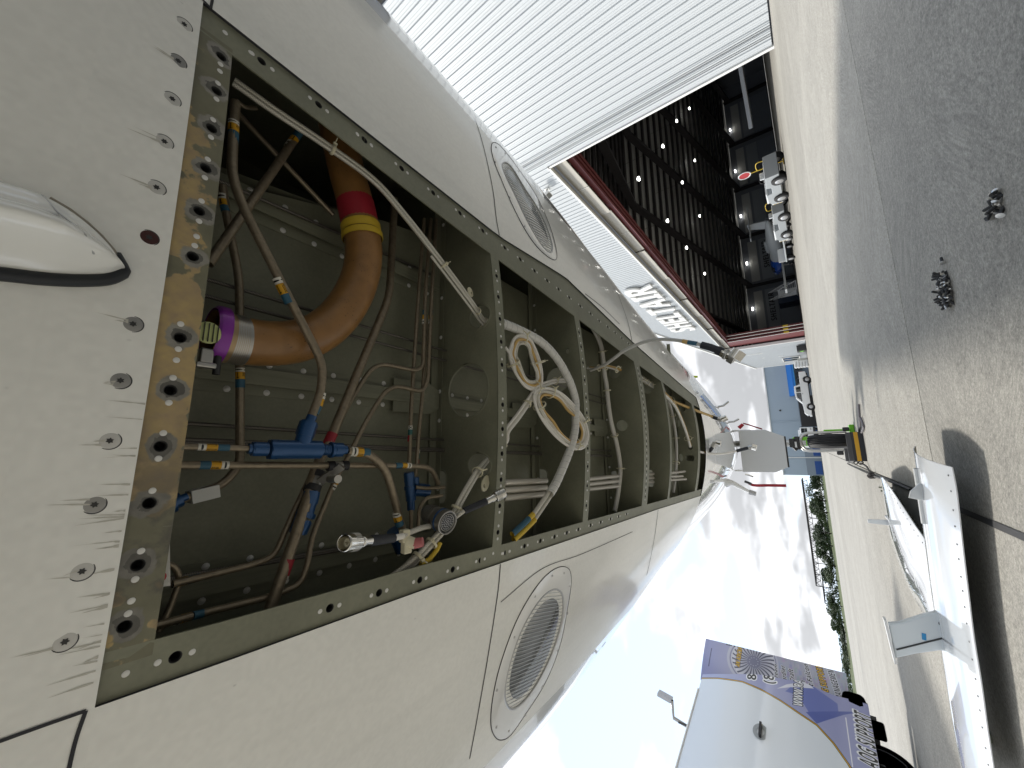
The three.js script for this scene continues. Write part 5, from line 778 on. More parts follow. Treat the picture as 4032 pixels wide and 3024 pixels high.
  const rope = thing('chock_rope', 'grey rope trailing from the wheel chocks over the concrete', 'rope', V(-0.17, 0, -5.6)); const rp = [V(-0.165, 0.05, -5.62), V(-0.19, 0.02, -5.5), atGround(zJ(2060, 930), 0.012), atGround(zJ(2100, 945), 0.012), atGround(zK(570, 385), 0.012), atGround(zK(700, 430), 0.012), atGround(zK(800, 475), 0.012)]; part(rope, 'strand', tubeGeo(rp, 0.009, 60, 8), std(lin(0.09, 0.085, 0.08), 0.9)); part(rope, 'strand', tubeGeo([V(-0.17, 0.06, -6.3), atGround(zJ(1850, 830), 0.012), atGround(zJ(1960, 885), 0.012), atGround(zJ(2060, 930), 0.014)], 0.007, 40, 8), std(lin(0.09, 0.085, 0.08), 0.9)); { const k = atGround(zJ(2075, 935), 0.02); part(rope, 'knot', new THREE.TorusKnotGeometry(0.018, 0.009, 40, 8).translate(k.x, 0.03, k.z), std(lin(0.10, 0.09, 0.085), 0.9)); }
  const bar = thing('lashing_strap', 'forked grey strap lying on the concrete beside the chock', 'strap', V(0.25, 0, -5.3)); part(bar, 'strap', merge([tubeGeo([atGround(zJ(1955, 560), 0.015), atGround(zJ(1958, 440), 0.02), atGround(zJ(1950, 315), 0.012)], 0.010, 30, 8), tubeGeo([atGround(zJ(1975, 560), 0.015), atGround(zJ(1990, 500), 0.012), atGround(zJ(1965, 430), 0.015)], 0.010, 30, 8)]), std(lin(0.14, 0.13, 0.14), 0.8));
  // probes, mast antenna, ribbons, hinge line on the nose
  const onHull = (q, d0) => atD(q, d0);
  const mast = part(jet, 'drain_mast', (() => { const a = onHull(zJ(850, 1000), 4.6), b = onHull(zJ(1000, 1078), 4.62), c = onHull(zJ(1055, 1095), 4.62); return merge([sweep([a.clone().add(V(0.0, 0.06, 0)), a, b], t => mix(0.05, 0.014, Math.min(1, t * 1.3)), 14), rod(b, c, 0.022, 0.018, 10)]); })(), matSkinGloss, 'white flared mast under the nose'); part(mast, 'mast_tip', rod(onHull(zJ(995, 1078), 4.62), onHull(zJ(1055, 1095), 4.62), 0.026, 0.022, 10), matRimGrey);
  const probe = (q0, q1, q2, d) => part(jet, 'pitot_probe', sweep([onHull(q0, d), onHull(q1, d), onHull(q2, d + 0.02)], 0.012, 8), matSteel);
  probe(zJ(725, 335), zJ(770, 325), zJ(815, 290), 5.0); probe(zJ(815, 468), zJ(860, 465), zJ(905, 442), 5.8); probe(zJ(960, 925), zJ(990, 930), zJ(1030, 945), 6.2);
  const ribbon = (pts, d, w) => { const P = pts.map(q => onHull(zJ(...q), d)), c = new THREE.CatmullRomCurve3(P).getPoints(16); return gridGeo(16, 1, (i, j) => c[Math.round(i * 16)].clone().add(V((j - 0.5) * w, 0, (j - 0.5) * 0.01 + 0.006 * Math.sin(i * 14)))); };
  const rb = thing('warning_ribbon', 'red ribbon hanging from a covered probe left of the nose gear door', 'ribbon', onHull(zJ(960, 985), 5.9), 'red ribbons on the nose probes'); part(rb, 'cloth', ribbon([[985, 1000], [1030, 1018], [1150, 1020], [1318, 1022]], 5.9, 0.035), std(lin(0.32, 0.02, 0.03), 0.8)); part(rb, 'probe_cover', rod(onHull(zJ(955, 985), 5.9), onHull(zJ(1015, 1008), 5.9), 0.016, 0.016), matBlack);
  const rc = thing('warning_ribbon', 'red cap with a thin red ribbon blown across above the nose gear door', 'ribbon', onHull(zJ(930, 500), 5.9), 'red ribbons on the nose probes'); part(rc, 'cap', rod(onHull(zJ(905, 520), 5.9), onHull(zJ(942, 488), 5.9), 0.024, 0.02), std(lin(0.4, 0.02, 0.03), 0.6)); part(rc, 'cloth', ribbon([[942, 480], [990, 492], [1050, 512], [1110, 530]], 5.9, 0.018), std(lin(0.32, 0.02, 0.03), 0.8));
  const yl = thing('probe_flag', 'lime yellow flag sticking out beside the forward fuselage', 'flag', onHull(zI(870, 435), 4.3)); part(yl, 'flag', rod(onHull(zI(860, 435), 4.3), onHull(zI(940, 435), 4.3), 0.012, 0.012, 8), std(lin(0.5, 0.6, 0.03), 0.6));
}
// streamlined antenna with its black sealant, on the belly right above the camera
{
  const edge = l => { const c = new THREE.CatmullRomCurve3(l.map(q => toBelly(zD(...q))).map(h => V(h.u, 0, h.d)), false, 'centripetal'); return t => c.getPointAt(clamp(t)); };
  const eA = edge([[-150, 578], [0, 590], [90, 600], [180, 604], [235, 600], [270, 584]]), eB = edge([[-150, 340], [0, 392], [90, 422], [170, 470], [235, 530], [270, 584]]), H = 0.045;
  const pt = (t, j) => { const a = eA(t), b = eB(t), p = onBelly(mix(a.x, b.x, j), mix(a.z, b.z, j)); const k = Math.sin(j * Math.PI), ridge = Math.pow(k, 0.8) * (0.75 + 0.25 * Math.cos((j - 0.42) * 9)); p.y -= H * ridge * Math.pow(clamp((1 - t) * 2.2), 0.55) * Math.sqrt(clamp(t * 6)); return p; };
  const mA = phy(lin(0.80, 0.80, 0.76), 0.22, { clearcoat: 1, clearcoatRoughness: 0.04 }); const fin = part(jet, 'blade_antenna', gridGeo(50, 26, (i, j) => pt(i, j)), mA, 'white streamlined antenna on the belly'); const bead = std(lin(0.012, 0.014, 0.018), 0.5);
  part(fin, 'sealant_bead', sweep(Array.from({ length: 41 }, (_, i) => { const p = eA(i / 40); return onBelly(p.x - 0.001, p.z, -0.002); }).concat([0.97, 0.93, 0.88].map(t => { const p = eB(t); return onBelly(p.x, p.z, -0.001); })), k => 0.0048 * (k > 0.93 ? 0.7 : 1), 9), bead, 'black sealant bead');
  part(fin, 'joint_line', sweep([0, 0.25, 0.5, 0.75, 1].map(k => pt(mix(0.42, 0.72, k), mix(0.93, 0.30, k)).add(V(0, -0.0004, 0))), 0.0006, 5), matRimGrey); part(fin, 'sealant_bead', sweep([0.45, 0.55, 0.65, 0.75, 0.85, 0.93].map(t => pt(t, 0.97).add(V(0, -0.0006, 0))), 0.0012, 6), std(lin(0.30, 0.27, 0.22), 0.7));
}
// oval lights with ribbed lenses
function ovalLight(outer, inner, ribDir, screws) {
  const loop = (l) => { const P = l.map(q => toBelly(q)).map(h => V(h.u, 0, h.d)); return new THREE.CatmullRomCurve3(P, true, 'centripetal').getPoints(96); };
  const o = loop(outer), i0 = loop(inner), cen = i0.reduce((a, p) => a.add(p), V(0, 0, 0)).multiplyScalar(1 / i0.length);
  const align = (A) => { let k = 0, best = 9; A.forEach((p, i) => { const a = Math.abs(Math.atan2(p.z - cen.z, p.x - cen.x)); if (a < best) { best = a; k = i; } }); let r = A.slice(0, -1); k %= r.length; r = r.slice(k).concat(r.slice(0, k)); const ccw = (r[10].x - cen.x) * (r[20].z - cen.z) - (r[20].x - cen.x) * (r[10].z - cen.z); if (ccw < 0) { r = [r[0], ...r.slice(1).reverse()]; } return r; };
  const A = align(o), B = align(i0), n = Math.min(A.length, B.length), at = (l, t) => l[Math.floor(t * n) % n];
  const ring = part(jet, 'light_frame', gridGeo(n, 3, (t, j) => { const a = at(A, t), b = at(B, t), p = a.clone().lerp(b, j); return onBelly(p.x, p.z, j === 0 ? -0.0006 : -0.0018); }), matSkinGloss, 'oval frame of a recessed light');
  part(ring, 'frame_seam', sweep(A.concat([A[0]]).map(p => onBelly(p.x, p.z, -0.0005)), 0.0009, 5), matSeamDark);
  const lens = part(ring, 'ribbed_lens', gridGeo(n, 26, (t, j) => { const b = at(B, t), p = cen.clone().lerp(b, j); const w = p.x * ribDir[0] + p.z * ribDir[1]; return onBelly(p.x, p.z, 0.0012 - 0.004 * (1 - j * j)); }), phy(lin(0.20, 0.21, 0.215), 0.09, { metalness: 0.25, clearcoat: 1, clearcoatRoughness: 0.03 }), 'ribbed glass lens');
  part(ring, 'lens_rim', sweep(B.concat([B[0]]).map(p => onBelly(p.x, p.z, -0.001)), 0.0022, 6), matRimGrey);
  // ribs: raised lines moulded in the glass
  const ext = B.map(p => (p.x - cen.x) * ribDir[0] + (p.z - cen.z) * ribDir[1]), lo = Math.min(...ext), hi = Math.max(...ext), N = 30, tx = -ribDir[1], tz = ribDir[0]; const ribs = [];
  const inside = p => { let c = false; for (let i = 0, j = n - 1; i < n; j = i++) { const a = B[i], b = B[j]; if ((a.z > p.z) !== (b.z > p.z) && p.x < (b.x - a.x) * (p.z - a.z) / (b.z - a.z) + a.x) c = !c; } return c; };
  for (let k = 1; k < N; k++) { const w = mix(lo, hi, k / N), run = []; for (let s = -0.3; s <= 0.3; s += 0.004) { const p = V(cen.x + ribDir[0] * w + tx * s, 0, cen.z + ribDir[1] * w + tz * s); if (inside(p)) run.push(p); } if (run.length > 3) { const e = run.filter((_, i) => i % 3 === 0 || i === run.length - 1); part(ring, 'lens_rib', sweep(e.map(p => { const q = B.reduce((m, b) => Math.min(m, Math.hypot(b.x - p.x, b.z - p.z)), 9); const r = clamp(1 - q / 0.05); return onBelly(p.x, p.z, 0.0010 - 0.004 * (1 - r * r)); }), 0.0007, 5), matRibGlass); } }
  for (const q of screws) { const c = toBelly(q); piece(ring, 'screw', rivetGeo, matRimGrey, onBelly(c.u, c.d, -0.0019), V(0, -1, 0)); }
}
const matRibGlass = phy(lin(0.42, 0.44, 0.45), 0.12, { clearcoat: 1 });
ovalLight([[440, 1480], [400, 1455], [376, 1380], [385, 1230], [430, 1020], [530, 740], [640, 540], [740, 420], [830, 374], [880, 400], [888, 480], [865, 640], [810, 900], [720, 1120], [600, 1310], [500, 1450]].map(p => zX(...p)), [[510, 1282], [470, 1240], [462, 1160], [490, 1010], [560, 800], [640, 650], [720, 550], [790, 518], [832, 560], [832, 680], [790, 850], [720, 1020], [640, 1160], [570, 1245]].map(p => zX(...p)), [0.97, 0.24], [[765, 432], [840, 415], [875, 498], [655, 565], [862, 672], [522, 822], [798, 908], [412, 1160], [702, 1138], [593, 1318], [408, 1395], [487, 1420]].map(p => zX(...p)));
ovalLight([[1060, 935], [1053, 985], [1075, 1070], [1120, 1180], [1180, 1320], [1260, 1480], [1340, 1600], [1440, 1690], [1478, 1690], [1470, 1600], [1420, 1440], [1340, 1270], [1240, 1120], [1150, 1000], [1100, 945]].map(p => zW(...p)), [[1135, 1063], [1120, 1090], [1150, 1170], [1200, 1270], [1260, 1400], [1330, 1530], [1400, 1630], [1440, 1650], [1448, 1600], [1410, 1480], [1340, 1340], [1270, 1235], [1200, 1120], [1165, 1075]].map(p => zW(...p)), [0.97, -0.24], [[1080, 965], [1140, 1005], [1225, 1120], [1075, 1060], [1170, 1290], [1405, 1440], [1268, 1480], [1465, 1610]].map(p => zW(...p)));

// ------------------------------------------------------------------ removed belly panels lying on the apron
const matPanel = phy(lin(0.58, 0.60, 0.62), 0.10, { clearcoat: 1, clearcoatRoughness: 0.02 }), matUnder = matPrimer;
function groundPanel(label, near, far, yN, yF, crown) {
  const N = new THREE.CatmullRomCurve3(near.map(q => atGround(q, yN)), false, 'centripetal'), Fc = new THREE.CatmullRomCurve3(far.map(q => atGround(q, yF)), false, 'centripetal');
  const at = (t, s) => { const p = N.getPointAt(t).lerp(Fc.getPointAt(t), s); p.y += crown * 4 * s * (1 - s); return p; };
  const t = thing('belly_panel', label, 'aircraft panel', V(at(0.5, 0.5).x, 0, at(0.5, 0.5).z), 'belly panels laid on the concrete');
  part(t, 'outer_skin', gridGeo(60, 14, (i, j) => at(i, j)), matPanel); part(t, 'inner_skin', gridGeo(60, 14, (i, j) => { const p = at(i, j); p.y -= 0.003; return p; }), matUnder);
  part(t, 'panel_edge', merge([0, 1].map(s => gridGeo(60, 1, (i, j) => { const p = at(i, s); p.y -= 0.003 * j; return p; })).concat([0, 1].map(s => gridGeo(14, 1, (i, j) => { const p = at(s, i); p.y -= 0.003 * j; return p; })))), matTrim);
  const dot = lathe([[0, 0.0005], [0.0026, 0.0004], [0.0034, -0.001]], 12); for (let k = 0; k < 18; k++) for (const s of [0.05, 0.93]) { const q = at((k + 0.5 + rr(-0.1, 0.1)) / 18, s); piece(t, 'screw_hole', dot, matDarkSteel, q.add(V(0, 0.0006, 0))); }
  for (const k of [0.12, 0.5, 0.88]) for (const s of [0.75]) { const p = at(k, s); part(t, 'stiffener', rbx(0.03, Math.max(0.01, p.y - 0.004), 0.03, p.x, (p.y - 0.004) / 2, p.z, 0.004), matUnder); }
  return { t, at };
}
const pnA = groundPanel('long glossy white belly panel with tall blade antenna, its edge raised off the concrete', [zK(1135, 290), zK(1168, 460), zK(1190, 640), zK(1230, 1000), zK(1270, 1330), zM(1222, 480), zM(1290, 900), zM(1345, 1300), zM(1410, 1720)], [zK(835, 115), zK(868, 380), zK(892, 620), zK(930, 900), zK(965, 1180), zM(885, 240), zM(965, 680), zM(1040, 1150), zM(1150, 1720)], 0.065, 0.075, 0.035);
const pnB = groundPanel('glossy white belly panel with small antennas, half covered by the longer panel', [zK(572, 375), zK(690, 545), zK(830, 760), zK(945, 940), zK(1020, 1160), zK(1060, 1500)], [zK(566, 372), zK(582, 560), zK(618, 820), zK(660, 960), zK(760, 1220), zK(905, 1500)], 0.10, 0.05, 0.012);
{ // ribbed grille under the raised edge of the second panel
  const g = []; for (let k = 0; k < 14; k++) { const a = atGround(zK(mix(640, 900, k / 13) + 14, mix(460, 850, k / 13)), 0.004), b = a.clone().add(V(0.0, 0.07, -0.03)); g.push(beam(a, b, 0.012, 0.012)); } part(pnB.t, 'inner_grille', merge(g), matUnder);
  const blade = (parent, b0, b1, tq, lab, matB, w) => { const P0 = b0, P1 = b1, up = tq; const dir = P1.clone().sub(P0), L = dir.length(); dir.normalize(); const s = [[0, 0], [L, 0], [L * 0.92, up * 0.8], [L * 0.75, up], [L * 0.45, up * 0.98], [L * 0.12, up * 0.3]]; const g = extrude(s, w, w * 0.35).translate(0, 0, -w / 2); const m = new THREE.Matrix4().makeBasis(dir, V(0, 1, 0), new THREE.Vector3().crossVectors(dir, V(0, 1, 0))); g.applyMatrix4(m).translate(P0.x, P0.y, P0.z); return part(parent, 'blade_antenna', g, matB, lab); };
  const matAnt = phy(lin(0.62, 0.63, 0.62), 0.35, { clearcoat: 0.4 });
  { const f0 = pnA.at(0.13, 0.5), on = q => along(q, (f0.z) / rayOf(q).z), o2 = [zK(948, 392), zK(870, 430), zK(805, 488), zK(793, 535), zK(888, 552), zK(968, 556)].map(on); part(pnA.t, 'blade_antenna', extrude(o2.map(p => [p.x, p.y]), 0.008, 0.003).translate(0, 0, f0.z - 0.004), matAnt, 'grey swept blade antenna'); } part(pnA.t, 'antenna_base', tubeGeo([pnA.at(0.05, 0.62).add(V(0, 0.002, 0)), pnA.at(0.23, 0.53).add(V(0, 0.002, 0))], 0.009, 12, 8).scale(1, 1, 1), matAnt);
  // tall antenna with a cross plate on top: from the photograph's outline on the plane through its foot
  const foot = pnA.at(0.585, 0.55), fp = q => { const r = rayOf(q); return along(q, foot.z / r.z); };
  const oo = [zM(1000, 225), zM(760, 290), zM(560, 355), zM(470, 362), zM(525, 640), zM(690, 600), zM(900, 570), zM(1030, 585)].map(fp), gTall = extrude(oo.map(p => [p.x, p.y]), 0.022, 0.006).translate(0, 0, foot.z - 0.011);
  const big = part(pnA.t, "tall_antenna", gTall, phy(lin(0.62, 0.66, 0.67), 0.35, { clearcoat: 0.5 }), 'tall grey-white blade antenna with a cross plate'); const c0 = fp(zM(418, 310)), c1 = fp(zM(515, 700)); part(big, 'cross_plate', beam(c0, c1, 0.05, 0.008), matTrim); part(big, 'foot_flange', beam(fp(zM(985, 215)), fp(zM(1045, 595)), 0.05, 0.012), matAnt);
  const s0 = fp(zM(520, 575)), s1 = fp(zM(960, 465)); part(big, 'edge_groove', sweep([s0, s1].map(p => p.clone().add(V(0, 0, 0.018))), 0.003, 6), matDarkSteel); { const b0 = fp(zM(765, 430)), b1 = fp(zM(768, 488)); part(big, 'blue_mark', beam(b0.add(V(0, 0, 0.018)), b1.add(V(0, 0, 0.018)), 0.002, 0.012), std(lin(0.03, 0.25, 0.5), 0.5)); }
  for (const [qq, r] of [[zM(925, 345), 0.009], [zM(950, 432), 0.007], [zM(965, 505), 0.006]]) { const p = fp(qq); part(big, 'bolt_recess', new THREE.SphereGeometry(r, 12, 8).scale(1.2, 1, 0.5).translate(p.x, p.y, foot.z + 0.017), matDarkSteel); }
  const b0 = pnB.at(0.42, 0.75); const wr2 = [zK(600, 690), zK(640, 745), zK(665, 830), zK(680, 895)].map(q => atGround(q, 0.075)); part(pnB.t, 'rod_antenna', tubeGeo(wr2, 0.009, 24, 8), matAnt); part(pnB.t, 'rod_antenna', tubeGeo([zK(800, 1065), zK(835, 1110), zK(850, 1190), zK(868, 1270)].map(q => atGround(q, 0.078)), 0.010, 24, 8), matAnt);
  { const m = atGround(zK(610, 740), 0.07); part(pnB.t, 'stub_antenna', extrude([[-0.015, 0], [0.015, 0], [0.010, 0.10], [-0.010, 0.10]], 0.012, 0.003).translate(m.x, m.y, m.z), matAnt); }
}
// ------------------------------------------------------------------ loose screws on the concrete
{
  const headG = lathe([[0, 0.0035], [0.0075, 0.0035], [0.0078, 0.0025], [0.004, 0]], 14), shank = cylGeo(0.0035, 0.0035, 0.024, 8).translate(0, -0.012, 0), ringG = lathe([[0.0028, 0.0036], [0.0026, 0.0015], [0, 0.0015]], 10);
  const sc = thing('screw', 'single loose screw apart from both groups on the concrete', 'screw', atGround(zZ(645, 1105), 0.0085)); lpart(sc, 'head', headG, matSteel); lpart(sc, 'shank', merge([shank, ...Array.from({ length: 6 }, (_, i) => new THREE.TorusGeometry(0.0036, 0.0006, 4, 8).rotateX(Math.PI / 2).translate(0, -0.006 - i * 0.003, 0))]), matDarkSteel); lpart(sc, 'drive_recess', ringG, matBlack); sc.rotation.set(0.3, 0.5, 1.35);
  const copy = (p, label, group, e) => { const c = sc.clone(); c.name = numbered('screw'); c.position.copy(p); c.rotation.copy(e); c.userData = { label, category: 'screw', group }; scene.add(c); };
  const rowP = [[1045, 585], [1060, 545], [1080, 530], [1068, 635], [1078, 650], [1062, 665], [1070, 680], [1040, 740], [1120, 715], [1045, 690], [1085, 600]];
  rowP.forEach(([x, y], i) => copy(atGround(zZ(x, y), 0.0085), 'loose screw in the small straggling row on the concrete', 'small row of screws', new THREE.Euler(rr(0, 6), rr(0, 6), Math.PI / 2 + rr(-0.3, 0.2))));
  const c0 = atGround(zZ(690, 1330), 0);
  for (let i = 0; i < 64; i++) { const a = rr(0, 6.283), q = Math.sqrt(rnd()), p = V(c0.x + Math.cos(a) * q * 0.062, 0, c0.z + Math.sin(a) * q * 0.048); p.y = 0.0085 + 0.014 * (1 - q) * rnd(); copy(p, 'loose screw heaped in the larger pile on the concrete', 'pile of screws', new THREE.Euler(rr(0, 6), rr(0, 6), rr(0.5, 2.4))); }
}
// ------------------------------------------------------------------ loose cables and connectors hanging in the bay
const curveOf = P => new THREE.CatmullRomCurve3(P, false, 'centripetal');
const strand = (t, P, r, mat, label) => part(t, 'cable', sweep(curveOf(P).getPoints(P.length * 8), r, 9), mat, label);
const tieHead = rbx(0.0042, 0.0034, 0.0052, 0, 0, 0, 0.001, 1);
function tie(t, p, dir, R) {
  const q = new THREE.Quaternion().setFromUnitVectors(V(0, 0, 1), dir.clone().normalize()); const g = merge([new THREE.TorusGeometry(R, 0.0011, 6, 18).scale(1, 1, 2), tieHead.clone().translate(0, R + 0.002, 0), bx(0.0022, 0.008, 0.001, 0.001, R + 0.006, 0)]);
  let spin = new THREE.Quaternion().setFromAxisAngle(V(0, 0, 1), rr(2.4, 4.2)); g.applyQuaternion(spin).applyQuaternion(q).translate(p.x, p.y, p.z); return part(t, 'cable_tie', g, matNylon);
}
const tieOn = (t, c, k, R) => tie(t, c.getPoint(k), c.getTangent(k), R);
const offs = (P, du, dv) => P.map((p, i) => { const T = P[Math.min(i + 1, P.length - 1)].clone().sub(P[Math.max(i - 1, 0)]).normalize(), s = new THREE.Vector3().crossVectors(T, V(0, 1, 0)).normalize(); return p.clone().addScaledVector(s, du).addScaledVector(V(0, 1, 0), dv); });
function metalConnector(t, a, b, R, opts = {}) {   // from cable end a to open front b
  const d = b.clone().sub(a), L = d.length(); d.normalize(); const q = new THREE.Quaternion().setFromUnitVectors(V(0, 1, 0), d); const put = g => g.applyQuaternion(q).translate(a.x, a.y, a.z);
  const body = part(t, opts.name || 'connector', put(lathe([[R * 0.55, 0], [R * 0.62, L * 0.02], [R * 0.62, L * 0.28], [R * 0.75, L * 0.3], [R * 0.75, L * 0.42], [R * 0.6, L * 0.44], [R * 0.6, L * 0.48], [R * 0.95, L * 0.5], [R, L * 0.53], [R, L * 0.96], [R * 0.95, L], [R * 0.82, L], [R * 0.80, L * 0.62], [0, L * 0.6]], 30)), matChrome, opts.label);
  const kn = []; for (let i = 0; i < 30; i++) kn.push(bx(R * 0.06, L * 0.22, R * 0.08, R * 1.0, L * 0.66, 0).rotateY(i / 30 * 6.2832)); part(body, 'knurled_ring', put(merge(kn)), matSteel);
  part(body, 'insulator', put(lathe([[R * 0.5, L * 0.60], [R * 0.5, L * 0.88], [R * 0.12, L * 0.88], [R * 0.12, L * 0.62]], 20)), matNylon); part(body, 'centre_pin', put(cylGeo(R * 0.1, R * 0.07, L * 0.3, 10).translate(0, L * 0.8, 0)), matChrome); return body;
}
// 1. braided bundle along the starboard side of the bay
{
  const P = [[505, 176, 0.468], [595, 240, 0.466], [700, 310, 0.463], [812, 393, 0.460], [879, 470, 0.457], [938, 545, 0.455], [987, 610, 0.453], [1020, 655, 0.452]].map(([x, y, h]) => atY(zD(x, y), h)); P.push(atD(zD(1045, 692), 0.535), atD(zD(1062, 705), 0.57));
  const t = thing('cable_bundle', 'bundle of white braided cables along the starboard side of the open bay', 'cable', P[3]), r = pxSize(P[3], 15) / 2;
  for (const [a, b] of [[r * 1.05, 0], [-r * 1.05, 0], [0.2 * r, r * 1.6]]) strand(t, offs(P, a, b), r, matBraid); strand(t, offs(P.slice(5), -r * 4, 0), r * 0.8, matBraid);
  const c = curveOf(P); for (const k of [0.24, 0.60, 0.82, 0.9]) tieOn(t, c, k, r * 2.3); const e = P[7]; part(t, 'mounting_tab', extrude(ellipsePts(0, 0, 0.008, 0.012, 14), 0.0015, 0, [ellipsePts(0, 0.005, 0.003, 0.003, 10)]).rotateX(-1.2).translate(e.x + 0.022, e.y + 0.004, e.z), matNylon);
}
// 2. spiral-wrapped bundle that ends in yellow sleeves
const coilRel = 0.448;
{
  const P = [zG(360, 770), zG(460, 810), zG(580, 865), zG(690, 930), zG(790, 1030), zG(870, 1150), zG(935, 1290), zG(968, 1420), zH(1012, 330), zH(1010, 500), zH(985, 640), zH(940, 780), zH(880, 930), zH(800, 1110), zH(730, 1230)].map((q, i) => atY(q, mix(0.455, 0.44, i / 14)));
  const t = thing('wrapped_harness', 'cable harness in white spiral wrap curving behind the coils, with yellow sleeved ends', 'cable', P[7]), R = pxSize(P[5], 30) / 2, c = curveOf(P), pts = c.getPoints(190); const matWrap = phy(lin(0.80, 0.79, 0.74), 0.45, { transmission: 0.2, thickness: 0 });
  part(t, 'spiral_wrap', sweep(pts, k => R * (1 + 0.07 * ((k * 34) % 1)), 14), matWrap); const helix = []; for (let i = 0; i <= 680; i++) { const k = i / 680, p = c.getPoint(k), T = c.getTangent(k), n = V(0, 1, 0).addScaledVector(T, -T.y).normalize(), b = new THREE.Vector3().crossVectors(T, n), a = k * 34 * 6.2832; helix.push(p.addScaledVector(n, Math.cos(a) * R * 1.03).addScaledVector(b, Math.sin(a) * R * 1.03)); } part(t, 'wrap_edge', sweep(helix, R * 0.045, 5), matRimGrey);
  const E = [zH(800, 1110), zH(730, 1230), zH(650, 1350), zH(560, 1480), zH(440, 1600), zH(330, 1700)].map((q, i) => atY(q, mix(0.441, 0.452, i / 5))), r = R * 0.5;
  for (const s of [-1, 1]) strand(t, offs(E.slice(0, 4), s * r * 1.15, 0), r, matBraid); for (const s of [-1, 1]) part(t, 'yellow_sleeve', sweep(curveOf(offs(E.slice(3), s * r * 1.25, 0)).getPoints(14), r * 1.2, 10), matYellow, 'yellow heat-shrink sleeve'); part(t, 'blue_sleeve', sweep(offs([E[4].clone().lerp(E[3], 0.6), E[4], E[5]], -r * 1.25, 0), r * 1.28, 10), matBlueTape); strand(t, offs(E.slice(0, 4), 0, r * 1.5), r * 0.5, matWireTan);
}
// 3. two coils of spare white wire tied in a figure eight
{
  const l1 = [[440, 955], [475, 890], [530, 873], [590, 900], [640, 990], [680, 1110], [692, 1220], [680, 1290], [630, 1312], [560, 1290], [490, 1200], [440, 1090], [425, 1010]], l2 = [[560, 150], [590, 300], [700, 490], [850, 650], [1000, 735], [1110, 715], [1150, 600], [1110, 430], [980, 250], [830, 120], [690, 80], [600, 95]];
  const cen = l => l.reduce((a, p) => [a[0] + p[0] / l.length, a[1] + p[1] / l.length], [0, 0]); const base = atY(zG(660, 1300), coilRel);
  const t = thing('wire_coils', 'two tied coils of white and tan wire hanging in a figure eight', 'wire', base), r = pxSize(base, 11.5) / 2;
  const loop = (l, z, mats, st, h0) => { const c = cen(l); mats.forEach((m, k) => { const P = l.map(([x, y], i) => { const dx = x - c[0], dy = y - c[1], L = Math.hypot(dx, dy), q = 1 - k * st / L; return atY(z(c[0] + dx * q, c[1] + dy * q), h0 + 0.0012 * ((k * 7 + i) % 3) + 0.0022 * (k % 2)); }); part(t, 'wire_loop', sweep(new THREE.CatmullRomCurve3(P, true, 'centripetal').getPoints(90), r, 8), m); }); };
  loop(l1, zG, [matWire, matWire, matWireTan, matWire, matBraid], 16, coilRel); loop(l2, zH, [matWire, matWire, matBraid, matWire, matWireTan], 21, coilRel - 0.004);
  for (const [q, q2, w] of [[zG(455, 1100), zG(475, 1150), 1], [zG(655, 1095), zG(665, 1140), 1], [zG(530, 890), zG(570, 890), 1], [zG(640, 1300), zG(690, 1290), 1], [zH(620, 270), zH(640, 310), 1], [zH(1010, 690), zH(1060, 700), 1], [zH(735, 120), zH(790, 150), 1], [zH(1100, 420), zH(1120, 460), 1]]) { const a = atY(q, coilRel + 0.002), b = atY(q2, coilRel + 0.002); tie(t, a, b.sub(a), r * 4.6); }
  const tail = [zG(660, 1300), zG(590, 1400), zG(500, 1530), zG(405, 1660), zH(255, 640), zH(200, 700)].map((q, i) => atY(q, coilRel + i * 0.004)); for (const s of [-1.6, 0, 1.6]) strand(t, offs(tail, s * r, 0), r, s ? matWire : matBraid); tieOn(t, curveOf(tail), 0.25, r * 3); tieOn(t, curveOf(tail), 0.93, r * 3);
  const br = [zG(650, 1300), zG(720, 1270), zG(800, 1245), zG(890, 1240), zG(960, 1215)].map((q, i) => atY(q, coilRel + i * 0.012)); for (const s of [-1, 1]) strand(t, offs(br, s * r, 0), r, matWire); tieOn(t, curveOf(br), 0.5, r * 2.6); const e2 = br[4]; part(t, 'mounting_tab', extrude(ellipsePts(0, 0, 0.008, 0.013, 14), 0.0015, 0, [ellipsePts(0, 0.005, 0.003, 0.003, 10)]).rotateX(-1.2).rotateY(0.5).translate(e2.x, e2.y, e2.z), matNylon); const up = [zG(390, 965), zG(440, 1040), zG(470, 1105)].map(q => atY(q, coilRel)); strand(t, up, r, matWire);
}
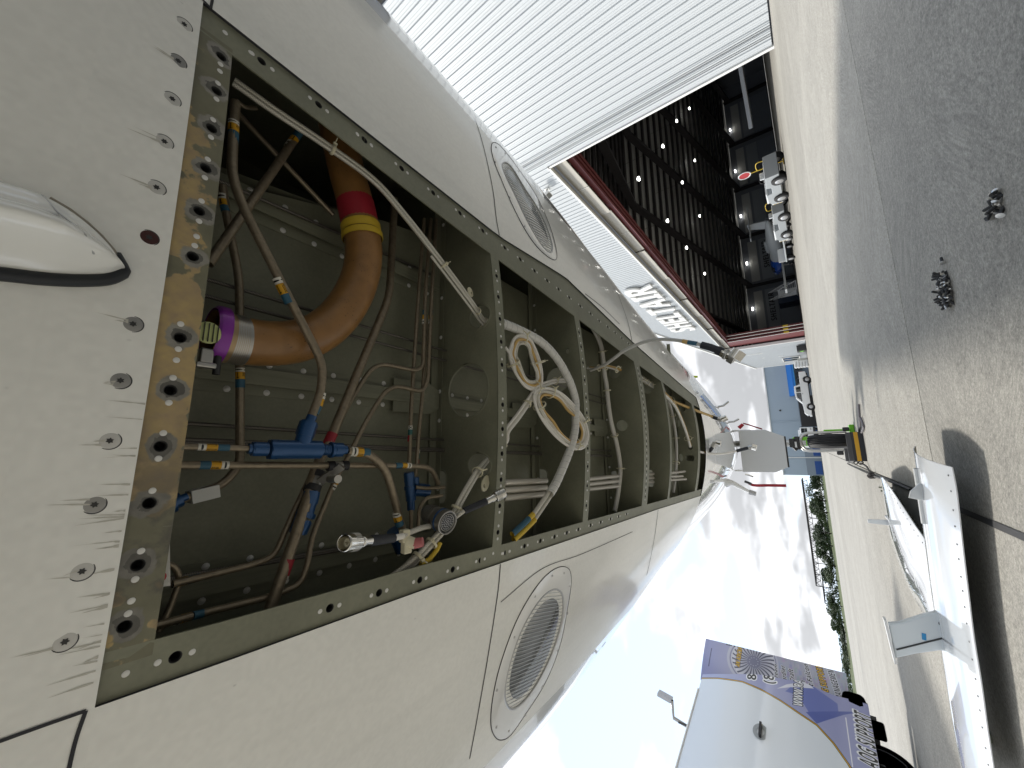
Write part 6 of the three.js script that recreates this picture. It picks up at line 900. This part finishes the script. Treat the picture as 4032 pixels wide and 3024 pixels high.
// 4. long coaxial cable with right-angle plug hanging out over the edge
{
  const P = [zI(-60, 375), zI(0, 352), zI(70, 325), zI(150, 270), zI(250, 195), zI(350, 145), zI(460, 105), zI(560, 87), zI(680, 88), zI(800, 102), zI(980, 137)].map((q, i) => atD(q, 1.06 - 0.004 * i));
  const t = thing('coaxial_cable', 'long grey coaxial cable arching out of the bay with right-angle metal plug', 'cable', P[5]), r = pxSize(P[5], 13) / 2; strand(t, P, r, std(lin(0.50, 0.49, 0.45), 0.5)); const at = (x, y) => atD(zI(x, y), 1.02);
  part(t, 'marker_sleeve', rod(at(800, 102), at(850, 112), r * 1.15), matWireTan); part(t, 'marker_sleeve', rod(at(850, 112), at(935, 127), r * 1.2), matBlueTape); part(t, 'black_sleeve', sweep([at(975, 137), at(1060, 160), at(1140, 190)], r * 1.9, 12), matSleeve); part(t, 'black_sleeve', rod(at(1120, 185), at(1180, 212), r * 2.3), matSleeve);
  const pl = part(t, 'right_angle_plug', rod(at(1165, 208), at(1255, 248), r * 2.3, r * 2.3, 18), matChrome, 'nickel right-angle plug'); part(pl, 'plug_body', merge([rod(at(1240, 240), at(1290, 270), r * 3.2, r * 3.2, 4), rod(at(1195, 222), at(1215, 232), r * 3.0, r * 3.0, 6)]), matSteel); part(pl, 'coupling_nut', rod(at(1280, 265), at(1335, 195), r * 3.4, r * 3.4, 22), matChrome);
  const Q = [zI(-80, 350), zI(0, 355), zI(90, 340), zI(160, 355), zI(215, 375)].map(q => atD(q, 1.08)); for (const s of [-1, 1]) strand(t, offs(Q, 0, s * r * 0.9), r * 0.8, s > 0 ? matWire : matWireTan); const c = curveOf(Q); for (const k of [0.3, 0.5, 0.9]) tieOn(t, c, k, r * 2.2);
}
// 5. multi-pin connector and coaxial plugs hanging at the port side of the bay
{
  const a = atY(zE(1000, 660), 0.475), b = atY(zE(1168, 744), 0.428), t = thing('connector_cluster', 'large round multi-pin connector and two coaxial plugs dangling on braided cables', 'connector', b), R = pxSize(b, 96) / 2;
  const d = b.clone().sub(a), L = d.length(); d.normalize(); const q = new THREE.Quaternion().setFromUnitVectors(V(0, 1, 0), d), put = g => g.applyQuaternion(q).translate(a.x, a.y, a.z);
  const mShell = std(lin(0.30, 0.29, 0.27), 0.34, 0.8); const body = part(t, 'connector_shell', put(lathe([[0, 0], [R * 0.7, 0], [R * 0.78, L * 0.1], [R * 0.78, L * 0.28], [R * 0.84, L * 0.3], [R * 0.84, L * 0.46], [R * 0.78, L * 0.48], [R * 0.78, L * 0.55], [R * 0.93, L * 0.57], [R * 0.93, L * 0.8], [R, L * 0.84], [R, L * 0.99], [R * 0.96, L], [R * 0.84, L], [R * 0.8, L * 0.86], [R * 0.66, L * 0.86]], 40)), mShell, 'round grey multi-pin connector shell');
  part(body, 'blue_band', put(lathe([[R * 0.94, L * 0.70], [R * 0.97, L * 0.71], [R * 0.97, L * 0.76], [R * 0.94, L * 0.77]], 40)), matBlueAn); part(body, 'insert_face', put(lathe([[R * 0.66, L * 0.86], [R * 0.66, L * 0.97], [0, L * 0.97]], 36)), matSleeve); part(body, 'insert_ring', put(new THREE.TorusGeometry(R * 0.68, R * 0.03, 6, 36).rotateX(Math.PI / 2).translate(0, L * 0.975, 0)), matSteel);
  const pin = lathe([[R * 0.055, 0], [R * 0.06, R * 0.03], [R * 0.03, R * 0.03], [R * 0.025, 0]], 10); let n = 0; for (const [rad0, cnt] of [[0, 1], [0.17, 6], [0.34, 12], [0.52, 17]]) for (let k = 0; k < cnt; k++) { const an = k / cnt * 6.2832; part(body, 'pin_socket', put(pin.clone().translate(Math.cos(an) * rad0 * R, L * 0.97, Math.sin(an) * rad0 * R)), matRimGrey); n++; }
  for (let k = 0; k < 5; k++) part(body, 'key_slot', put(bx(R * 0.07, L * 0.1, R * 0.1, R * 0.82, L * 0.93, 0).rotateY(k * 1.25 + 0.3)), matSteel); const kn = []; for (let k = 0; k < 44; k++) kn.push(bx(R * 0.03, L * 0.14, R * 0.06, R * 0.85, L * 0.38, 0).rotateY(k / 44 * 6.2832)); part(body, 'knurled_ring', put(merge(kn)), mShell); part(body, 'strain_clamp', merge([rbx(0.006, 0.016, 0.006, a.x - 0.006, a.y - 0.012, a.z + 0.004, 0.002)]), matSteel);
  // right plug
  const r = pxSize(b, 11), bootR = r * 1.25; const c0 = atY(zE(1270, 670), 0.43), c1 = atY(zE(1300, 648), 0.428), c2 = atY(zE(1480, 568), 0.420), c3 = atY(zE(1625, 496), 0.408); part(t, 'black_boot', rod(c1, c2, bootR, bootR * 1.1, 16), matSleeve); metalConnector(t, c2, c3, r * 2.15, { name: 'coaxial_plug', label: 'nickel plated coaxial plug, open end forward' }); strand(t, [atY(zE(1230, 700), 0.437), c0, c1], r * 0.8, matBraid);
  // left plug
  const e1 = atY(zE(800, 852), 0.432), e2 = atY(zE(725, 868), 0.428), e3 = atY(zE(535, 890), 0.420), e4 = atY(zE(318, 908), 0.404); part(t, 'printed_sleeve', rod(e1, e2, r * 0.95, r * 0.95, 14), matWire); part(t, 'black_boot', rod(e2, e3, bootR * 1.1, bootR * 1.25, 16), matSleeve); metalConnector(t, e3, e4, r * 2.35, { name: 'coaxial_plug', label: 'nickel plated coaxial plug, open end aft' });
  strand(t, [e1, atY(zE(860, 822), 0.437), atY(zE(955, 785), 0.445), atY(zE(1020, 770), 0.452)], r * 0.9, matBraid);
  // braided run down from the lightening hole
  const P = [atD(zE(1500, 215), 0.55), atD(zE(1460, 265), 0.515), atY(zE(1400, 345), 0.445), atY(zE(1320, 480), 0.440), atY(zE(1260, 590), 0.440), atY(zE(1220, 670), 0.442), atY(zE(1130, 800), 0.446), atY(zE(1060, 880), 0.448), atY(zE(960, 990), 0.450), atY(zE(860, 1090), 0.452), atY(zE(740, 1180), 0.455), atY(zE(640, 1240), 0.46)]; for (const s of [-1, 1]) strand(t, offs(P, s * r * 0.85, 0), r * 0.8, matBraid); const c = curveOf(P); for (const k of [0.17, 0.40, 0.66, 0.76]) tieOn(t, c, k, r * 2.2);
  part(t, 'grey_sleeve', sweep([P[8], P[9], P[10], P[11]].map(p => p.clone().add(V(-0.004, 0.004, 0.004))), r * 1.7, 12), std(lin(0.30, 0.28, 0.24), 0.6)); part(t, 'yellow_sleeve', sweep([zE(1105, 905), zE(1080, 960), zE(1020, 1040), zE(945, 1085)].map(q2 => atY(q2, 0.448)), r * 0.9, 10), matYellow); part(t, 'nylon_stub', rod(atY(zE(830, 890), 0.436), atY(zE(905, 915), 0.428), r * 1.8, r * 1.7, 16), matNylon); part(t, 'pink_cap', rod(atY(zE(895, 912), 0.429), atY(zE(965, 900), 0.42), r * 1.7, r * 1.5, 16), std(lin(0.45, 0.13, 0.13), 0.55), 'pink rubber cap'); for (const [x, y] of [[815, 850], [830, 940]]) { const p = atY(zE(x, y), 0.436); part(t, 'nylon_bracket', rbx(0.016, 0.010, 0.012, p.x, p.y, p.z, 0.002), matNylon); } const tb = atY(zE(1480, 420), 0.445); part(t, 'mounting_tab', extrude(ellipsePts(0, 0, 0.010, 0.020, 16), 0.002, 0, [ellipsePts(0, -0.009, 0.004, 0.004, 10)]).rotateX(-1.2).rotateY(-0.5).translate(tb.x, tb.y, tb.z), matNylon);
}
// 6. cable pairs following the forward frames, and wiring toward the nose
function pair(label, qs, rel, px, n = 2) { const P = qs.map((q, i) => Array.isArray(rel) ? atY(q, mix(rel[0], rel[1], i / (qs.length - 1))) : atY(q, rel)); const t = thing('cable_pair', label, 'cable', P[Math.floor(P.length / 2)]), r = pxSize(P[2], px) / 2; for (let k = 0; k < n; k++) strand(t, offs(P, (k - (n - 1) / 2) * 2.1 * r, 0), r, k % 2 ? matBraid : std(lin(0.55, 0.53, 0.49), 0.5)); const c = curveOf(P); for (let k = 1; k < 5; k++) tieOn(t, c, k / 5, r * 2.4); return { t, P, r }; }
pair('pair of pale cables tied along the second frame', [zG(1030, 700), zG(1120, 830), zG(1175, 960), zG(1205, 1200), zH(1345, 20), zH(1370, 250), zH(1400, 450), zH(1460, 680), zH(1490, 850), zH(1500, 980), zH(1480, 1180), zH(1440, 1420)], 0.545, 12);
pair('pair of pale cables tied along the third frame', [zI(170, 80), zI(230, 220), zI(290, 420), zI(325, 650), zI(335, 900), zI(335, 1150), zI(320, 1400), zI(300, 1640)], 0.555, 12);
pair('pale cable strapped across the foremost part of the bay', [zI(600, 470), zI(640, 600), zI(690, 730), zI(725, 900), zI(742, 1080), zI(738, 1280), zI(712, 1520)], 0.60, 11, 1);
pair('short tied wires passing through the round hole of the fourth frame', [zI(398, 432), zI(430, 460), zI(480, 492), zI(540, 530)], 0.545, 9);
{
  const A = [zI(605, 572), zI(640, 610), zI(685, 655), zI(740, 730), zI(790, 840), zI(825, 930), zI(850, 1010), zI(872, 1090)].map(q => atY(q, 0.555)), B = [zI(640, 610), zI(690, 652), zI(780, 690), zI(870, 728), zI(985, 772), zI(1075, 805)].map((q, i) => atD(q, mix(1.95, 2.65, i / 5))); const t = thing('antenna_leads', 'branching tan antenna leads with right-angle plugs at the front of the bay', 'cable', A[3]), r = pxSize(A[3], 10) / 2; strand(t, A, r, matWire); strand(t, offs(A, r * 1.8, 0), r * 0.8, matWireTan); strand(t, B, r * 1.2, matWireTan); tie(t, A[2], A[3].clone().sub(A[2]), r * 3); tie(t, A[6], A[6].clone().sub(A[5]), r * 3);
  const plug = (d, p) => { const at = ([x, y]) => atD(zI(x, y), d), R = r * 2.3; part(t, 'black_boot', sweep(curveOf(p.slice(0, 3).map(at)).getPoints(8), R * 0.7, 10), matSleeve); const b = part(t, 'right_angle_plug', rod(at(p[2]), at(p[3]), R, R, 14), matSteel); part(b, 'coupling_nut', rod(at(p[3]), at(p[4]), R * 1.25, R * 1.25, 16), matChrome); };
  plug(2.66, [[1070, 803], [1100, 818], [1130, 828], [1165, 835], [1212, 812]]); plug(2.72, [[1010, 1142], [1055, 1125], [1080, 1090], [1110, 1050], [1155, 1058]]); const C = [zI(945, 1130), zI(1010, 1146), zI(1100, 1156), zI(1200, 1150), zI(1300, 1128)].map((q, i) => atD(q, mix(2.5, 3.0, i / 4))); strand(t, C, r * 1.1, matWire); strand(t, [zI(940, 1125), zI(980, 1138), zI(1015, 1140)].map(q => atD(q, 2.6)), r, matWireTan); plug(3.0, [[1305, 1128], [1360, 1112], [1415, 1098], [1450, 1088], [1490, 1100]]);
}
// white document sheet tucked behind the aft flange
{ const q = [zV(1200, -10), zV(1205, 370), zV(1110, 385), zV(1130, 200)].map(p => atY(p, 0.425)); const t = thing('paper_sheet', 'white paper edge with a red dot behind the worn aft flange', 'paper', q[0]); const g = new THREE.BufferGeometry(); const P = [q[0], q[1], q[2], q[0], q[2], q[3]]; g.setAttribute('position', new THREE.Float32BufferAttribute(P.flatMap(p => [p.x, p.y, p.z]), 3)); g.computeVertexNormals(); part(t, 'sheet', g, std(lin(0.5, 0.49, 0.45), 0.7, 0, { side: THREE.DoubleSide })); const d = atY(zV(1133, 312), 0.4245); part(t, 'red_dot', new THREE.SphereGeometry(0.004, 12, 8).scale(1, 0.1, 1).translate(d.x, d.y, d.z), matRed); }
// ------------------------------------------------------------------ service van with printed sides, rear door open
{
  const A = V(-2.72, 0, -5.47), B = V(-2.95, 0, -4.55), fw = B.clone().sub(A).setY(0).normalize(), nrm = V(-fw.z, 0, fw.x); if (nrm.x < 0) nrm.negate();
  const van = thing('service_van', 'white service van with blue printed wrap and open rear door', 'van', A.clone());
  const LEN = 3.6, ROOF = 1.91;             // local: s metres forward from the rear corner, y up, o outward from the side
  const P = (s, y, o = 0) => A.clone().addScaledVector(fw, s).addScaledVector(nrm, o).setY(y);
    const lean = y => -0.16 * clamp((y - 1.05) / 0.85) ** 1.6 + 0.015 * Math.sin(clamp((y - 0.3) / 0.75) * Math.PI);
  const onSide = q => { const r = rayOf(q); let y = 1, p; for (let i = 0; i < 8; i++) { const k = A.clone().addScaledVector(nrm, lean(y)).setY(0).sub(EYE).dot(nrm) / r.dot(nrm); p = EYE.clone().addScaledVector(r, k); y = clamp(p.y, 0.2, 1.95); } return { s: p.clone().sub(A).dot(fw), y: p.y }; };
  const wr = 0.262, wc = onSide(zM(390, 1640)).s, SB = 0.29;
  const rearPts = [[430, 760], [480, 748], [700, 745], [900, 748], [1000, 765], [1100, 785], [1200, 795], [1330, 850], [1420, 890], [1500, 915], [1600, 935]].map(p => onSide(zL(...p))).map(h => [h.y, h.s]).sort((a, b) => a[0] - b[0]), sr = y => lerpT(rearPts, y);
  // printed side: photo positions are carried to the sheet through the side plane
  const S0 = Math.min(...rearPts.map(p => p[1])) - 0.03, S1 = 1.9, Y0 = 0.26, TW = 1536, TH = 1400; const UV = (s, y) => [(s - S0) / (S1 - S0), (y - Y0) / (ROOF - Y0)];
  const tex = canvasTex(TW, TH, x => {
    const C = (lx, ly) => { const h = onSide(zL(lx, ly)), u = UV(h.s, h.y); return [(1 - u[0]) * TW, (1 - u[1]) * TH]; };
    x.fillStyle = '#dfe3e6'; x.fillRect(0, 0, TW, TH);
    const curve = [[425, 765], [600, 775], [780, 800], [920, 860], [1060, 940], [1200, 1035], [1320, 1115], [1440, 1245], [1550, 1400], [1620, 1520]].map(p => C(...p));
    x.beginPath(); x.moveTo(...curve[0]); for (const p of curve.slice(1)) x.lineTo(...p); x.lineTo(TW * 0 - 50, TH + 60); x.lineTo(TW + 50, TH + 60); x.lineTo(TW + 50, -50); x.closePath(); x.save(); x.clip();
    x.fillStyle = '#a3a6c4'; x.fillRect(0, 0, TW, TH); const g1 = x.createLinearGradient(0, 0, TW, TH); g1.addColorStop(0, '#c6c7d6'); g1.addColorStop(1, '#8f92bc'); x.fillStyle = g1; x.fillRect(0, 0, TW, TH);
    x.fillStyle = '#6f79b2'; x.beginPath(); [[1090, 870], [1190, 900], [1260, 1020], [1330, 1100], [1480, 1040], [1470, 960], [1300, 840], [1180, 800]].map(p => C(...p)).forEach((p, i) => i ? x.lineTo(...p) : x.moveTo(...p)); x.fill();
    x.fillStyle = '#5b66a4'; x.beginPath(); [[1240, 1020], [1320, 1105], [1520, 1040], [1650, 1020]].map(p => C(...p)).forEach((p, i) => i ? x.lineTo(...p) : x.moveTo(...p)); x.fill(); x.fillStyle = '#d9d9e2'; x.beginPath(); [[1030, 850], [1130, 840], [1300, 850], [1240, 800], [1100, 820]].map(p => C(...p)).forEach((p, i) => i ? x.lineTo(...p) : x.moveTo(...p)); x.fill();
    x.strokeStyle = '#e8e6ea'; x.lineWidth = 7; x.beginPath(); x.moveTo(...C(1530, 1060)); x.lineTo(...C(1580, 1420)); x.stroke(); x.restore();
    for (const [w, c] of [[16, '#15130d'], [8, '#d8a916']]) { x.strokeStyle = c; x.lineWidth = w; x.beginPath(); curve.forEach((p, i) => i ? x.lineTo(...p) : x.moveTo(...p)); x.stroke(); }
    const text = (str, a, b, hgt, fill, edge, italic) => { const p = C(...a), q = C(...b), an = Math.atan2(q[1] - p[1], q[0] - p[0]), W = Math.hypot(q[0] - p[0], q[1] - p[1]); x.save(); x.translate(...p); x.rotate(an); x.font = `${italic ? 'italic ' : ''}bold ${hgt}px sans-serif`; const k = W / x.measureText(str).width; x.scale(k, 1); if (edge) { x.strokeStyle = edge; x.lineWidth = hgt * 0.16; x.lineJoin = 'round'; x.strokeText(str, 0, 0); } x.fillStyle = fill; x.fillText(str, 0, 0); x.restore(); };
    text('WWW.RA', [1215, 985], [1218, 795], 92, '#f2f2f2', '#15161c'); text('8', [880, 792], [880, 745], 110, '#14141a', '#eeeeee'); text('(8', [1010, 822], [1008, 752], 120, '#14141a', '#eeeeee'); text('AOG SUPPORT', [1775, 1450], [1710, 1050], 150, '#15151a', '#e8e8ea', true);
  });
  const matWrapV = phy(lin(0.95, 0.95, 0.95), 0.3, { map: tex, clearcoat: 0.7, clearcoatRoughness: 0.08 });
  const uvSide = p => { const q = p.clone().sub(A), u = UV(q.dot(fw), p.y); return [1 - u[0], u[1]]; };
  
  const body = part(van, 'side_panel', gridGeo(30, 30, (i, j) => { const y = mix(SB, ROOF - 0.04, j), s = mix(sr(y), S1, i); return P(s, y, lean(y)); }, (i, j, p) => uvSide(p)), matWrapV, 'printed side of the van');
  part(van, 'cab_side', gridGeo(10, 20, (i, j) => { const s = mix(S1, LEN, i), y = mix(0.3, ROOF - 0.04, j); return P(s, y, lean(y)); }), matVWhite);
  part(van, 'roof', gridGeo(10, 10, (i, j) => { const s = mix(-0.01, LEN, i), a = j; return P(s, ROOF - 0.04 + 0.07 * Math.sin(clamp(a * 6) * Math.PI / 2), lean(ROOF - 0.04) - a * 1.35); }), matVWhite); part(van, 'roof_gutter', sweep([P(0, ROOF - 0.035, lean(1.87) + 0.004), P(LEN, ROOF - 0.035, lean(1.87) + 0.004)], 0.010, 6), matTrim);
  part(van, 'far_side', gridGeo(1, 1, (i, j) => P(mix(0, LEN, i), mix(0.3, ROOF - 0.04, j), -1.6)), matVWhite); part(van, 'floor', gridGeo(1, 1, (i, j) => P(mix(-0.3, LEN, i), 0.42, -mix(0.02, 1.6, j))), matBlack); part(van, 'front_wall', gridGeo(1, 1, (i, j) => P(LEN, mix(0.3, ROOF - 0.04, j), -mix(0, 1.6, i))), matVWhite);
  part(van, 'rear_pillar', merge([gridGeo(1, 16, (i, j) => { const y = mix(0.45, ROOF - 0.05, j); return P(sr(y), y, lean(y) - 0.12 * i); })]), matVWhite);
  // handle in its oval recess, sliding rail, lower sill, wheel
  const h = onSide(zL(912, 1165)); const hp = P(h.s, h.y, lean(h.y) + 0.004); const hb = part(van, 'door_handle_recess', gridGeo(24, 3, (i, j) => { const a = i * 6.2832, k = 1 - j * 0.5; return P(h.s + 0.095 * Math.cos(a) * k, h.y + 0.068 * Math.sin(a) * k, lean(h.y) + 0.004 - 0.0 * j); }), matGreyPaint); part(hb, 'handle', beam(P(h.s - 0.075, h.y, lean(h.y) + 0.022), P(h.s + 0.075, h.y, lean(h.y) + 0.022), 0.055, 0.02), matBlack); part(hb, 'lock', new THREE.SphereGeometry(0.010, 10, 8).translate(...P(h.s - 0.055, h.y - 0.012, lean(h.y) + 0.034).toArray()), matSteel);
  part(van, 'door_seam', sweep([P(1.12, 0.4, lean(0.4) + 0.001), P(1.12, 1.2, lean(1.2) + 0.001), P(1.12, 1.84, lean(1.84) + 0.001)], 0.004, 5), matDarkSteel); part(van, 'window_glass', gridGeo(8, 6, (i, j) => { const y = mix(1.2, 1.7, j); return P(mix(1.35, 1.88, i), y, lean(y) + 0.004); }), matGlass);
  const wg = lathe([[wr * 0.74, -0.1], [wr * 0.93, -0.1], [wr, -0.07], [wr, 0.07], [wr * 0.93, 0.1], [wr * 0.74, 0.1]], 40).rotateX(Math.PI / 2), m = new THREE.Matrix4().makeBasis(fw, V(0, 1, 0), nrm.clone()); const c = P(wc, wr, -0.115); const tyreV = part(van, 'wheel', wg.applyMatrix4(m).translate(c.x, c.y, c.z), matTyre); const spokes = [lathe([[wr * 0.64, 0.02], [wr * 0.70, 0.095], [wr * 0.755, 0.1], [wr * 0.75, -0.1]], 40).rotateX(Math.PI / 2), lathe([[0, 0.085], [wr * 0.2, 0.085], [wr * 0.24, 0.05]], 20).rotateX(Math.PI / 2), lathe([[0, 0.0], [wr * 0.74, 0.0]], 30).rotateX(Math.PI / 2)]; for (let k = 0; k < 10; k++) spokes.push(rbx(0.026, wr * 0.56, 0.022, 0, wr * 0.43, 0.072, 0.008).rotateZ(k * 6.2832 / 10 + (k % 2) * 0.16)); part(tyreV, 'rim', merge(spokes).applyMatrix4(m).translate(c.x, c.y, c.z), matRimGrey); const lugs = []; for (let k = 0; k < 5; k++) lugs.push(cylGeo(0.012, 0.012, 0.02, 8).rotateX(Math.PI / 2).translate(0.05 * Math.cos(k * 1.2566), 0.05 * Math.sin(k * 1.2566), 0.09)); part(tyreV, 'wheel_nuts', merge(lugs).applyMatrix4(m).translate(c.x, c.y, c.z), matDarkSteel);
  part(van, 'wheel', wheelGeo(wr, 0.2).applyMatrix4(m).translate(...P(wc, wr, -1.45).toArray()), matTyre); part(van, 'wheel', wheelGeo(wr, 0.2).applyMatrix4(m).translate(...P(3.0, wr, -0.11).toArray()), matTyre); part(van, 'wheel_well', gridGeo(16, 1, (i, j) => { const a = i * Math.PI; return P(wc + 0.32 * Math.cos(a), wr + 0.03 + 0.32 * Math.sin(a), -0.02 - 0.3 * j); }), matBlack);
  // rear bumper wraps the corner
  part(van, 'rear_bumper', merge([rbx(0.16, 0.20, 0.24, 0, 0, 0, 0.06), rbx(0.05, 0.14, 0.20, 0.0, -0.14, -0.24, 0.02)]).applyMatrix4(new THREE.Matrix4().makeBasis(nrm.clone(), V(0, 1, 0), fw.clone().negate()).setPosition(P(sr(0.4) - 0.02, 0.40, -0.07))), matSleeve); part(van, 'bumper_bar', beam(P(sr(0.4) - 0.08, 0.38, -0.1), P(sr(0.4) - 0.08, 0.38, -1.5), 0.12, 0.18), matSleeve); part(van, 'tow_step', beam(P(sr(0.4) - 0.1, 0.26, -0.25), P(sr(0.4) - 0.1, 0.26, -1.3), 0.14, 0.05), matBlack);
  part(van, 'roof_antenna', sweep([P(0.45, ROOF, -0.25), P(0.45, ROOF + 0.1, -0.25)], 0.012, 6), matDarkSteel);
  // open rear door, hinged at the corner, with its own print
  const DW = 1024, DH = 2040, TL = [480, 745], TR = [500, 487], BR = [1515, 625], BL = [1560, 920]; const ry = 5.66, hinge = atD(zL(520, 800), 6.02), tip = atD(zL(520, 490), 6.28); const y1 = CAM_H + 1.57, y0 = CAM_H + 0.037, H0 = V(hinge.x, 0, hinge.z), T0 = V(tip.x, 0, tip.z);
  const dt = canvasTex(DW, DH, x => {
    const C = (lx, ly) => { const v = (lx - 490) / 1045, yl = 800 + (lx - 480) * 0.165, w = 313 + (lx - 490) * 0.036; return [(yl - ly) / w * DW, v * DH]; };
    const g = x.createLinearGradient(0, 0, 0, DH); g.addColorStop(0, '#8e93bd'); g.addColorStop(0.3, '#a9a8be'); g.addColorStop(1, '#aeb0bd'); x.fillStyle = g; x.fillRect(0, 0, DW, DH);
    for (let k = 0; k < 260; k++) { const a = rnd(), b = rnd(); x.fillStyle = `rgba(${120 + 80 * rnd() | 0},${118 + 80 * rnd() | 0},${150 + 60 * rnd() | 0},0.25)`; x.fillRect(a * DW, (0.5 + 0.5 * b) * DH, 20 + rnd() * 130, 8 + rnd() * 40); }
    x.strokeStyle = '#4b4f6d'; x.lineWidth = 14; x.beginPath(); x.moveTo(...C(545, 700)); x.lineTo(...C(550, 560)); x.stroke();
    const [cx, cy] = C(885, 625), R = 470; for (const [k, c] of [[1.22, '#b9bac9'], [1.1, '#8a8ba4'], [1.03, '#c9c9d2'], [0.98, '#4c4e63']]) { x.fillStyle = c; x.beginPath(); x.ellipse(cx, cy, R * k, R * k * 0.70, 0, 0, 7); x.fill(); }
    for (let k = 0; k < 26; k++) { x.save(); x.translate(cx, cy); x.scale(1, 0.70); x.rotate(k / 26 * 6.2832); const gr = x.createLinearGradient(0, 0, R * 0.2, R); gr.addColorStop(0, '#7b7d93'); gr.addColorStop(1, '#d7d6de'); x.fillStyle = gr; x.beginPath(); x.moveTo(R * 0.02, R * 0.25); x.quadraticCurveTo(R * 0.22, R * 0.6, R * 0.12, R * 0.97); x.lineTo(R * 0.27, R * 0.94); x.quadraticCurveTo(R * 0.3, R * 0.6, R * 0.07, R * 0.25); x.fill(); x.restore(); }
    x.fillStyle = '#6d6f88'; x.beginPath(); x.ellipse(cx, cy, R * 0.29, R * 0.2, 0, 0, 7); x.fill(); x.fillStyle = '#a4a5b8'; for (let k = 0; k < 10; k++) { x.beginPath(); x.arc(cx + R * 0.2 * Math.cos(k * 0.628), cy + R * 0.135 * Math.sin(k * 0.628), 10, 0, 7); x.fill(); }
    const text = (str, a, b, hgt, fill, edge, italic) => { const p = C(...a), q = C(...b), W = Math.hypot(q[0] - p[0], q[1] - p[1]); x.save(); x.translate(...p); x.rotate(Math.atan2(q[1] - p[1], q[0] - p[0])); x.font = `${italic ? 'italic ' : ''}bold ${hgt * 1.1}px sans-serif`; x.scale(W / x.measureText(str).width, 1); if (edge) { x.strokeStyle = edge; x.lineWidth = hgt * 0.18; x.lineJoin = 'round'; x.strokeText(str, 0, 0); } x.fillStyle = fill; x.fillText(str, 0, 0); x.restore(); };
    text('AN AIRCRAFT', [785, 680], [790, 500], 82, '#e2b41c', '#17151a', true); text('R', [710, 530], [708, 502], 120, '#17171c'); x.fillStyle = '#17171c'; x.fillRect(...C(722, 528), 120, 26);
    text('lfstream', [1080, 785], [1072, 628], 78, '#17171c', '#d8d8df', true); text('mbardier', [1148, 795], [1135, 632], 78, '#17171c', '#d8d8df', true); text('echCraft', [1205, 800], [1190, 650], 78, '#17171c', '#d8d8df', true); text('tation', [1272, 812], [1265, 718], 78, '#17171c', '#d8d8df', true); text('ssault Falcon', [1335, 848], [1295, 598], 82, '#17171c', '#d8d8df', true); text('24H AOG SUPPORT', [1430, 890], [1385, 600], 98, '#e2b41c', '#17151a', true); text('SALES/MANAGEMENT', [1515, 905], [1455, 600], 98, '#17171c', '#d8d8df', true);
  });
  const dq = (u, y, o) => { const e = T0.clone().sub(H0), bul = 0.02 * Math.sin(u * Math.PI), n = V(-e.z, 0, e.x).normalize(); if (n.z < 0) n.negate(); const sx = 1 + 0.04 * (1 - (y - y0) / (y1 - y0)); return H0.clone().addScaledVector(e, u * sx).addScaledVector(n, o + bul).setY(y - 0.05 * u * (y > 1.2 ? 1 : 0)); };
  const rd = part(van, 'rear_door', gridGeo(10, 12, (i, j) => dq(i, mix(y0, y1, j), 0.02)), phy(lin(0.95, 0.95, 0.95), 0.3, { map: dt, clearcoat: 0.6, clearcoatRoughness: 0.08 }), 'open rear door printed with turbine fan'); part(rd, 'door_inner', merge([gridGeo(4, 4, (i, j) => dq(i, mix(y0, y1, j), -0.03)), gridGeo(1, 8, (i, j) => dq(1, mix(y0, y1, j), mix(-0.03, 0.02, i))), gridGeo(4, 1, (i, j) => dq(i, y1, mix(-0.03, 0.02, j))), gridGeo(4, 1, (i, j) => dq(i, y0, mix(-0.03, 0.02, j)))]), matVWhite); for (const y of [0.65, 1.6]) part(rd, 'hinge', rod(dq(0.0, y - 0.05, 0), dq(0.0, y + 0.05, 0), 0.02), matDarkSteel);
}
shade(scene);
renderer.render(scene, camera);
